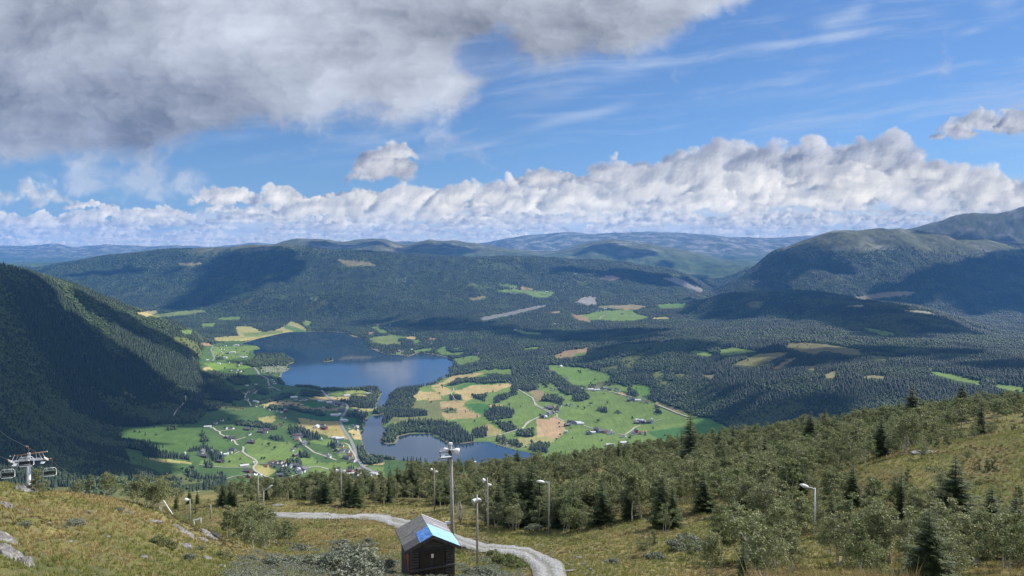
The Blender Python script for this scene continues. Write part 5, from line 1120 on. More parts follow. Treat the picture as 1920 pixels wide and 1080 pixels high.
for i, a in enumerate([(6,1012,0.62,0.30,0.16,'long bedrock slab above the large boulder in the lower left corner',-0.3,0.35),(12,1040,0.62,0.34,0.26,'large lichen covered boulder in the lower left corner',-0.5,0.30),(48,1058,0.30,0.22,0.24,'narrow pale flank of bedrock beside the large lower left boulder',-0.8,0.5),
     (6,948,0.20,0.2,0.22,'blocky pale rock half out of the grass at the left edge',0,0),(18,950,0.12,0.15,0.18,'small pale rock just right of the blocky one at the left edge',0.4,0),(46,922,0.55,0.5,0.42,'pale bedrock face below the lift tower',-0.2,0.45),
     (44,956,0.22,0.16,0.07,'thin flat stone below the pair of pale rocks',0.1,0),(125,1016,0.21,0.16,0.10,'flat white stone alone in the grass below the grey willow',0,0),(90,980,0.16,0.08,0.06,'small reddish splinter of stone in the middle of the knoll',-0.5,0),
     (165,963,0.22,0.18,0.20,'upright grey stone near the top of the knoll',0.2,0.2),(240,962,0.26,0.18,0.14,'pale stone on the right side of the knoll crest',0.1,0),(174,979,0.2,0.14,0.08,'low stone under the crest right of the willow',0,0),(198,1007,0.18,0.13,0.10,'small rounded stone in the middle of the knoll slope',0,0),
     (285,977,0.6,0.2,0.08,'flat strip of bedrock along the knoll edge above the outcrop',0,0.05),(340,997,0.85,0.36,0.22,'largest pale outcrop on the right flank of the knoll',-0.25,0.42),(352,1004,0.45,0.3,0.24,'lower tongue of the largest pale outcrop',-0.3,0.5),(388,1004,0.75,0.34,0.24,'second pale outcrop right of the largest one',-0.4,0.55),
     (400,1011,0.3,0.22,0.16,'pale block at the foot of the second outcrop',0,0.2),(378,1014,0.4,0.35,0.26,'mossy outcrop between the two pale ones',0,0.3),(345,1025,0.38,0.3,0.24,'dark grey outcrop below the largest pale one',0.2,0.1),(385,1048,0.3,0.25,0.2,'brownish rock low on the knoll flank',0,0.1),(410,1063,0.34,0.25,0.14,'grey stone at the bottom of the knoll flank',0,0),(268,1044,0.2,0.15,0.08,'low brown stone on the lower knoll slope',0,0),
     (520,948,1.4,1.0,0.35,'flat white slab beyond the track, below the birches',0.1,0),(1085,1045,0.30,0.2,0.1,'pale stone just right of the track bend',0,0),(1118,1041,0.22,0.16,0.08,'small white stone in the grass right of the track',0,0),(1066,1070,0.62,0.13,0.08,'long pale splinter of stone at the right track edge',0.3,0),(1095,1058,0.2,0.15,0.1,'low pale stone beside the long splinter',0,0),
     (1660,846,1.4,0.9,0.25,'pale bedrock patch on the heath hill at right',0.1,0),(1735,849,1.8,1.0,0.3,'wider pale bedrock patch on the heath hill at right',0.1,0),(1807,782,0.8,0.5,0.5,'pale boulder near the skyline beneath the broad pine',0,0),(1040,935,1.6,0.7,0.3,'brown rocky ledge in the glade of the birch wood',0.1,0)]):
    rock(*a[:6], rot=a[6], tilt=a[7], seed=i)
def stones():
    rg = np.random.default_rng(9); T = []
    for i in range(3):
        d = rg.normal(size=(14,3)); d /= np.linalg.norm(d, axis=1, keepdims=True); T.append(None)
    return T
# stones scattered beside the track
pts = []
rg_ = np.random.default_rng(21)
for _ in range(700):
    k = rg_.integers(0, _n); q = GB[k]*1.0 if rg_.uniform() < 0.35 else GA[k]*1.0; d = rg_.normal(0, 1.3); x, y = q[0]+d, q[1]+rg_.normal(0, 1.3); pts.append((x, y, nz(x, y)+0.03))
th = np.arange(6)*PI/3; ring = np.stack([np.cos(th), np.sin(th), 0*th], 1); mb_ = MB().hull(ring*np.array([1,0.8,1])+np.array([0,0,-.5]), ring*0.7+np.array([0.1,0,0.55])); ST = [mb_.mesh('t', M_ROCK)]
n0 = len(pts); sc = rg_.uniform(0.05, 0.16, n0)
gn_instancer('track_stones', np.array(pts), np.stack([sc,sc*rg_.uniform(.6,1,n0),sc*0.6],1), np.stack([0*sc,0*sc,rg_.uniform(0,6,n0)],1), ST, np.zeros(n0,int), 'loose stones thrown up along both edges of the gravel track', 'stones')
ORD = ['first','second','third','fourth','fifth','sixth','seventh','eighth','ninth','tenth','eleventh','twelfth','thirteenth','fourteenth','fifteenth','sixteenth','seventeenth','eighteenth','nineteenth','twentieth']
def ordn(k): return ORD[k] if k < 20 else '%d%s' % (k+1, {1:'st',2:'nd',3:'rd'}.get((k+1) % 10 if (k+1) % 100 not in (11,12,13) else 0, 'th'))
# ---------------------------------------------------------------- houses, barns and farms
WM = {'w':mat('white_wall',(0.76,0.75,0.72),var=0.06),'y':mat('ochre_wall',(0.50,0.36,0.16),var=0.1),'r':mat('red_wall',(0.26,0.045,0.03),var=0.15),'g':mat('grey_wall',(0.25,0.24,0.23),var=0.15),'b':mat('brown_wall',(0.10,0.065,0.045),var=0.2)}
RM = {'slate':mat('slate_roof',(0.13,0.13,0.14),0.6,var=0.2),'tile':mat('tile_roof',(0.30,0.11,0.06),0.8,var=0.2),'tin':mat('tin_roof',(0.60,0.61,0.63),0.4,var=0.08),'dark':mat('dark_roof',(0.055,0.055,0.06),0.6,var=0.2)}
M_WIN = mat('window_glass',(0.03,0.04,0.05),0.1,var=0.1,spec=0.6); M_CONC = mat('concrete',(0.50,0.49,0.47),0.8,var=0.1)
def house_parts(w, l, h, rise, wall, roof, fine=True):
    """gable house, ridge along x; returns list of (name, mesh, [(sub name, mesh)])"""
    out_ = []; m = MB(); a = l/2; b = w/2
    ring = [(-b, -1.5), (b, -1.5), (b, h), (0, h+rise), (-b, h)]
    m.hull(np.array([(-a, y, z) for y, z in ring]), np.array([(a, y, z) for y, z in ring])); out_.append(('wall', m.mesh('wall', WM[wall]), []))
    m = MB(); sl = rise/b
    for s in (-1, 1):
        q = [(0, h+rise+0.03), (s*(b+0.5), h-0.5*sl+0.03), (s*(b+0.5), h-0.5*sl+0.28), (0, h+rise+0.30)]
        m.hull(np.array([(-a-0.5, y, z) for y, z in q]), np.array([(a+0.5, y, z) for y, z in q]))
    ch = MB().box((a*0.3, 0.3, h+rise+0.4), (0.8, 0.7, 1.5)).mesh('chimney', M_CONC)
    out_.append(('roof', m.mesh('roof', RM[roof]), [('chimney', ch)] if fine else []))
    if fine:
        n = max(2, int(l/3.2))
        for i in range(n):
            x = -a+l*(i+0.5)/n
            for s in (-1, 1):
                for zz in ([1.5] if h < 4 else [1.5, 4.0]):
                    if s < 0 and i == n//2 and zz < 2: out_.append(('door', MB().box((x, s*(b+0.02), 0.95), (1.0, 0.05, 2.1)).mesh('door', M_DOOR), [])); continue
                    out_.append(('window', MB().box((x, s*(b+0.02), zz), (1.2, 0.05, 1.25)).mesh('window', M_WIN), []))
        for s in (-1, 1): out_.append(('window', MB().box((s*(a+0.02), 0, h+0.3), (0.05, 1.2, 1.2)).mesh('window', M_WIN), []))
    return out_
KIND = {'h':('house','white house with slate roof',[(8.5,12,5.2,3.0,'w','slate'),(8,10.5,4.6,2.8,'w','dark')]),'d':('house','white house with black roof',[(9,12,4.8,2.6,'w','dark')]),'y':('house','ochre house with tiled roof',[(8.5,11,5,2.8,'y','tile')]),
 'r':('barn','red barn',[(11,17,6,4,'r','slate')]),'b':('barn','grey barn',[(12,22,5.5,4,'g','slate'),(11,18,5.5,3.6,'b','slate')]),'w':('shed','long shed with pale tin roof',[(13,24,4.5,2.6,'w','tin')])}
TPL = {(k, i, f): house_parts(*v, fine=f) for k, (n, d, vs) in KIND.items() for i, v in enumerate(vs) for f in (True, False)}
SILO = MB().tube([(0,0,-1),(0,0,7),(0,0,8.2),(0,0,8.9)], [3.0,3.0,2.2,0.3], 14).mesh('tower', M_WHITE, True)
CARAVAN = [('body', MB().hull(np.array([(-3.1,y,z) for y, z in ((-1.1,0.5),(1.1,0.5),(1.1,2.5),(-1.1,2.5))]), np.array([(3.1,y,z) for y, z in ((-1.1,0.9),(1.1,0.9),(1.05,2.6),(-1.05,2.6))])).box((0,0,2.75),(5.6,2.0,0.2)).mesh('body', M_WHITE), []),
           ('awning', MB().box((0,-2.4,1.3),(5.2,2.5,2.3)).mesh('awning', mat('awning_cloth',(0.50,0.48,0.44))), [])]
CL = [
 ('in the farmstead under the left woods','g1','b1170,510 h1300,500 b1600,480 h1560,515 w1470,545 o1530,545 o1438,538 b1420,640 b1210,572 o935,540 h1150,545'),
 ('in the hamlet above the big left field','g1','w1250,160 h1450,70 h1500,180 d1590,182 b1800,190 h1830,260 b1855,370 b1510,305 b1590,320 h1560,345 h1360,110'),
 ('at the road fork left of the village','g1','w1760,700 h1730,690 o1885,668 r1800,780 r1815,850 h1910,812'),
 ('in the round village','g2','h460,628 y492,612 d512,642 h536,618 h560,652 h590,612 d602,652 y622,602 h640,642 y412,655 h720,662 b760,655 h800,642 d815,672 h792,702 w826,706 h850,742 h820,732 b880,690 b908,702 d862,672 b575,778 h880,722'),
 ('in the lower village by the main road','g2','h1500,722 r1470,726 r1590,716 y1640,712 h1612,742 h1660,732 d1702,742 h1560,777 w1600,782 h1640,772 h1690,762 h1740,772 w1790,752 h1815,745 h1620,722 d1580,752 y1530,745 h1665,760 w1480,760 h1350,690'),
 ('along the road above the lower village','g2','h1340,382 d1370,402 y1400,427 b1300,452 h1350,467 h1382,472 d1460,452 h1470,512 b1440,552 y1490,522 h1520,592 w1290,290 w1352,302 d1310,332 h1600,407 h1450,474 h1330,484 h1420,542 h1395,445'),
 ('among the trees in the middle fields','g2','r770,262 h795,302 h758,272 y802,322 d850,272 b880,362 h902,382 h742,452 h765,422 b778,517 h1180,502 h1215,537 b825,255'),
 ('by the far left farms below the hedge','g2','b340,187 b330,212 r410,192 h400,217 h362,242 b160,182 h180,247 b210,352'),
 ('around the straw field','g2','h1142,132 r1128,157 r1152,172 w1052,147 h640,32 d615,24 o1115,316 h1550,142 w1410,66 h1520,137 h1462,165'),
 ('on the far meadows left of the lake','g3','h300,72 h332,66 h442,70 w490,62 h522,60 h262,112 h300,122 y250,182 h282,167 b350,182 h382,172 w442,167 h500,202 h532,202 w328,237 h70,142 w55,266 w225,322 h372,312 h512,352 h572,332 h550,325 w622,235 w568,235 h230,202 d262,150 h315,150'),
 ('between the road bends left of the lake','g3','h408,427 h480,452 h502,422 d542,442 h640,647 h770,627 h762,702 d742,752 h790,732 h972,672 h1000,562 h1020,592 b968,522 d1040,617 h620,762 h662,742 w772,882 h640,850'),
 ('in the hamlets before the bridge','g3','h770,947 w1322,822 h1352,850 h1440,852 h1472,857 d1412,862 h1500,845 h870,957 r1192,947 h1240,947 b1272,942 y1302,930 h1162,917 h960,1002 d1070,1017 h1140,1032 h1192,1002 r1212,1020'),
 ('at the crossroads above the bridge','g4','w320,407 h420,412 w442,430 w490,437 h502,447 b562,452 r592,462 h622,482 b642,472 y660,462 h362,497 b402,492 d540,470 h610,455'),
 ('beside the road on the lake neck','g4','w520,617 w582,607 w702,332 w1020,305 h430,312 r828,552 d862,545 w665,692 w822,777 h790,782 h720,802 b620,547 h838,822 h880,1062'),
 ('under the upper meadow on the right','g5','w480,52 y360,112 b392,127 h560,217 h372,347 h412,352 b470,337 d680,322 b742,347 h215,230'),
 ('in the long farm row on the right','g5','r930,332 b1012,322 w940,352 w862,347 b1100,347 h1182,347 b1042,332 h1210,355'),
 ('in the farm closing that row','g5','b1390,472 w1460,482 h1522,457 h1530,492 y1570,502 h1602,507 h1340,440 b1345,485'),
 ('around the ploughed field','g5','b320,577 b352,592 y392,572 h470,562 r430,602 h457,627 h412,622 b560,542 h612,547 h320,657 h352,662 w290,694 b252,694 b382,642 b640,772 h600,792 w702,767 b592,762 b560,802 w732,782 o530,887 o558,887'),
 ('in the dark farm below the big meadow','g5','r930,857 b962,872 b1002,882 w870,897 y1052,892 h1082,887 o1120,882 h1142,902 h1100,907 b842,902'),
 ('in the farm on the bare meadow','g5','w1460,742 w1522,737 b1482,762 b1542,762 b1602,762 h1642,762 o1630,732 b1440,770'),
 ('beside the lowest right lane','g5','h1390,902 y1482,902 h1522,902 y1552,897 r1440,882 h1272,942 w1112,1055 w1282,1025 h1410,915'),
 ('on the far shore of the lake','g6','h780,402 w742,397 w890,382 b1210,362 h1180,367 h1250,372 h1450,372 h1042,212 h1040,232 y1080,272 h1120,252 h942,312 h1060,292 h870,207 h1100,292 h1012,312 d970,312 h1040,250 h1140,300 h1000,280'),
 ('by the field end across the lake','g6','b1700,432 h1740,442 h1690,420 d1725,425'),
 ('in the hillside rows beyond the lake','g6','y140,102 y170,97 y200,102 y240,67 y270,62 h310,62 h350,52 y460,67 h542,102 h620,67 h790,77 h1510,62 h1590,47 h450,122 y330,70 y290,72 h520,95'),
 ('on the bright clearing of the big mountain','g7','h640,182 h600,187 w690,197 h722,192 h560,187 h660,190 d620,190'),
 ('in the town far across the valley','g7','h1530,262 h1550,267 h1570,262 h1590,267 w1610,264 h1630,262 h1650,264 h1540,280 h1560,284 d1580,280 h1600,282 h1500,292 w1520,297 h1480,300 h1660,272 h1640,277 h1450,240 h1400,235 h1360,240 h1320,245 h1290,240 h1245,225 h1210,222'),
 ('in the distant farmland below the town','g7','b1050,342 h1092,347 w1150,332 w1182,327 b1130,347 b900,352 h1342,377 b1280,372 h1150,377 h992,347 h1012,352 d1072,350 h1205,330 h960,345 b850,355'),
 ('along the dark wooded road','g7','w750,452 h780,452 w880,452 h760,502 h870,490 h340,467 h440,497 h700,500 w600,712 h680,677 b140,692 h850,455 h725,450'),
]
GRP = {'house':'houses of the valley','barn':'barns of the valley','shed':'long sheds of the valley','silo':'white silos of the valley','caravan':'caravans on the lakeside campsite'}
hr = np.random.default_rng(31); BLD = []; HOUSE_XY = []
for place, k, s in CL:
    for it in s.split(): c = it[0]; a, b = it[1:].split(','); q = PT(k, [float(a), float(b)])[0]; BLD.append((c, q[0], q[1], place))
cg = PT('g3', [(a+hr.uniform(-8,8), b+hr.uniform(-5,5)) for b in (318,335,352,366,380,394,408,424,440,455) for a in range(850, 1240, 34) if not (b < 360 and a > 1130) and not (b > 430 and a > 1080)])
for q in cg:
    if hr.uniform() < 0.62: BLD.append(('c', q[0], q[1], 'on the lakeside campsite'))
G_ = ground([b[1] for b in BLD], [b[2] for b in BLD], 1100, 11500)
desc = {'h':'white house with slate roof','d':'white house with black roof','y':'ochre house with tiled roof','r':'red barn','b':'grey barn','w':'long shed with tin roof','o':'white silo','c':'white caravan'}
byk = {}
for i, b in enumerate(BLD): byk.setdefault((b[0], b[3]), []).append((b[1], i))
LBL = {}
for (c, place), l in byk.items():
    l.sort()
    for k, (a, i) in enumerate(l): LBL[i] = '%s %s%s' % (desc[c], place, '' if len(l) == 1 else ', %s from left' % ordn(k))
def put(root, parts):
    for nm, me, subs in parts:
        p = link(bpy.data.objects.new(nm, me), root)
        for sn, sm in subs: link(bpy.data.objects.new(sn, sm), p)
for i, ((c, a, b, place), g) in enumerate(zip(BLD, G_)):
    if np.isnan(g[0]) or g[2] < 1.0: continue
    fine = g[1] < 3300; rot = hr.uniform(-0.5, 0.5)+(0 if hr.uniform() < 0.7 else PI/2)
    z = float(np.min(height(g[0]+np.array([-4,4,-4,4,0]), g[1]+np.array([-3,-3,3,3,0]))))+0.6
    if c == 'c': r = empty('caravan', (g[0], g[1], z-0.6), hr.uniform(0, 3.1), LBL[i], 'caravan', GRP['caravan']); put(r, CARAVAN); rad = 8
    elif c == 'o': r = link(bpy.data.objects.new('silo', SILO)); r.location = (g[0], g[1], z); tag(r, LBL[i], 'silo', GRP['silo']); rad = 9
    else:
        kd = KIND[c][0]; v = int(hr.integers(0, len(KIND[c][2]))); r = empty(kd, (g[0], g[1], z), rot, LBL[i], kd, GRP[kd]); sc_ = hr.uniform(0.85, 1.12); r.scale = (sc_,)*3; put(r, TPL[(c, v, fine)]); rad = 15 if c in 'rbw' else 11
        HOUSE_XY.append((g[0], g[1]-14, 6.0))                      # keep the side that faces the picture free
    HOUSE_XY.append((g[0], g[1], rad))
ROADS_XY += HOUSE_XY
# round bales on the stubble, floating pier, little boat
M_BALE = mat('bale_wrap', (0.62,0.60,0.52), 0.6, var=0.1); th = np.arange(12)*PI/6; BALE = MB().hull(np.stack([0*th-0.65, 0.7*np.cos(th), 0.7*np.sin(th)+0.6], 1), np.stack([0*th+0.65, 0.7*np.cos(th), 0.7*np.sin(th)+0.6], 1)).mesh('bale', M_BALE)
bl = [(730,690),(742,700),(735,712),(760,705),(768,718),(780,700),(790,712),(800,722),(812,715),(770,735),(755,728),(825,728),(838,735),(750,740),(700,668),(815,738)]
G_ = ground(*PT('c4', bl).T, 1100, 9000)
for k, i in enumerate(np.argsort([b[0] for b in bl])):
    g = G_[i]; o = link(bpy.data.objects.new('hay_bale', BALE)); o.location = g; o.rotation_euler = (0,0,hr.uniform(0,3)); o.scale = (1.5,1.5,1.4); tag(o, 'round hay bale on the stubble beyond the wooded headland, %s from left' % ordn(k), 'hay bale', 'hay bales on the stubble field')
sh_ = [(218,906),(228,911),(234,913),(252,908),(342,921),(347,926),(366,924),(372,923),(378,917),(386,916)]; G_ = ground(*np.array(sh_, float).T, 600, 4000)
M_WOOL = mat('wool', (0.60,0.58,0.52)); SHEEP = MB().tube([(-0.65,0,0.65),(-0.5,0,0.7),(0,0,0.75),(0.5,0,0.72),(0.72,0,0.9),(0.95,0,0.95)], [0.12,0.32,0.36,0.32,0.16,0.06], 8).tube([(-.4,.15,.5),(-.4,.15,0)],.06,5).tube([(.4,.15,.5),(.4,.15,0)],.06,5).tube([(-.4,-.15,.5),(-.4,-.15,0)],.06,5).tube([(.4,-.15,.5),(.4,-.15,0)],.06,5).mesh('sheep', M_WOOL, True)
for k, g in enumerate(G_):
    if np.isnan(g[0]): continue
    o = link(bpy.data.objects.new('sheep', SHEEP)); o.location = g; o.rotation_euler = (0,0,k*1.1); o.scale = (1.5,)*3; tag(o, 'white sheep grazing the pasture beyond the left knoll, %s from the left' % ordn(k), 'sheep', 'sheep on the pasture below the knoll')
x, y = lake_xy(893, 869); o = empty('boathouse_pier', (x, y, 0), 0.3, 'small white boathouse and pier at the near tip of the lake', 'pier'); MB().box((0,0,0.5),(26,4,0.4)).box((10,-6,0.5),(3,14,0.35)).obj('deck', M_GREYW, o); MB().box((-6,4,2.4),(11,7,3.6)).obj('wall', M_WHITE, o); MB().hull(np.array([(-12,0,4.2),(-12,8,4.2),(-12,4,6.4)]), np.array([(0,0,4.2),(0,8,4.2),(0,4,6.4)])).obj('roof', RM['tin'], o)
x, y = lake_xy(658, 671); o = empty('rowing_boat', (x, y, 0), 0.4, 'small pale boat alone on the dark part of the lake', 'boat'); MB().hull(np.array([(-4,0,0.1),(-2,-1,0),(3,-1.1,0),(4,-0.8,0),(4,0.8,0),(3,1.1,0),(-2,1,0)]), np.array([(-5,0,1.3),(-2,-1.5,1.1),(3,-1.6,1.1),(4.3,-1.2,1.1),(4.3,1.2,1.1),(3,1.6,1.1),(-2,1.5,1.1)])).obj('hull', M_WHITE, o); MB().box((0.6,0,1.7),(2.6,1.9,1.4)).obj('cabin', M_WHITE, o)
# lone trees in the fields
LT = [('g2',440,388,13,'lone broad tree in the left meadow, the larger of two'),('g2',515,430,10,'lone tree in the left meadow, the smaller of two'),('g5',955,752,12,'lone round tree in the lower middle of the right meadow'),('g5',1073,520,10,'small lone tree in the upper right meadow'),('g5',860,540,13,'wide tree group in the upper middle meadow'),('g5',700,575,11,'tree beside the hedge end in the middle meadow'),
      ('g5',780,590,12,'tree west of the round copse in the meadow'),('g5',860,270,10,'tree on the scrubby bank above the farm row'),('g2',790,425,14,'tall tree beside the small house in the middle meadow'),('g2',960,368,9,'tree by the lane junction in the middle meadow'),('g2',840,108,9,'lone tree on the tan field edge'),('g5',475,930,9,'tree at the lower corner of the ploughed field'),('g5',430,980,8,'small tree below the ploughed field corner'),
      ('g1',900,760,10,'lone tree at the foot of the leftmost hedge'),('g1',1030,760,14,'tall tree above the tree row in the shaded fields'),('g3',1087,895,11,'lone tree on the tan strip before the bridge'),('g3',1215,890,9,'second lone tree on the tan strip before the bridge'),('g5',1355,975,12,'tree before the lowest right lane houses')]
M_LONE = leafmat('lone_leaves', (0.035,0.055,0.02), (0.055,0.08,0.028), (0.07,0.095,0.035), 0.1)
for i, (k, a, b, h_, lb) in enumerate(LT):
    q = PT(k, [a, b])[0]; g = gpt(q[0], q[1], 1100, 9000)
    if np.isnan(g[0]): continue
    rg = np.random.default_rng(700+i); n = 900; r = link(bpy.data.objects.new('field_tree', None)); r.location = g; tag(r, lb, 'tree', 'lone trees in the fields')
    MB().tube([(0,0,-1),(0.1,0,h_*0.3),(0,0.1,h_*0.6)], [h_*0.035,h_*0.03,h_*0.012], 7).obj('trunk', M_BARKS, r)
    lob = rg.normal(0, 1, (9,3))*np.array([h_*0.18,h_*0.18,h_*0.14])+np.array([0,0,h_*0.6]); pk = rg.integers(0, 9, n); o_ = rg.normal(size=(n,3)); o_ /= np.linalg.norm(o_, axis=1, keepdims=True)
    lv = leaf_quads(lob[pk]+o_*h_*0.23*rg.uniform(0,1,(n,1))**0.4, h_*0.05, rg); link(bpy.data.objects.new('crown', me2('crown', lv, M_LONE)), r)
    ROADS_XY.append((g[0], g[1], h_*0.4))
ROADS = np.array(ROADS_XY)
def clear_of(X, Y, P):                                    # True where no road or house stands
    ok = np.ones(len(X), bool)
    if len(P) == 0: return ok
    cs = 60.0; from collections import defaultdict
    g = defaultdict(list)
    for k, (x, y, r) in enumerate(P): g[(int(x//cs), int(y//cs))].append(k)
    ci = np.floor(X/cs).astype(int); cj = np.floor(Y/cs).astype(int)
    key = ci*100000+cj; order = np.argsort(key, kind='stable'); ks, st = np.unique(key[order], return_index=True)
    for a, s0 in enumerate(st):
        s1 = st[a+1] if a+1 < len(st) else len(order); ids = order[s0:s1]; i, j = ci[ids[0]], cj[ids[0]]
        near = [k for u in (-1,0,1) for v in (-1,0,1) for k in g.get((i+u, j+v), ())]
        if near:
            Q = P[near]; d = np.hypot(X[ids][:,None]-Q[:,0], Y[ids][:,None]-Q[:,1])-Q[:,2]; ok[ids] = (d > 0).all(1)
    return ok
frg = np.random.default_rng(77); allp = []
for y0, y1, cell, wmul, hmul in ((1150,2300,7.5,1.0,1.0),(2300,3600,8.5,1.1,1.0),(3600,5000,11.5,1.35,1.05),(5000,6800,13,1.45,1.0),(6800,9000,17,1.75,1.05),(9000,11200,22,2.1,1.1)):
    P = scatter(y0, y1, cell, frg); X, Y = P.T; px = 960+F*X/Y; keep = (px > -60) & (px < 1980); X, Y = X[keep], Y[keep]
    Z = height(X, Y); keep = visible(X, Y, Z) & (Z > 1.2); X, Y, Z = X[keep], Y[keep], Z[keep]
    px = 960+F*X/Y; lab = label(X, Y, Z); b = bare(X, Y, Z); hid = np.zeros(len(X), bool)
    for q_ in (5.0, 10.0, 15.0): hid |= label(X, Y, Z+q_) > 0            # keep the near side of every field open
    sh = (Z < 2.5) & (Y < 6800)
    open_ = COLARR[lab]
    scr = np.isin(lab, [COLTAB.index(SCRUB)]) & (fbm(X/40, Y/40, 3, 0.6, 400) > 0.10)
    u = frg.uniform(0, 1, len(X)); thin = sstep(fbm(X/150, Y/150, 4, 0.6, 410), 0.30, 0.55)*0.6+sstep(fbm(X/420, Y/600, 5, 0.6, 412), 0.22, 0.40)*0.75*sstep(Y, 4000, 6000)
    hedge = (lab > 0) & (Y < 5200) & (fbm(X/30, Y/30, 3, 0.6, 420) > 0.42+0.04*(X > -300))
    keep = (((lab == 0) & (u > b*1.15) & (u > thin)) | (scr & (u < 0.6)) | (hedge & (u < 0.5)) ) & ~(sh & (u > 0.5)); keep &= ~(hid & (lab == 0) & ((Y > 3300) | (Y < 1900) | (px > 1150))) & clear_of(X, Y, ROADS)
    X, Y, Z, lab = X[keep], Y[keep], Z[keep], lab[keep]; u2 = frg.uniform(0, 1, len(X))
    sp = fbm(X/260, Y/260, 4, 0.55, 430)*1.5+0.02+0.6*fbm(X/800, Y/1100, 3, 0.5, 433)
    px = 960+F*X/Y
    sp = sp+0.25*((px > 1250) & (Y < 3100))+0.2*((px < 430) & (Y < 3300) & (fbm(X/500, Y/500, 2, 0.5, 431) > -0.1))
    sp = sp-0.3*(lab > 0)-0.2*(Z < 25)*(px < 700)
    spruce = (sp+frg.normal(0, 0.12, len(X))) > 0.05
    hgt = np.where(spruce, 12.5+6*u2, 7+5*u2)*hmul*(0.8+0.4*sstep(fbm(X/120, Y/120, 3, 0.5, 440), -0.4, 0.4))
    hgt *= np.where(lab > 0, 0.7, 1.0)
    w = np.where(spruce, hgt*0.95, hgt*0.95)*wmul*frg.uniform(0.85, 1.15, len(X))
    allp.append(np.stack([X, Y, Z-0.3, w, hgt, spruce, frg.integers(0, 3, len(X))], 1))
    print('forest', y0, len(X), spruce.mean())
AP = np.concatenate(allp)
for sp, nm, T, lb, ct in ((1, 'spruce_forest', SF, 'dark spruce forest covering the slopes and shores of the valley', 'forest'), (0, 'leafy_woods', DF, 'paler leafy woods mixed among the spruces and around the farms', 'woods')):
    Q = AP[AP[:,5] == sp]; r = np.zeros((len(Q),3)); r[:,2] = frg.uniform(0, 6.28, len(Q))
    gn_instancer(nm, Q[:,:3], np.stack([Q[:,3],Q[:,3],Q[:,4]],1), r, T, Q[:,6].astype(int), lb, ct)
# ---------------------------------------------------------------- clouds overhead: real bodies that shade the land
M_CLOUD = bpy.data.materials.new('cloud_body'); M_CLOUD.use_nodes = True; N.nt = M_CLOUD.node_tree; b_ = M_CLOUD.node_tree.nodes['Principled BSDF']; b_.inputs['Base Color'].default_value = (0.85,0.86,0.88,1); b_.inputs['Roughness'].default_value = 1; b_.inputs['Specular IOR Level'].default_value = 0
def shade_cloud(poly, alt, lb, seed, wob=150.0, cell=30.0, holes=0.0, ymax=11800):
    P = np.array(poly, float); G = ground(P[:,0], P[:,1], 900, ymax)
    G = G[~np.isnan(G[:,0])]; Sv = np.array(S)
    while True:                                                # high enough to stand above the picture
        t = (alt-G[:,2])/Sv[2]; Q = G[:,:2]+Sv[None,:2]*t[:,None]
        if ((alt-60-HC)/(Q[:,1]+wob*2.5)).min() > 0.35: break
        alt += 150
    x0, y0 = Q.min(0)-wob*2; x1, y1 = Q.max(0)+wob*2; xs = np.arange(x0, x1, cell); yy = np.arange(y0, y1, cell); X, Y = np.meshgrid(xs, yy)
    sd = poly_sd(X, Y, Q).reshape(X.shape); n = fbm(X/(wob*3.2), Y/(wob*3.2), 6, 0.6, 800+seed)
    d = -sd+n*wob*2.2-holes*np.maximum(fbm(X/(wob*2.4)+50, Y/(wob*2.4), 5, 0.62, 840+seed)-0.05, 0)*wob*7
    ins = d > 0; T = np.sqrt(np.clip(d, 0, 400)/400)*260+20
    top = alt+T*(1+0.35*fbm(X/200, Y/200, 5, 0.55, 860+seed)); bot = alt-10-T*0.12*(1+fbm(X/150, Y/150, 4, 0.6, 880+seed))
    n_, m_ = X.shape; idx = np.arange(n_*m_).reshape(n_, m_); a, b, c, e = idx[:-1,:-1], idx[:-1,1:], idx[1:,1:], idx[1:,:-1]
    k = (ins[:-1,:-1] & ins[:-1,1:] & ins[1:,1:] & ins[1:,:-1]); up = np.stack([a[k],b[k],c[k],e[k]], -1); N0 = n_*m_; dn = up[:,::-1]+N0
    edges = {}
    E = np.concatenate([up[:,[0,1]],up[:,[1,2]],up[:,[2,3]],up[:,[3,0]]]); key = np.sort(E, axis=1); u, ix, ct = np.unique(key[:,0]*N0+key[:,1], return_index=True, return_counts=True); bd = E[ix[ct == 1]]
    side = np.stack([bd[:,1], bd[:,0], bd[:,0]+N0, bd[:,1]+N0], -1)
    V = np.concatenate([np.stack([X,Y,top],-1).reshape(-1,3), np.stack([X,Y,bot],-1).reshape(-1,3)]); Fq = np.concatenate([up, dn, side]); used = np.unique(Fq); mp = np.full(len(V), -1); mp[used] = np.arange(len(used))
    V = V[used]; cen = V.mean(0); lo = V[:,2].min(); el_ = ((V[:,2]-HC)/np.maximum(V[:,1], 1)).min(); print('cloud', lb, 'lowest slope', round(float(el_), 3), len(Fq))
    return tag(link(bpy.data.objects.new('cloud', mesh_np('cloud', V, mp[Fq], M_CLOUD))), kind='structure')
shade_cloud([(-80,494),(0,498),(60,519),(100,545),(120,570),(150,602),(200,636),(260,676),(330,722),(395,750),(440,760),(430,790),(330,800),(250,810),(300,850),(330,905),(200,900),(-80,900)], 2400, 'over the left mountainside', 1, 85, 16, 0.22, 4500)
shade_cloud([(150,553),(230,592),(300,628),(350,650),(372,668),(350,672),(290,645),(220,612),(150,575)], 2400, 'along the left spur', 13, 35, 12, 0.1, 4500)
shade_cloud([(390,705),(480,700),(560,712),(640,760),(690,800),(620,795),(540,760),(450,760),(400,735)], 2900, 'over the lake neck', 2, 90, 18, 0.5)
shade_cloud([(640,450),(760,462),(900,468),(860,480),(700,474)], 5200, 'over the middle crest', 3, 160, 40, 0.1, 17000)
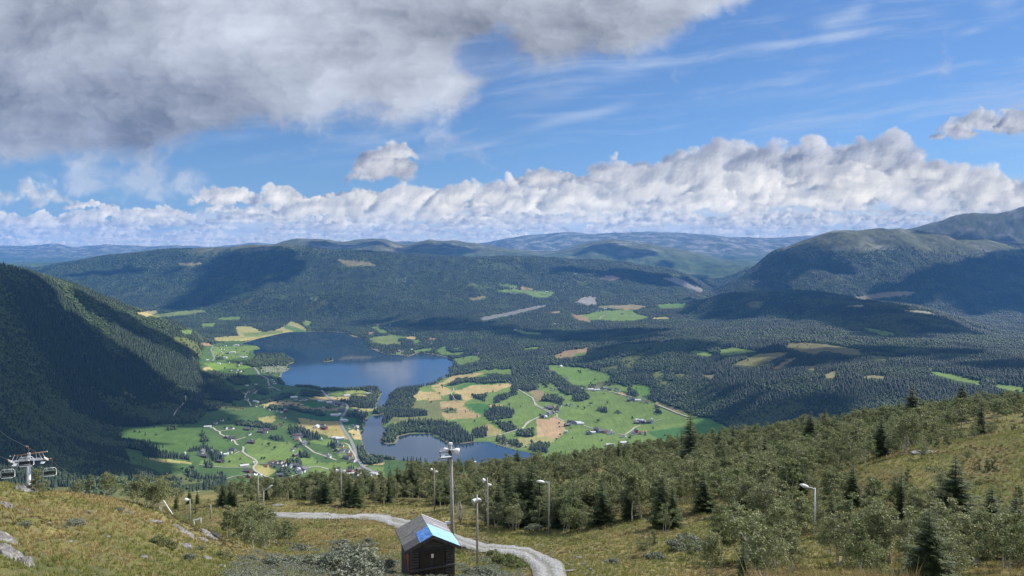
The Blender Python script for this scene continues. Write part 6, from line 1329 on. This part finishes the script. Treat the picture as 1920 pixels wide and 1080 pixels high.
shade_cloud([(1240,470),(1400,480),(1420,505),(1340,520),(1260,500)], 5200, 'behind the ridge', 14, 200, 45, 0.1, 17000)
shade_cloud([(1715,436),(1800,430),(1920,440),(1920,462),(1800,450)], 5200, 'over the high mountain', 15, 200, 45, 0.1, 17000)
shade_cloud([(420,475),(520,462),(640,468),(600,500),(520,530),(400,570),(340,585),(330,560),(400,510)], 5200, 'over the big mountain', 4, 170, 40)
shade_cloud([(90,515),(250,500),(350,505),(300,520),(150,520)], 5200, 'over the far left slope', 5, 170, 40, 0.3)
shade_cloud([(980,478),(1200,492),(1330,540),(1250,545),(1120,515),(1000,500)], 5200, 'over the middle ridge', 6, 200, 45, 0.2)
shade_cloud([(1470,470),(1580,478),(1600,500),(1520,520),(1450,545),(1380,540),(1400,505)], 5200, 'over the right ridge', 7, 150, 40)
shade_cloud([(1740,500),(1960,470),(1990,590),(1820,585),(1640,560),(1660,525)], 5200, 'over the right shoulder', 8, 200, 40, 0.2)
shade_cloud([(1300,560),(1500,545),(1700,575),(1860,630),(1700,640),(1500,600),(1310,600)], 4200, 'over the wooded hill', 9, 170, 35, 0.4)
shade_cloud([(1290,715),(1500,730),(1660,745),(1620,790),(1450,800),(1290,760)], 3000, 'over the near right forest', 10, 110, 25, 0.75)
shade_cloud([(640,585),(900,600),(1200,620),(1250,640),(900,625),(660,600)], 4500, 'over the woods beyond the lake', 11, 170, 35, 0.6)
shade_cloud([(1100,640),(1500,650),(1900,665),(1900,690),(1500,680),(1120,660)], 3600, 'over the plateau', 12, 150, 30, 0.7)
shade_cloud([(520,452),(600,452),(640,458),(720,452),(740,466),(640,468),(540,466)], 5200, 'over the second ridge', 16, 160, 40, 0.1, 17000)  # unseen cloud added to darken the second ridge
shade_cloud([(1040,462),(1110,458),(1180,464),(1250,474),(1200,486),(1080,478)], 5200, 'over the domed hill', 17, 160, 40, 0.3, 17000)  # also added out of view, so that its shade darkens the domed hill
# ---------------------------------------------------------------- the birch wood on the hillside
def inpoly(px, py, P):
    P = np.array(P, float); ins = np.zeros(px.shape, bool)
    for (x0, y0), (x1, y1) in zip(P, np.roll(P, -1, axis=0)): ins ^= ((y0 > py) != (y1 > py)) & (px < (x1-x0)*(py-y0)/((y1-y0) if y1 != y0 else 1e-9)+x0)
    return ins
WOOD = [(300,936),(345,950),(412,944),(440,946),(475,943),(505,938),(560,947),(610,949),(640,948),(700,951),(745,949),(800,953),(850,958),(885,975),(905,988),(945,998),(1000,1001),(1060,1002),(1110,996),(1150,985),(1200,982),(1240,975),(1270,955),(1330,955),(1370,962),(1400,972),(1440,982),(1480,992),(1560,992),(1600,975),(1590,945),(1560,930),(1575,905),(1620,880),(1680,856),(1720,843),(1760,830),(1800,808),(1850,795),(2400,770),(2400,700),(1200,700),(1000,840),(760,860),(400,880),(240,900),(240,940)]
FRONT = [(1400,1120),(1420,1040),(1450,1000),(1500,988),(1600,975),(1700,965),(1760,975),(1850,990),(2400,985),(2400,1230),(1700,1300),(1420,1180)]
GLADES = [[(630,889),(770,889),(775,907),(700,912),(640,908)],[(1010,925),(1110,925),(1120,950),(1040,955),(1005,940)],[(330,955),(345,925),(400,925),(430,945),(380,958)],[(1120,940),(1160,938),(1165,955),(1120,958)]]
HEATHH = [(1575,905),(1620,880),(1680,856),(1760,830),(1800,808),(2400,785),(2400,990),(1850,990),(1700,962),(1600,960)]
wr = np.random.default_rng(2024); cand = []
Y = 30.0
while Y < 262:
    cell = 1.75 if Y < 100 else 2.15; xw = 0.92*Y+6; n = int(2*xw/cell); x = -xw+(np.arange(n)+wr.uniform(0,1,n))*cell; cand.append(np.stack([x, Y+wr.uniform(0,1,n)*cell], 1)); Y += cell
cand = np.concatenate(cand); X, Yc = cand.T; Zc = near_z(X, Yc); px, py = project(X, Yc, Zc)
crest_y = np.interp(px, COLS, crY)
inW = inpoly(px, py, WOOD) & (Yc < crest_y+14) & (Yc > 66); inF = inpoly(px, py, FRONT) & (Yc < 110)
for gl in GLADES: inW &= ~inpoly(px, py, gl)
inH = inpoly(px, py, HEATHH)
dens = np.where(inW, 0.40, 0.0); dens = np.where(inF, 0.5*(1-0.35*(px < 1460)), dens); dens = np.where(inH & ~inF, 0.07+0.22*sstep(fbm(X/12, Yc/12, 3, 0.6, 600), 0.1, 0.5), dens)
dens *= 1-0.55*sstep(fbm(X/16, Yc/16, 3, 0.6, 610), 0.15, 0.5)
scatter_open = (~inW & ~inF & (px > 1050) & (py < 1075) & (Yc > 45) & (fbm(X/6, Yc/6, 2, 0.5, 615) > 0.28)); dens = np.where(scatter_open, 0.05, dens)
dens = np.where((px > 300) & (px < 420) & (py > 945) & (Yc > 70), 0.06, dens)
td = track_d(X, Yc); keep = (wr.uniform(0, 1, len(X)) < dens) & (td > 2.2) & (px > -260) & (px < 2330) & (np.hypot(X+4.4, Yc-41.6) > 4)
X, Yc, Zc, px, py, inF, inH = (a[keep] for a in (X, Yc, Zc, px, py, inF, inH))
hgt = np.interp(Yc, [40,70,100,160,200,260],[2.7,3.6,4.0,4.3,4.0,3.3])*wr.uniform(0.62, 1.28, len(X)); hgt = np.where(inH, hgt*0.55, hgt); hgt = np.where((px < 430) & (Yc > 70), hgt*0.6, hgt); hgt *= np.interp(px, [440,700,1000], [0.82,0.85,1.0])
hgt = np.where(inF, np.minimum(hgt, 3.3), hgt)
# extra clump left of the track and lone bushes
ex = [(437,1003,3.1),(452,1010,3.6),(468,1012,3.9),(486,1016,4.1),(503,1018,3.7),(520,1020,3.0),(536,1022,2.3),(475,1030,2.6),(500,1032,2.4),(446,1024,2.2),(425,1012,2.4),(495,1003,3.6),(462,1000,3.2),(430,1012,2.9),(445,1011,3.4),(460,1013,3.8),(478,1014,3.9),(494,1016,3.9),(512,1018,3.4),(528,1020,2.8),(470,1020,3.2),(488,1024,3.0),(506,1026,2.6),(455,1020,2.9),(540,1024,2.0),(484,1006,3.5),(474,1004,3.4),(288,957,2.0),(272,953,1.8),(298,958,2.2),(210,936,1.5),(196,934,1.3),(170,932,1.1),(256,948,1.8),(140,930,0.9),(68,926,1.1),(76,928,0.8),
      (1210,1045,1.5),(1222,1040,1.7),(1340,1010,2.6),(1352,1060,3.0),(1300,1050,1.6),(1246,1000,2.6),(1375,1030,2.9),(1405,1050,3.0),(1330,1085,2.4)]
for a, b, h_ in ex:
    g = gpt(a, b, 15, 400); h_ = h_*(0.80 if 420 < a < 540 else 1); X = np.r_[X, g[0]]; Yc = np.r_[Yc, g[1]]; Zc = np.r_[Zc, g[2]]; px = np.r_[px, a]; py = np.r_[py, b]; hgt = np.r_[hgt, h_]; inF = np.r_[inF, False]; inH = np.r_[inH, False]
sizepx = hgt/Yc*F
bsc = hgt/5.0; bw = bsc*wr.uniform(0.95, 1.35, len(bsc)); brot = wr.uniform(0, 6.28, len(bsc)); bwh = wr.integers(0, len(BIRCH), len(bsc)); bwh = np.where(hgt < 2.3, np.where(bwh % 2, 3, 8), bwh)
# spruces seen one by one: top, foot
SPR = [(1294,766,884,1),(1712,716,802,2),(1840,745,812,3),(1520,768,836,0),(997,862,988,2),(975,868,990,0),(1012,884,990,4),(957,890,988,5),(1243,880,992,0),(1262,905,992,4),(1792,850,1000,2),(1742,945,1110,2),(1905,915,1050,0),(1435,812,882,4),(1462,830,890,3),(772,860,930,0),(785,880,932,4),(745,872,922,3),(732,876,922,3),(760,882,928,5),
 (592,878,934,3),(604,883,934,3),(620,884,934,5),(640,890,934,3),(576,888,936,3),(566,893,936,4),(545,900,938,3),(518,890,932,5),(432,906,950,0),(418,903,948,4),(440,915,951,5),(655,888,950,0),(668,892,952,2),(1028,870,900,3),(905,868,900,3),(893,875,902,3),(870,884,915,5),(1160,824,866,3),(1172,830,870,5),(1135,835,872,3),(1200,820,862,3),(1095,838,875,3),(1060,842,880,3),(1350,800,858,4),(1375,792,852,5),(1570,775,830,4),(1655,778,822,4),
 (1480,855,935,2),(1505,862,930,0),(1600,868,950,4),(1640,905,985,0),(1320,880,962,4),(1130,900,985,4),(1100,905,985,5),(1055,905,990,2),(1075,900,990,0),(935,900,985,4),(920,905,980,5),(1180,895,975,5),(1410,885,960,2),(1860,905,995,4),(1560,920,1010,5),(1690,880,975,3),(1820,930,1050,5),(700,892,935,5),(715,900,940,4),(850,885,945,4),(835,895,945,5),(822,890,945,3),(1220,850,905,3),(1270,840,900,5),(330,925,955,3),(355,915,945,4),(370,920,947,5),(1805,716,772,2),(470,905,940,5),(500,903,938,3),(1395,1010,1110,3)]
def zone(a, b, y):
    if a < 420 and y < 70: return 'on and behind the left knoll'
    if a < 560 and y < 75: return 'in the clump left of the track'
    if a < 560: return 'behind that clump, beyond the track'
    if a < 860: return 'in the strip between track and lake'
    if y < 62: return 'in the front thicket, lower right' if a > 1390 else 'on the open grass right of the track'
    if a < 1130: return 'behind the track bend' if y < 150 else 'on the skyline above the bend'
    if a < 1420: return 'around the middle glade' if y < 150 else 'on the skyline of the middle wood'
    if y < 110: return 'around the metal lamp post at right'
    return 'on the heath hill at right' if y < 165 else 'on the skyline at right'
def number_labels(items, desc):
    """items: (px, zone, adjective) -> one label each"""
    by = {}
    for i, (a, z, adj) in enumerate(items): by.setdefault((adj, z), []).append((a, i))
    out_ = [None]*len(items)
    for (adj, z), l in by.items():
        l.sort()
        for k, (a, i) in enumerate(l): out_[i] = ('%s %s, %s from left %s' % (adj, desc, ordn(k), z)) if len(l) > 1 else '%s %s %s' % (adj, desc, z)
    return out_
for gx_ in range(52):
    q_ = (wr.uniform(570, 1880), 0); y_ = wr.uniform(95, 235); x_ = (q_[0]-960)/F*y_; z_ = nz(x_, y_); a_, b_ = project(x_, y_, z_); a_ = np.array([a_]); b_ = np.array([b_])
    if inpoly(a_, b_, WOOD)[0] and not any(inpoly(a_, b_, gl)[0] for gl in GLADES) and not (inpoly(a_, b_, HEATHH)[0] and gx_ % 3):
        h_ = wr.uniform(3.6, 7.2); SPR.append((float(a_[0]), float(b_[0])-h_/y_*F, float(b_[0]), int(wr.integers(0, 6))))
S_ = []; 
for a, t, f, v in SPR:
    g = gpt(a, f, 15, 420)
    if np.isnan(g[0]) or g[1] > 275:
        y_ = 240.0; g = np.array([(a-960)/F*y_, y_, nz((a-960)/F*y_, y_)])
    h_ = (HC-g[1]*(t-480)/F)-g[2]; S_.append((g, max(h_, 1.5), v, a))
lbs = number_labels([(a, zone(a, 0, g[1]), ('tall' if h_ > 8.5 else 'middle sized' if h_ > 5 else 'small')+(' narrow' if v in (3,5) else ' broad')) for g, h_, v, a in S_], 'dark spruce')
for (g, h_, v, a), lb in zip(S_, lbs):
    plant('spruce', 'spruce_tree', SPRUCE[v], g[0], g[1], g[2]-0.05, h_/8.0*wr.uniform(1.12,1.4), wr.uniform(0, 6.28), lb, 'spruce', 'spruces on the hillside', h_/8.0)
# keep birches off the spruces, then the 290 that show largest become things
ok = np.ones(len(X), bool)
for g, h_, v, a in S_: ok &= np.hypot(X-g[0], Yc-g[1]) > 0.9
X, Yc, Zc, px, py, hgt, sizepx, bsc, bw, brot, bwh = (q[ok] for q in (X, Yc, Zc, px, py, hgt, sizepx, bsc, bw, brot, bwh))
for p0, t0, b0, y0 in POSTS+[(370, 962, 975, 122)]:                 # nothing grows in front of a lamp post
    o_ = (np.abs(px-p0) < sizepx*0.30+5) & (Yc < y0+1) & (py > t0) & (py-sizepx < b0-9); k_ = ~o_
    X, Yc, Zc, px, py, hgt, sizepx, bsc, bw, brot, bwh = (q[k_] for q in (X, Yc, Zc, px, py, hgt, sizepx, bsc, bw, brot, bwh))
# those below or beside the frame do not count
show = (px > -20) & (px < 1940) & (py-sizepx < 1078)
rank = np.argsort(-(sizepx*show)); big = rank[:285]; rest = np.setdiff1d(np.arange(len(X)), big)
lbs = number_labels([(px[i], zone(px[i], 0, Yc[i]), 'tall' if hgt[i] > 4.6 else 'middle sized' if hgt[i] > 3.2 else 'low bushy') for i in big], 'grey green birch')
for i, lb in zip(big, lbs):
    plant('birch', 'birch_tree', BIRCH[bwh[i]], X[i], Yc[i], Zc[i]-0.05, bw[i], brot[i], lb, 'birch', 'birches on the hillside', bsc[i])
BT = [joined(*[(np.array([v.co[:] for v in m.vertices]), np.array([list(p.vertices)+[p.vertices[0]]*(4-len(p.vertices)) if len(p.vertices) < 4 else list(p.vertices) for p in m.polygons])) for m in b], M_BARKB, M_BIRCH) for b in BIRCH[:6]]
r0 = np.zeros((len(rest),3)); r0[:,2] = brot[rest]
gn_instancer('birch_wood', np.stack([X, Yc, Zc-0.05], 1)[rest], np.stack([bw, bw, bsc], 1)[rest], r0, BT, bwh[rest] % 6, 'grey green birch wood filling the crest of the hillside', 'wood')
print('birches', len(big), len(rest))
# small spruces inside the wood mass are part of it
# ---------------------------------------------------------------- willow scrub
WL = [(1290,1030,1.55,'large silvery willow bush on the open grass right of the track'),(652,1075,1.7,'large silvery willow bush left of the hut'),(612,1078,1.2,'willow bush left of the large one near the hut'),(705,1078,1.35,'dense willow bush between the large one and the hut'),(725,1070,0.9,'low willow bush hugging the left side of the hut'),(668,1092,1.3,'willow bush cut by the bottom edge left of the hut'),
      (137,991,0.50,'silvery willow bush on the middle of the left knoll'),(42,990,0.32,'bluish willow tuft at the left of the knoll'),(225,958,0.30,'small willow tuft near the knoll crest'),(897,1080,0.75,'pale willow bush at the foot of the slim lamp post'),(915,1088,0.7,'pale willow bush right of the slim lamp post'),(1262,1034,0.9,'willow bush left of the large silvery one at right'),
      (1150,1058,0.6,'low willow tuft right of the track end'),(1230,1048,0.7,'willow tuft below the birch saplings at right'),(590,1068,0.9,'low willow bush at left end of the row by the hut'),(545,1062,0.8,'willow bush under the birch clump'),(505,1070,0.7,'willow tuft at the bottom below the birch clump'),(352,1050,0.4,'willow tuft on the lower knoll flank'),(470,1052,0.6,'willow tuft left of the birch clump foot'),
      (375,1032,0.4,'willow tuft under the brown outcrop'),(560,1035,0.8,'flat willow patch above the row by the hut'),(640,1028,0.9,'flat willow patch in the golden meadow'),(690,1020,0.7,'small willow patch right in the golden meadow'),(1000,995,1.0,'willow bush in the shade where the track bends')]
for i, (a, b, r_, lb) in enumerate(WL):
    g = gpt(a, b); w_ = WILLOW[i % 5]; plant('w', 'willow_bush', w_, g[0], g[1], nz(g[0], g[1])-0.05, r_, i*1.3, lb, 'willow bush', 'silvery willow bushes', r_*(0.9 if i % 3 else 0.75))
GL = [(940,1060,0.9,'green bush right of the slim lamp post'),(965,1066,0.8,'green bush between the slim post and the track'),(925,1045,0.6,'small green bush above the one beside the post'),(300,1022,0.45,'dark green bush on the knoll below the outcrops'),(318,1030,0.35,'small green bush beside the dark one on the knoll'),(420,1050,0.5,'bright green bush at the knoll foot'),(860,1040,0.5,'green tuft just right of the hut'),(845,935,1.8,'leafy bush before the tall post')]
for i, (a, b, r_, lb) in enumerate(GL):
    g = gpt(a, b); plant('g', 'green_bush', GREENB[i % 3], g[0], g[1], nz(g[0], g[1])-0.05, r_, i*1.9, lb, 'bush', 'green bushes in the grass', r_)
# bare snag by the track
g = gpt(816, 990); o = empty('dead_bush', (g[0]+2.6, g[1]+6, nz(g[0]+2.6, g[1]+6)), 0, 'bare grey bush beside the lamp post behind the track', 'bush'); m = MB(); rg = np.random.default_rng(4)
for k in range(9):
    a = rg.uniform(0, 6.28); L = rg.uniform(1.4, 2.8); m.tube([(0,0,-0.1),(math.cos(a)*.3,math.sin(a)*.3,L*.5),(math.cos(a)*.55+rg.normal(0,.15),math.sin(a)*.5,L)], [0.05,0.035,0.01], 5)
m.obj('branches', M_GREYW, o, True)
# ---------------------------------------------------------------- grass and heather
def tuft(seed, n, h, sp, wid):
    rg = np.random.default_rng(seed); V = []; Fq = []
    for k in range(n):
        a = rg.uniform(0, 6.28); b = np.array([rg.normal(0, sp*0.4), rg.normal(0, sp*0.4), -0.03]); L = h*rg.uniform(0.55, 1.15); d = np.array([math.cos(a), math.sin(a), 0])*L*rg.uniform(0.15, 0.65); s = np.array([-math.sin(a), math.cos(a), 0])*wid
        m1 = b+d*0.4+np.array([0,0,L*0.62]); e = b+d+np.array([0,0,L*0.92]); o = len(V); V += [b-s, b+s, m1+s*0.8, m1-s*0.8, e]; Fq += [(o,o+1,o+2,o+3),(o+3,o+2,o+4,o+4)]
    return np.array(V), np.array(Fq)
M_GRASS = leafmat('grass_blades', (0.140,0.170,0.045), (0.32,0.29,0.105), (0.22,0.235,0.072), 0.3); M_HEATH = leafmat('heather', (0.115,0.078,0.042), (0.15,0.110,0.055), (0.11,0.12,0.04), 0.15); M_STRAW = leafmat('dry_grass', (0.38,0.29,0.13), (0.46,0.36,0.18), (0.30,0.17,0.08), 0.25)
gr = np.random.default_rng(5); P = []
Y = 12.0
while Y < 175:
    cell = np.interp(Y, [12,30,60,110,175],[0.17,0.20,0.34,0.62,1.1]); xw = 0.86*Y+5; n = int(2*xw/cell); P.append(np.stack([-xw+(np.arange(n)+gr.uniform(0,1,n))*cell, Y+gr.uniform(0,1,n)*cell], 1)); Y += cell
P = np.concatenate(P); GX, GY = P.T; GZ = near_z(GX, GY); gpx, gpy = project(GX, GY, GZ); td = track_d(GX, GY)
bed = fbm(GX/9, GY/14, 5, 0.6, 320)+0.10*(GX/GY < -0.35)+0.16*fbm(GX/2.6, GY/4, 3, 0.6, 322); keep = (gpx > -330) & (gpx < 2240) & (gpy < 1130) & (td > -0.7*gr.uniform(0,1,len(GX))**2) & (gr.uniform(0,1,len(GX)) < 0.85)
nocl = fbm(GX/1.3, GY/1.3, 3, 0.6, 640); keep &= nocl > -0.32
GX, GY, GZ, bed, nocl = GX[keep], GY[keep], GZ[keep], bed[keep], nocl[keep]
kind = np.where(bed+gr.normal(0, 0.1, len(bed)) > 0.20, 1, 0); gk = fbm(GX/7, GY/11, 4, 0.6, 660)+gr.normal(0, 0.12, len(GX))+0.22*((GX/GY > -0.27)&(GX/GY < -0.03)&(GY > 58)&(GY < 125)); kind = np.where((kind == 0) & (gk > 0.16), 2, kind); print('tufts', len(GX), kind.mean())
ysc = np.interp(GY, [12,30,60,175],[0.55,0.62,0.95,2.0])
GT = [mesh_np('t', *tuft(i, 16, 0.24, 0.16, 0.010), M_GRASS, smooth_=False) for i in range(4)]; HT_ = [mesh_np('t', *tuft(20+i, 22, 0.15, 0.16, 0.014), M_HEATH, smooth_=False) for i in range(3)]
GT2 = [mesh_np('t', *tuft(i, 16, 0.26, 0.15, 0.009), M_STRAW, smooth_=False) for i in range(3)]
for kk, T, nm, lb, ct in ((2, GT2, 'golden_grass', 'dry golden and rusty grass in the meadow by the track', 'grass'), (0, GT, 'grass', 'yellowish mountain grass covering the hillside', 'grass'), (1, HT_, 'heather', 'reddish brown heather growing in patches on the hillside', 'heather')):
    m_ = kind == kk; n = m_.sum(); s_ = (ysc*gr.uniform(0.6, 1.35, len(GX)))[m_]; r0 = np.zeros((n,3)); r0[:,2] = gr.uniform(0, 6.28, n)
    gn_instancer(nm, np.stack([GX, GY, GZ], 1)[m_], np.stack([s_, s_, s_*gr.uniform(0.7,1.2,n)], 1), r0, T, gr.integers(0, len(T), n), lb, ct)
# tall dry stalks close to the camera
n = 620; y_ = gr.uniform(12, 19, n); a_ = gr.uniform(1400, 1720, n); x_ = (a_-960)/F*y_; z_ = near_z(x_, y_); zt = HC-y_*(gr.uniform(1045, 1085, n)-480)/F; hs = np.maximum(zt-z_, 0.3)
ST2 = [mesh_np('t', *tuft(60+i, 5, 1.0, 0.25, 0.013), M_STRAW, smooth_=False) for i in range(3)]; r0 = np.zeros((n,3)); r0[:,2] = gr.uniform(0, 6.28, n)
gn_instancer('tall_grass', np.stack([x_, y_, z_], 1), np.stack([hs*0.5, hs*0.5, hs], 1), r0, ST2, gr.integers(0, 3, n), 'tall dry reddish grass stalks at the lower right edge', 'grass')

# low silvery willow spreading over the ground near the hut
n = 2600; a_ = gr.uniform(430, 1010, n); b_ = gr.uniform(1000, 1125, n); g_ = ground(a_, b_, 20, 120); ok_ = ~np.isnan(g_[:,0]); g_ = g_[ok_]; a_ = a_[ok_]; b_ = b_[ok_]
d_ = np.exp(-((a_-600)/190)**2-((b_-1085)/48)**2)*1.2+np.exp(-((a_-930)/70)**2-((b_-1075)/30)**2)*0.9+0.45*np.exp(-((a_-640)/60)**2-((b_-1022)/10)**2)
k_ = (d_+0.55*fbm(g_[:,0]/2.2, g_[:,1]/3.0, 4, 0.6, 670) > 0.42) & (track_d(g_[:,0], g_[:,1]) > 0.6) & (np.hypot(g_[:,0]+4.5, g_[:,1]-41.6) > 2.3); g_ = g_[k_]; n = len(g_); s_ = gr.uniform(0.16, 0.42, n); r0 = np.zeros((n,3)); r0[:,2] = gr.uniform(0, 6.28, n)
WT = [mesh_np('t', *shrub_geo(160+i, 1.0, 0.9, 500)[1], M_WILLOW, smooth_=False) for i in range(3)]
gn_instancer('willow_scrub', np.stack([g_[:,0], g_[:,1], near_z(g_[:,0], g_[:,1])-0.03], 1), np.stack([s_, s_, s_*0.8], 1), r0, WT, gr.integers(0, 3, n), 'low silvery willow scrub carpeting the ground left of the hut', 'willow scrub')
# ---------------------------------------------------------------- haze
mat_haze = bpy.data.materials.new('haze'); mat_haze.use_nodes = True; nt_ = mat_haze.node_tree
for n in list(nt_.nodes): nt_.nodes.remove(n)
o_ = nt_.nodes.new('ShaderNodeOutputMaterial'); v_ = nt_.nodes.new('ShaderNodeVolumePrincipled')
v_.inputs['Color'].default_value = (0.10,0.37,1.0,1); v_.inputs['Density'].default_value = 2.9e-5; v_.inputs['Anisotropy'].default_value = 0.0
nt_.links.new(v_.outputs[0], o_.inputs['Volume'])
bx = np.array([(x,y,z) for x in (-22000,22000) for y in (-1200,29800) for z in (-8,1560)], float)
me = mesh_np('haze', bx, [(0,1,3,2),(4,6,7,5),(0,4,5,1),(2,3,7,6),(0,2,6,4),(1,5,7,3)], mat_haze, smooth_=False)
tag(link(bpy.data.objects.new('haze', me)), kind='stuff', label='thin blue summer haze filling the valley air', cat='haze')
# ---------------------------------------------------------------- the clouded sky
st_ = 1.5
PXg, PYg = np.meshgrid(np.arange(-330, 2250, st_), np.arange(-150, 478, st_))
rgb_, al_ = make_clouds(PXg, PYg)
fade = sstep(PXg, -330, -200)*(1-sstep(PXg, 2120, 2250))*sstep(PYg, -150, -60)
al_ = al_*fade; rgb_ = rgb_*(1+np.array([1.12,0.90,0.42])*sstep(PYg, 250, 450)[..., None])
R_ = 62000.0
D_ = np.stack([(PXg-960)/F, np.ones_like(PXg), (480-PYg)/F], -1); D_ /= np.linalg.norm(D_, axis=-1, keepdims=True)
P_ = D_*R_+np.array([0,0,HC])
n_, m_ = PXg.shape; idx = np.arange(n_*m_).reshape(n_, m_)
Fq = np.stack([idx[:-1,:-1], idx[:-1,1:], idx[1:,1:], idx[1:,:-1]], -1).reshape(-1, 4)
Fq = Fq[(al_.ravel()[Fq] > 0.004).any(axis=1)]
used = np.unique(Fq); mp = np.full(n_*m_, -1); mp[used] = np.arange(len(used))
mat_sky, b_ = new_mat('cloud'); nt_ = mat_sky.node_tree; nt_.nodes.remove(b_)
o_ = [n for n in nt_.nodes if n.type == 'OUTPUT_MATERIAL'][0]
ac, aa = attr('cloud'), attr('cover')
e_ = nt_.nodes.new('ShaderNodeEmission'); e_.inputs[1].default_value = 0.70; t_ = nt_.nodes.new('ShaderNodeBsdfTransparent'); mx = nt_.nodes.new('ShaderNodeMixShader')
nt_.links.new(ac.outputs['Color'], e_.inputs[0]); nt_.links.new(aa.outputs['Fac'], mx.inputs[0]); nt_.links.new(t_.outputs[0], mx.inputs[1]); nt_.links.new(e_.outputs[0], mx.inputs[2])
nt_.links.new(mx.outputs[0], o_.inputs[0]); mat_sky.cycles.emission_sampling = 'NONE'
me = mesh_np('sky', P_.reshape(-1,3)[used], mp[Fq], mat_sky, {'cloud': np.concatenate([rgb_.reshape(-1,3)[used], np.ones((len(used),1))],1), 'cover': al_.ravel()[used]})
tag(link(bpy.data.objects.new('sky', me)), kind='structure')
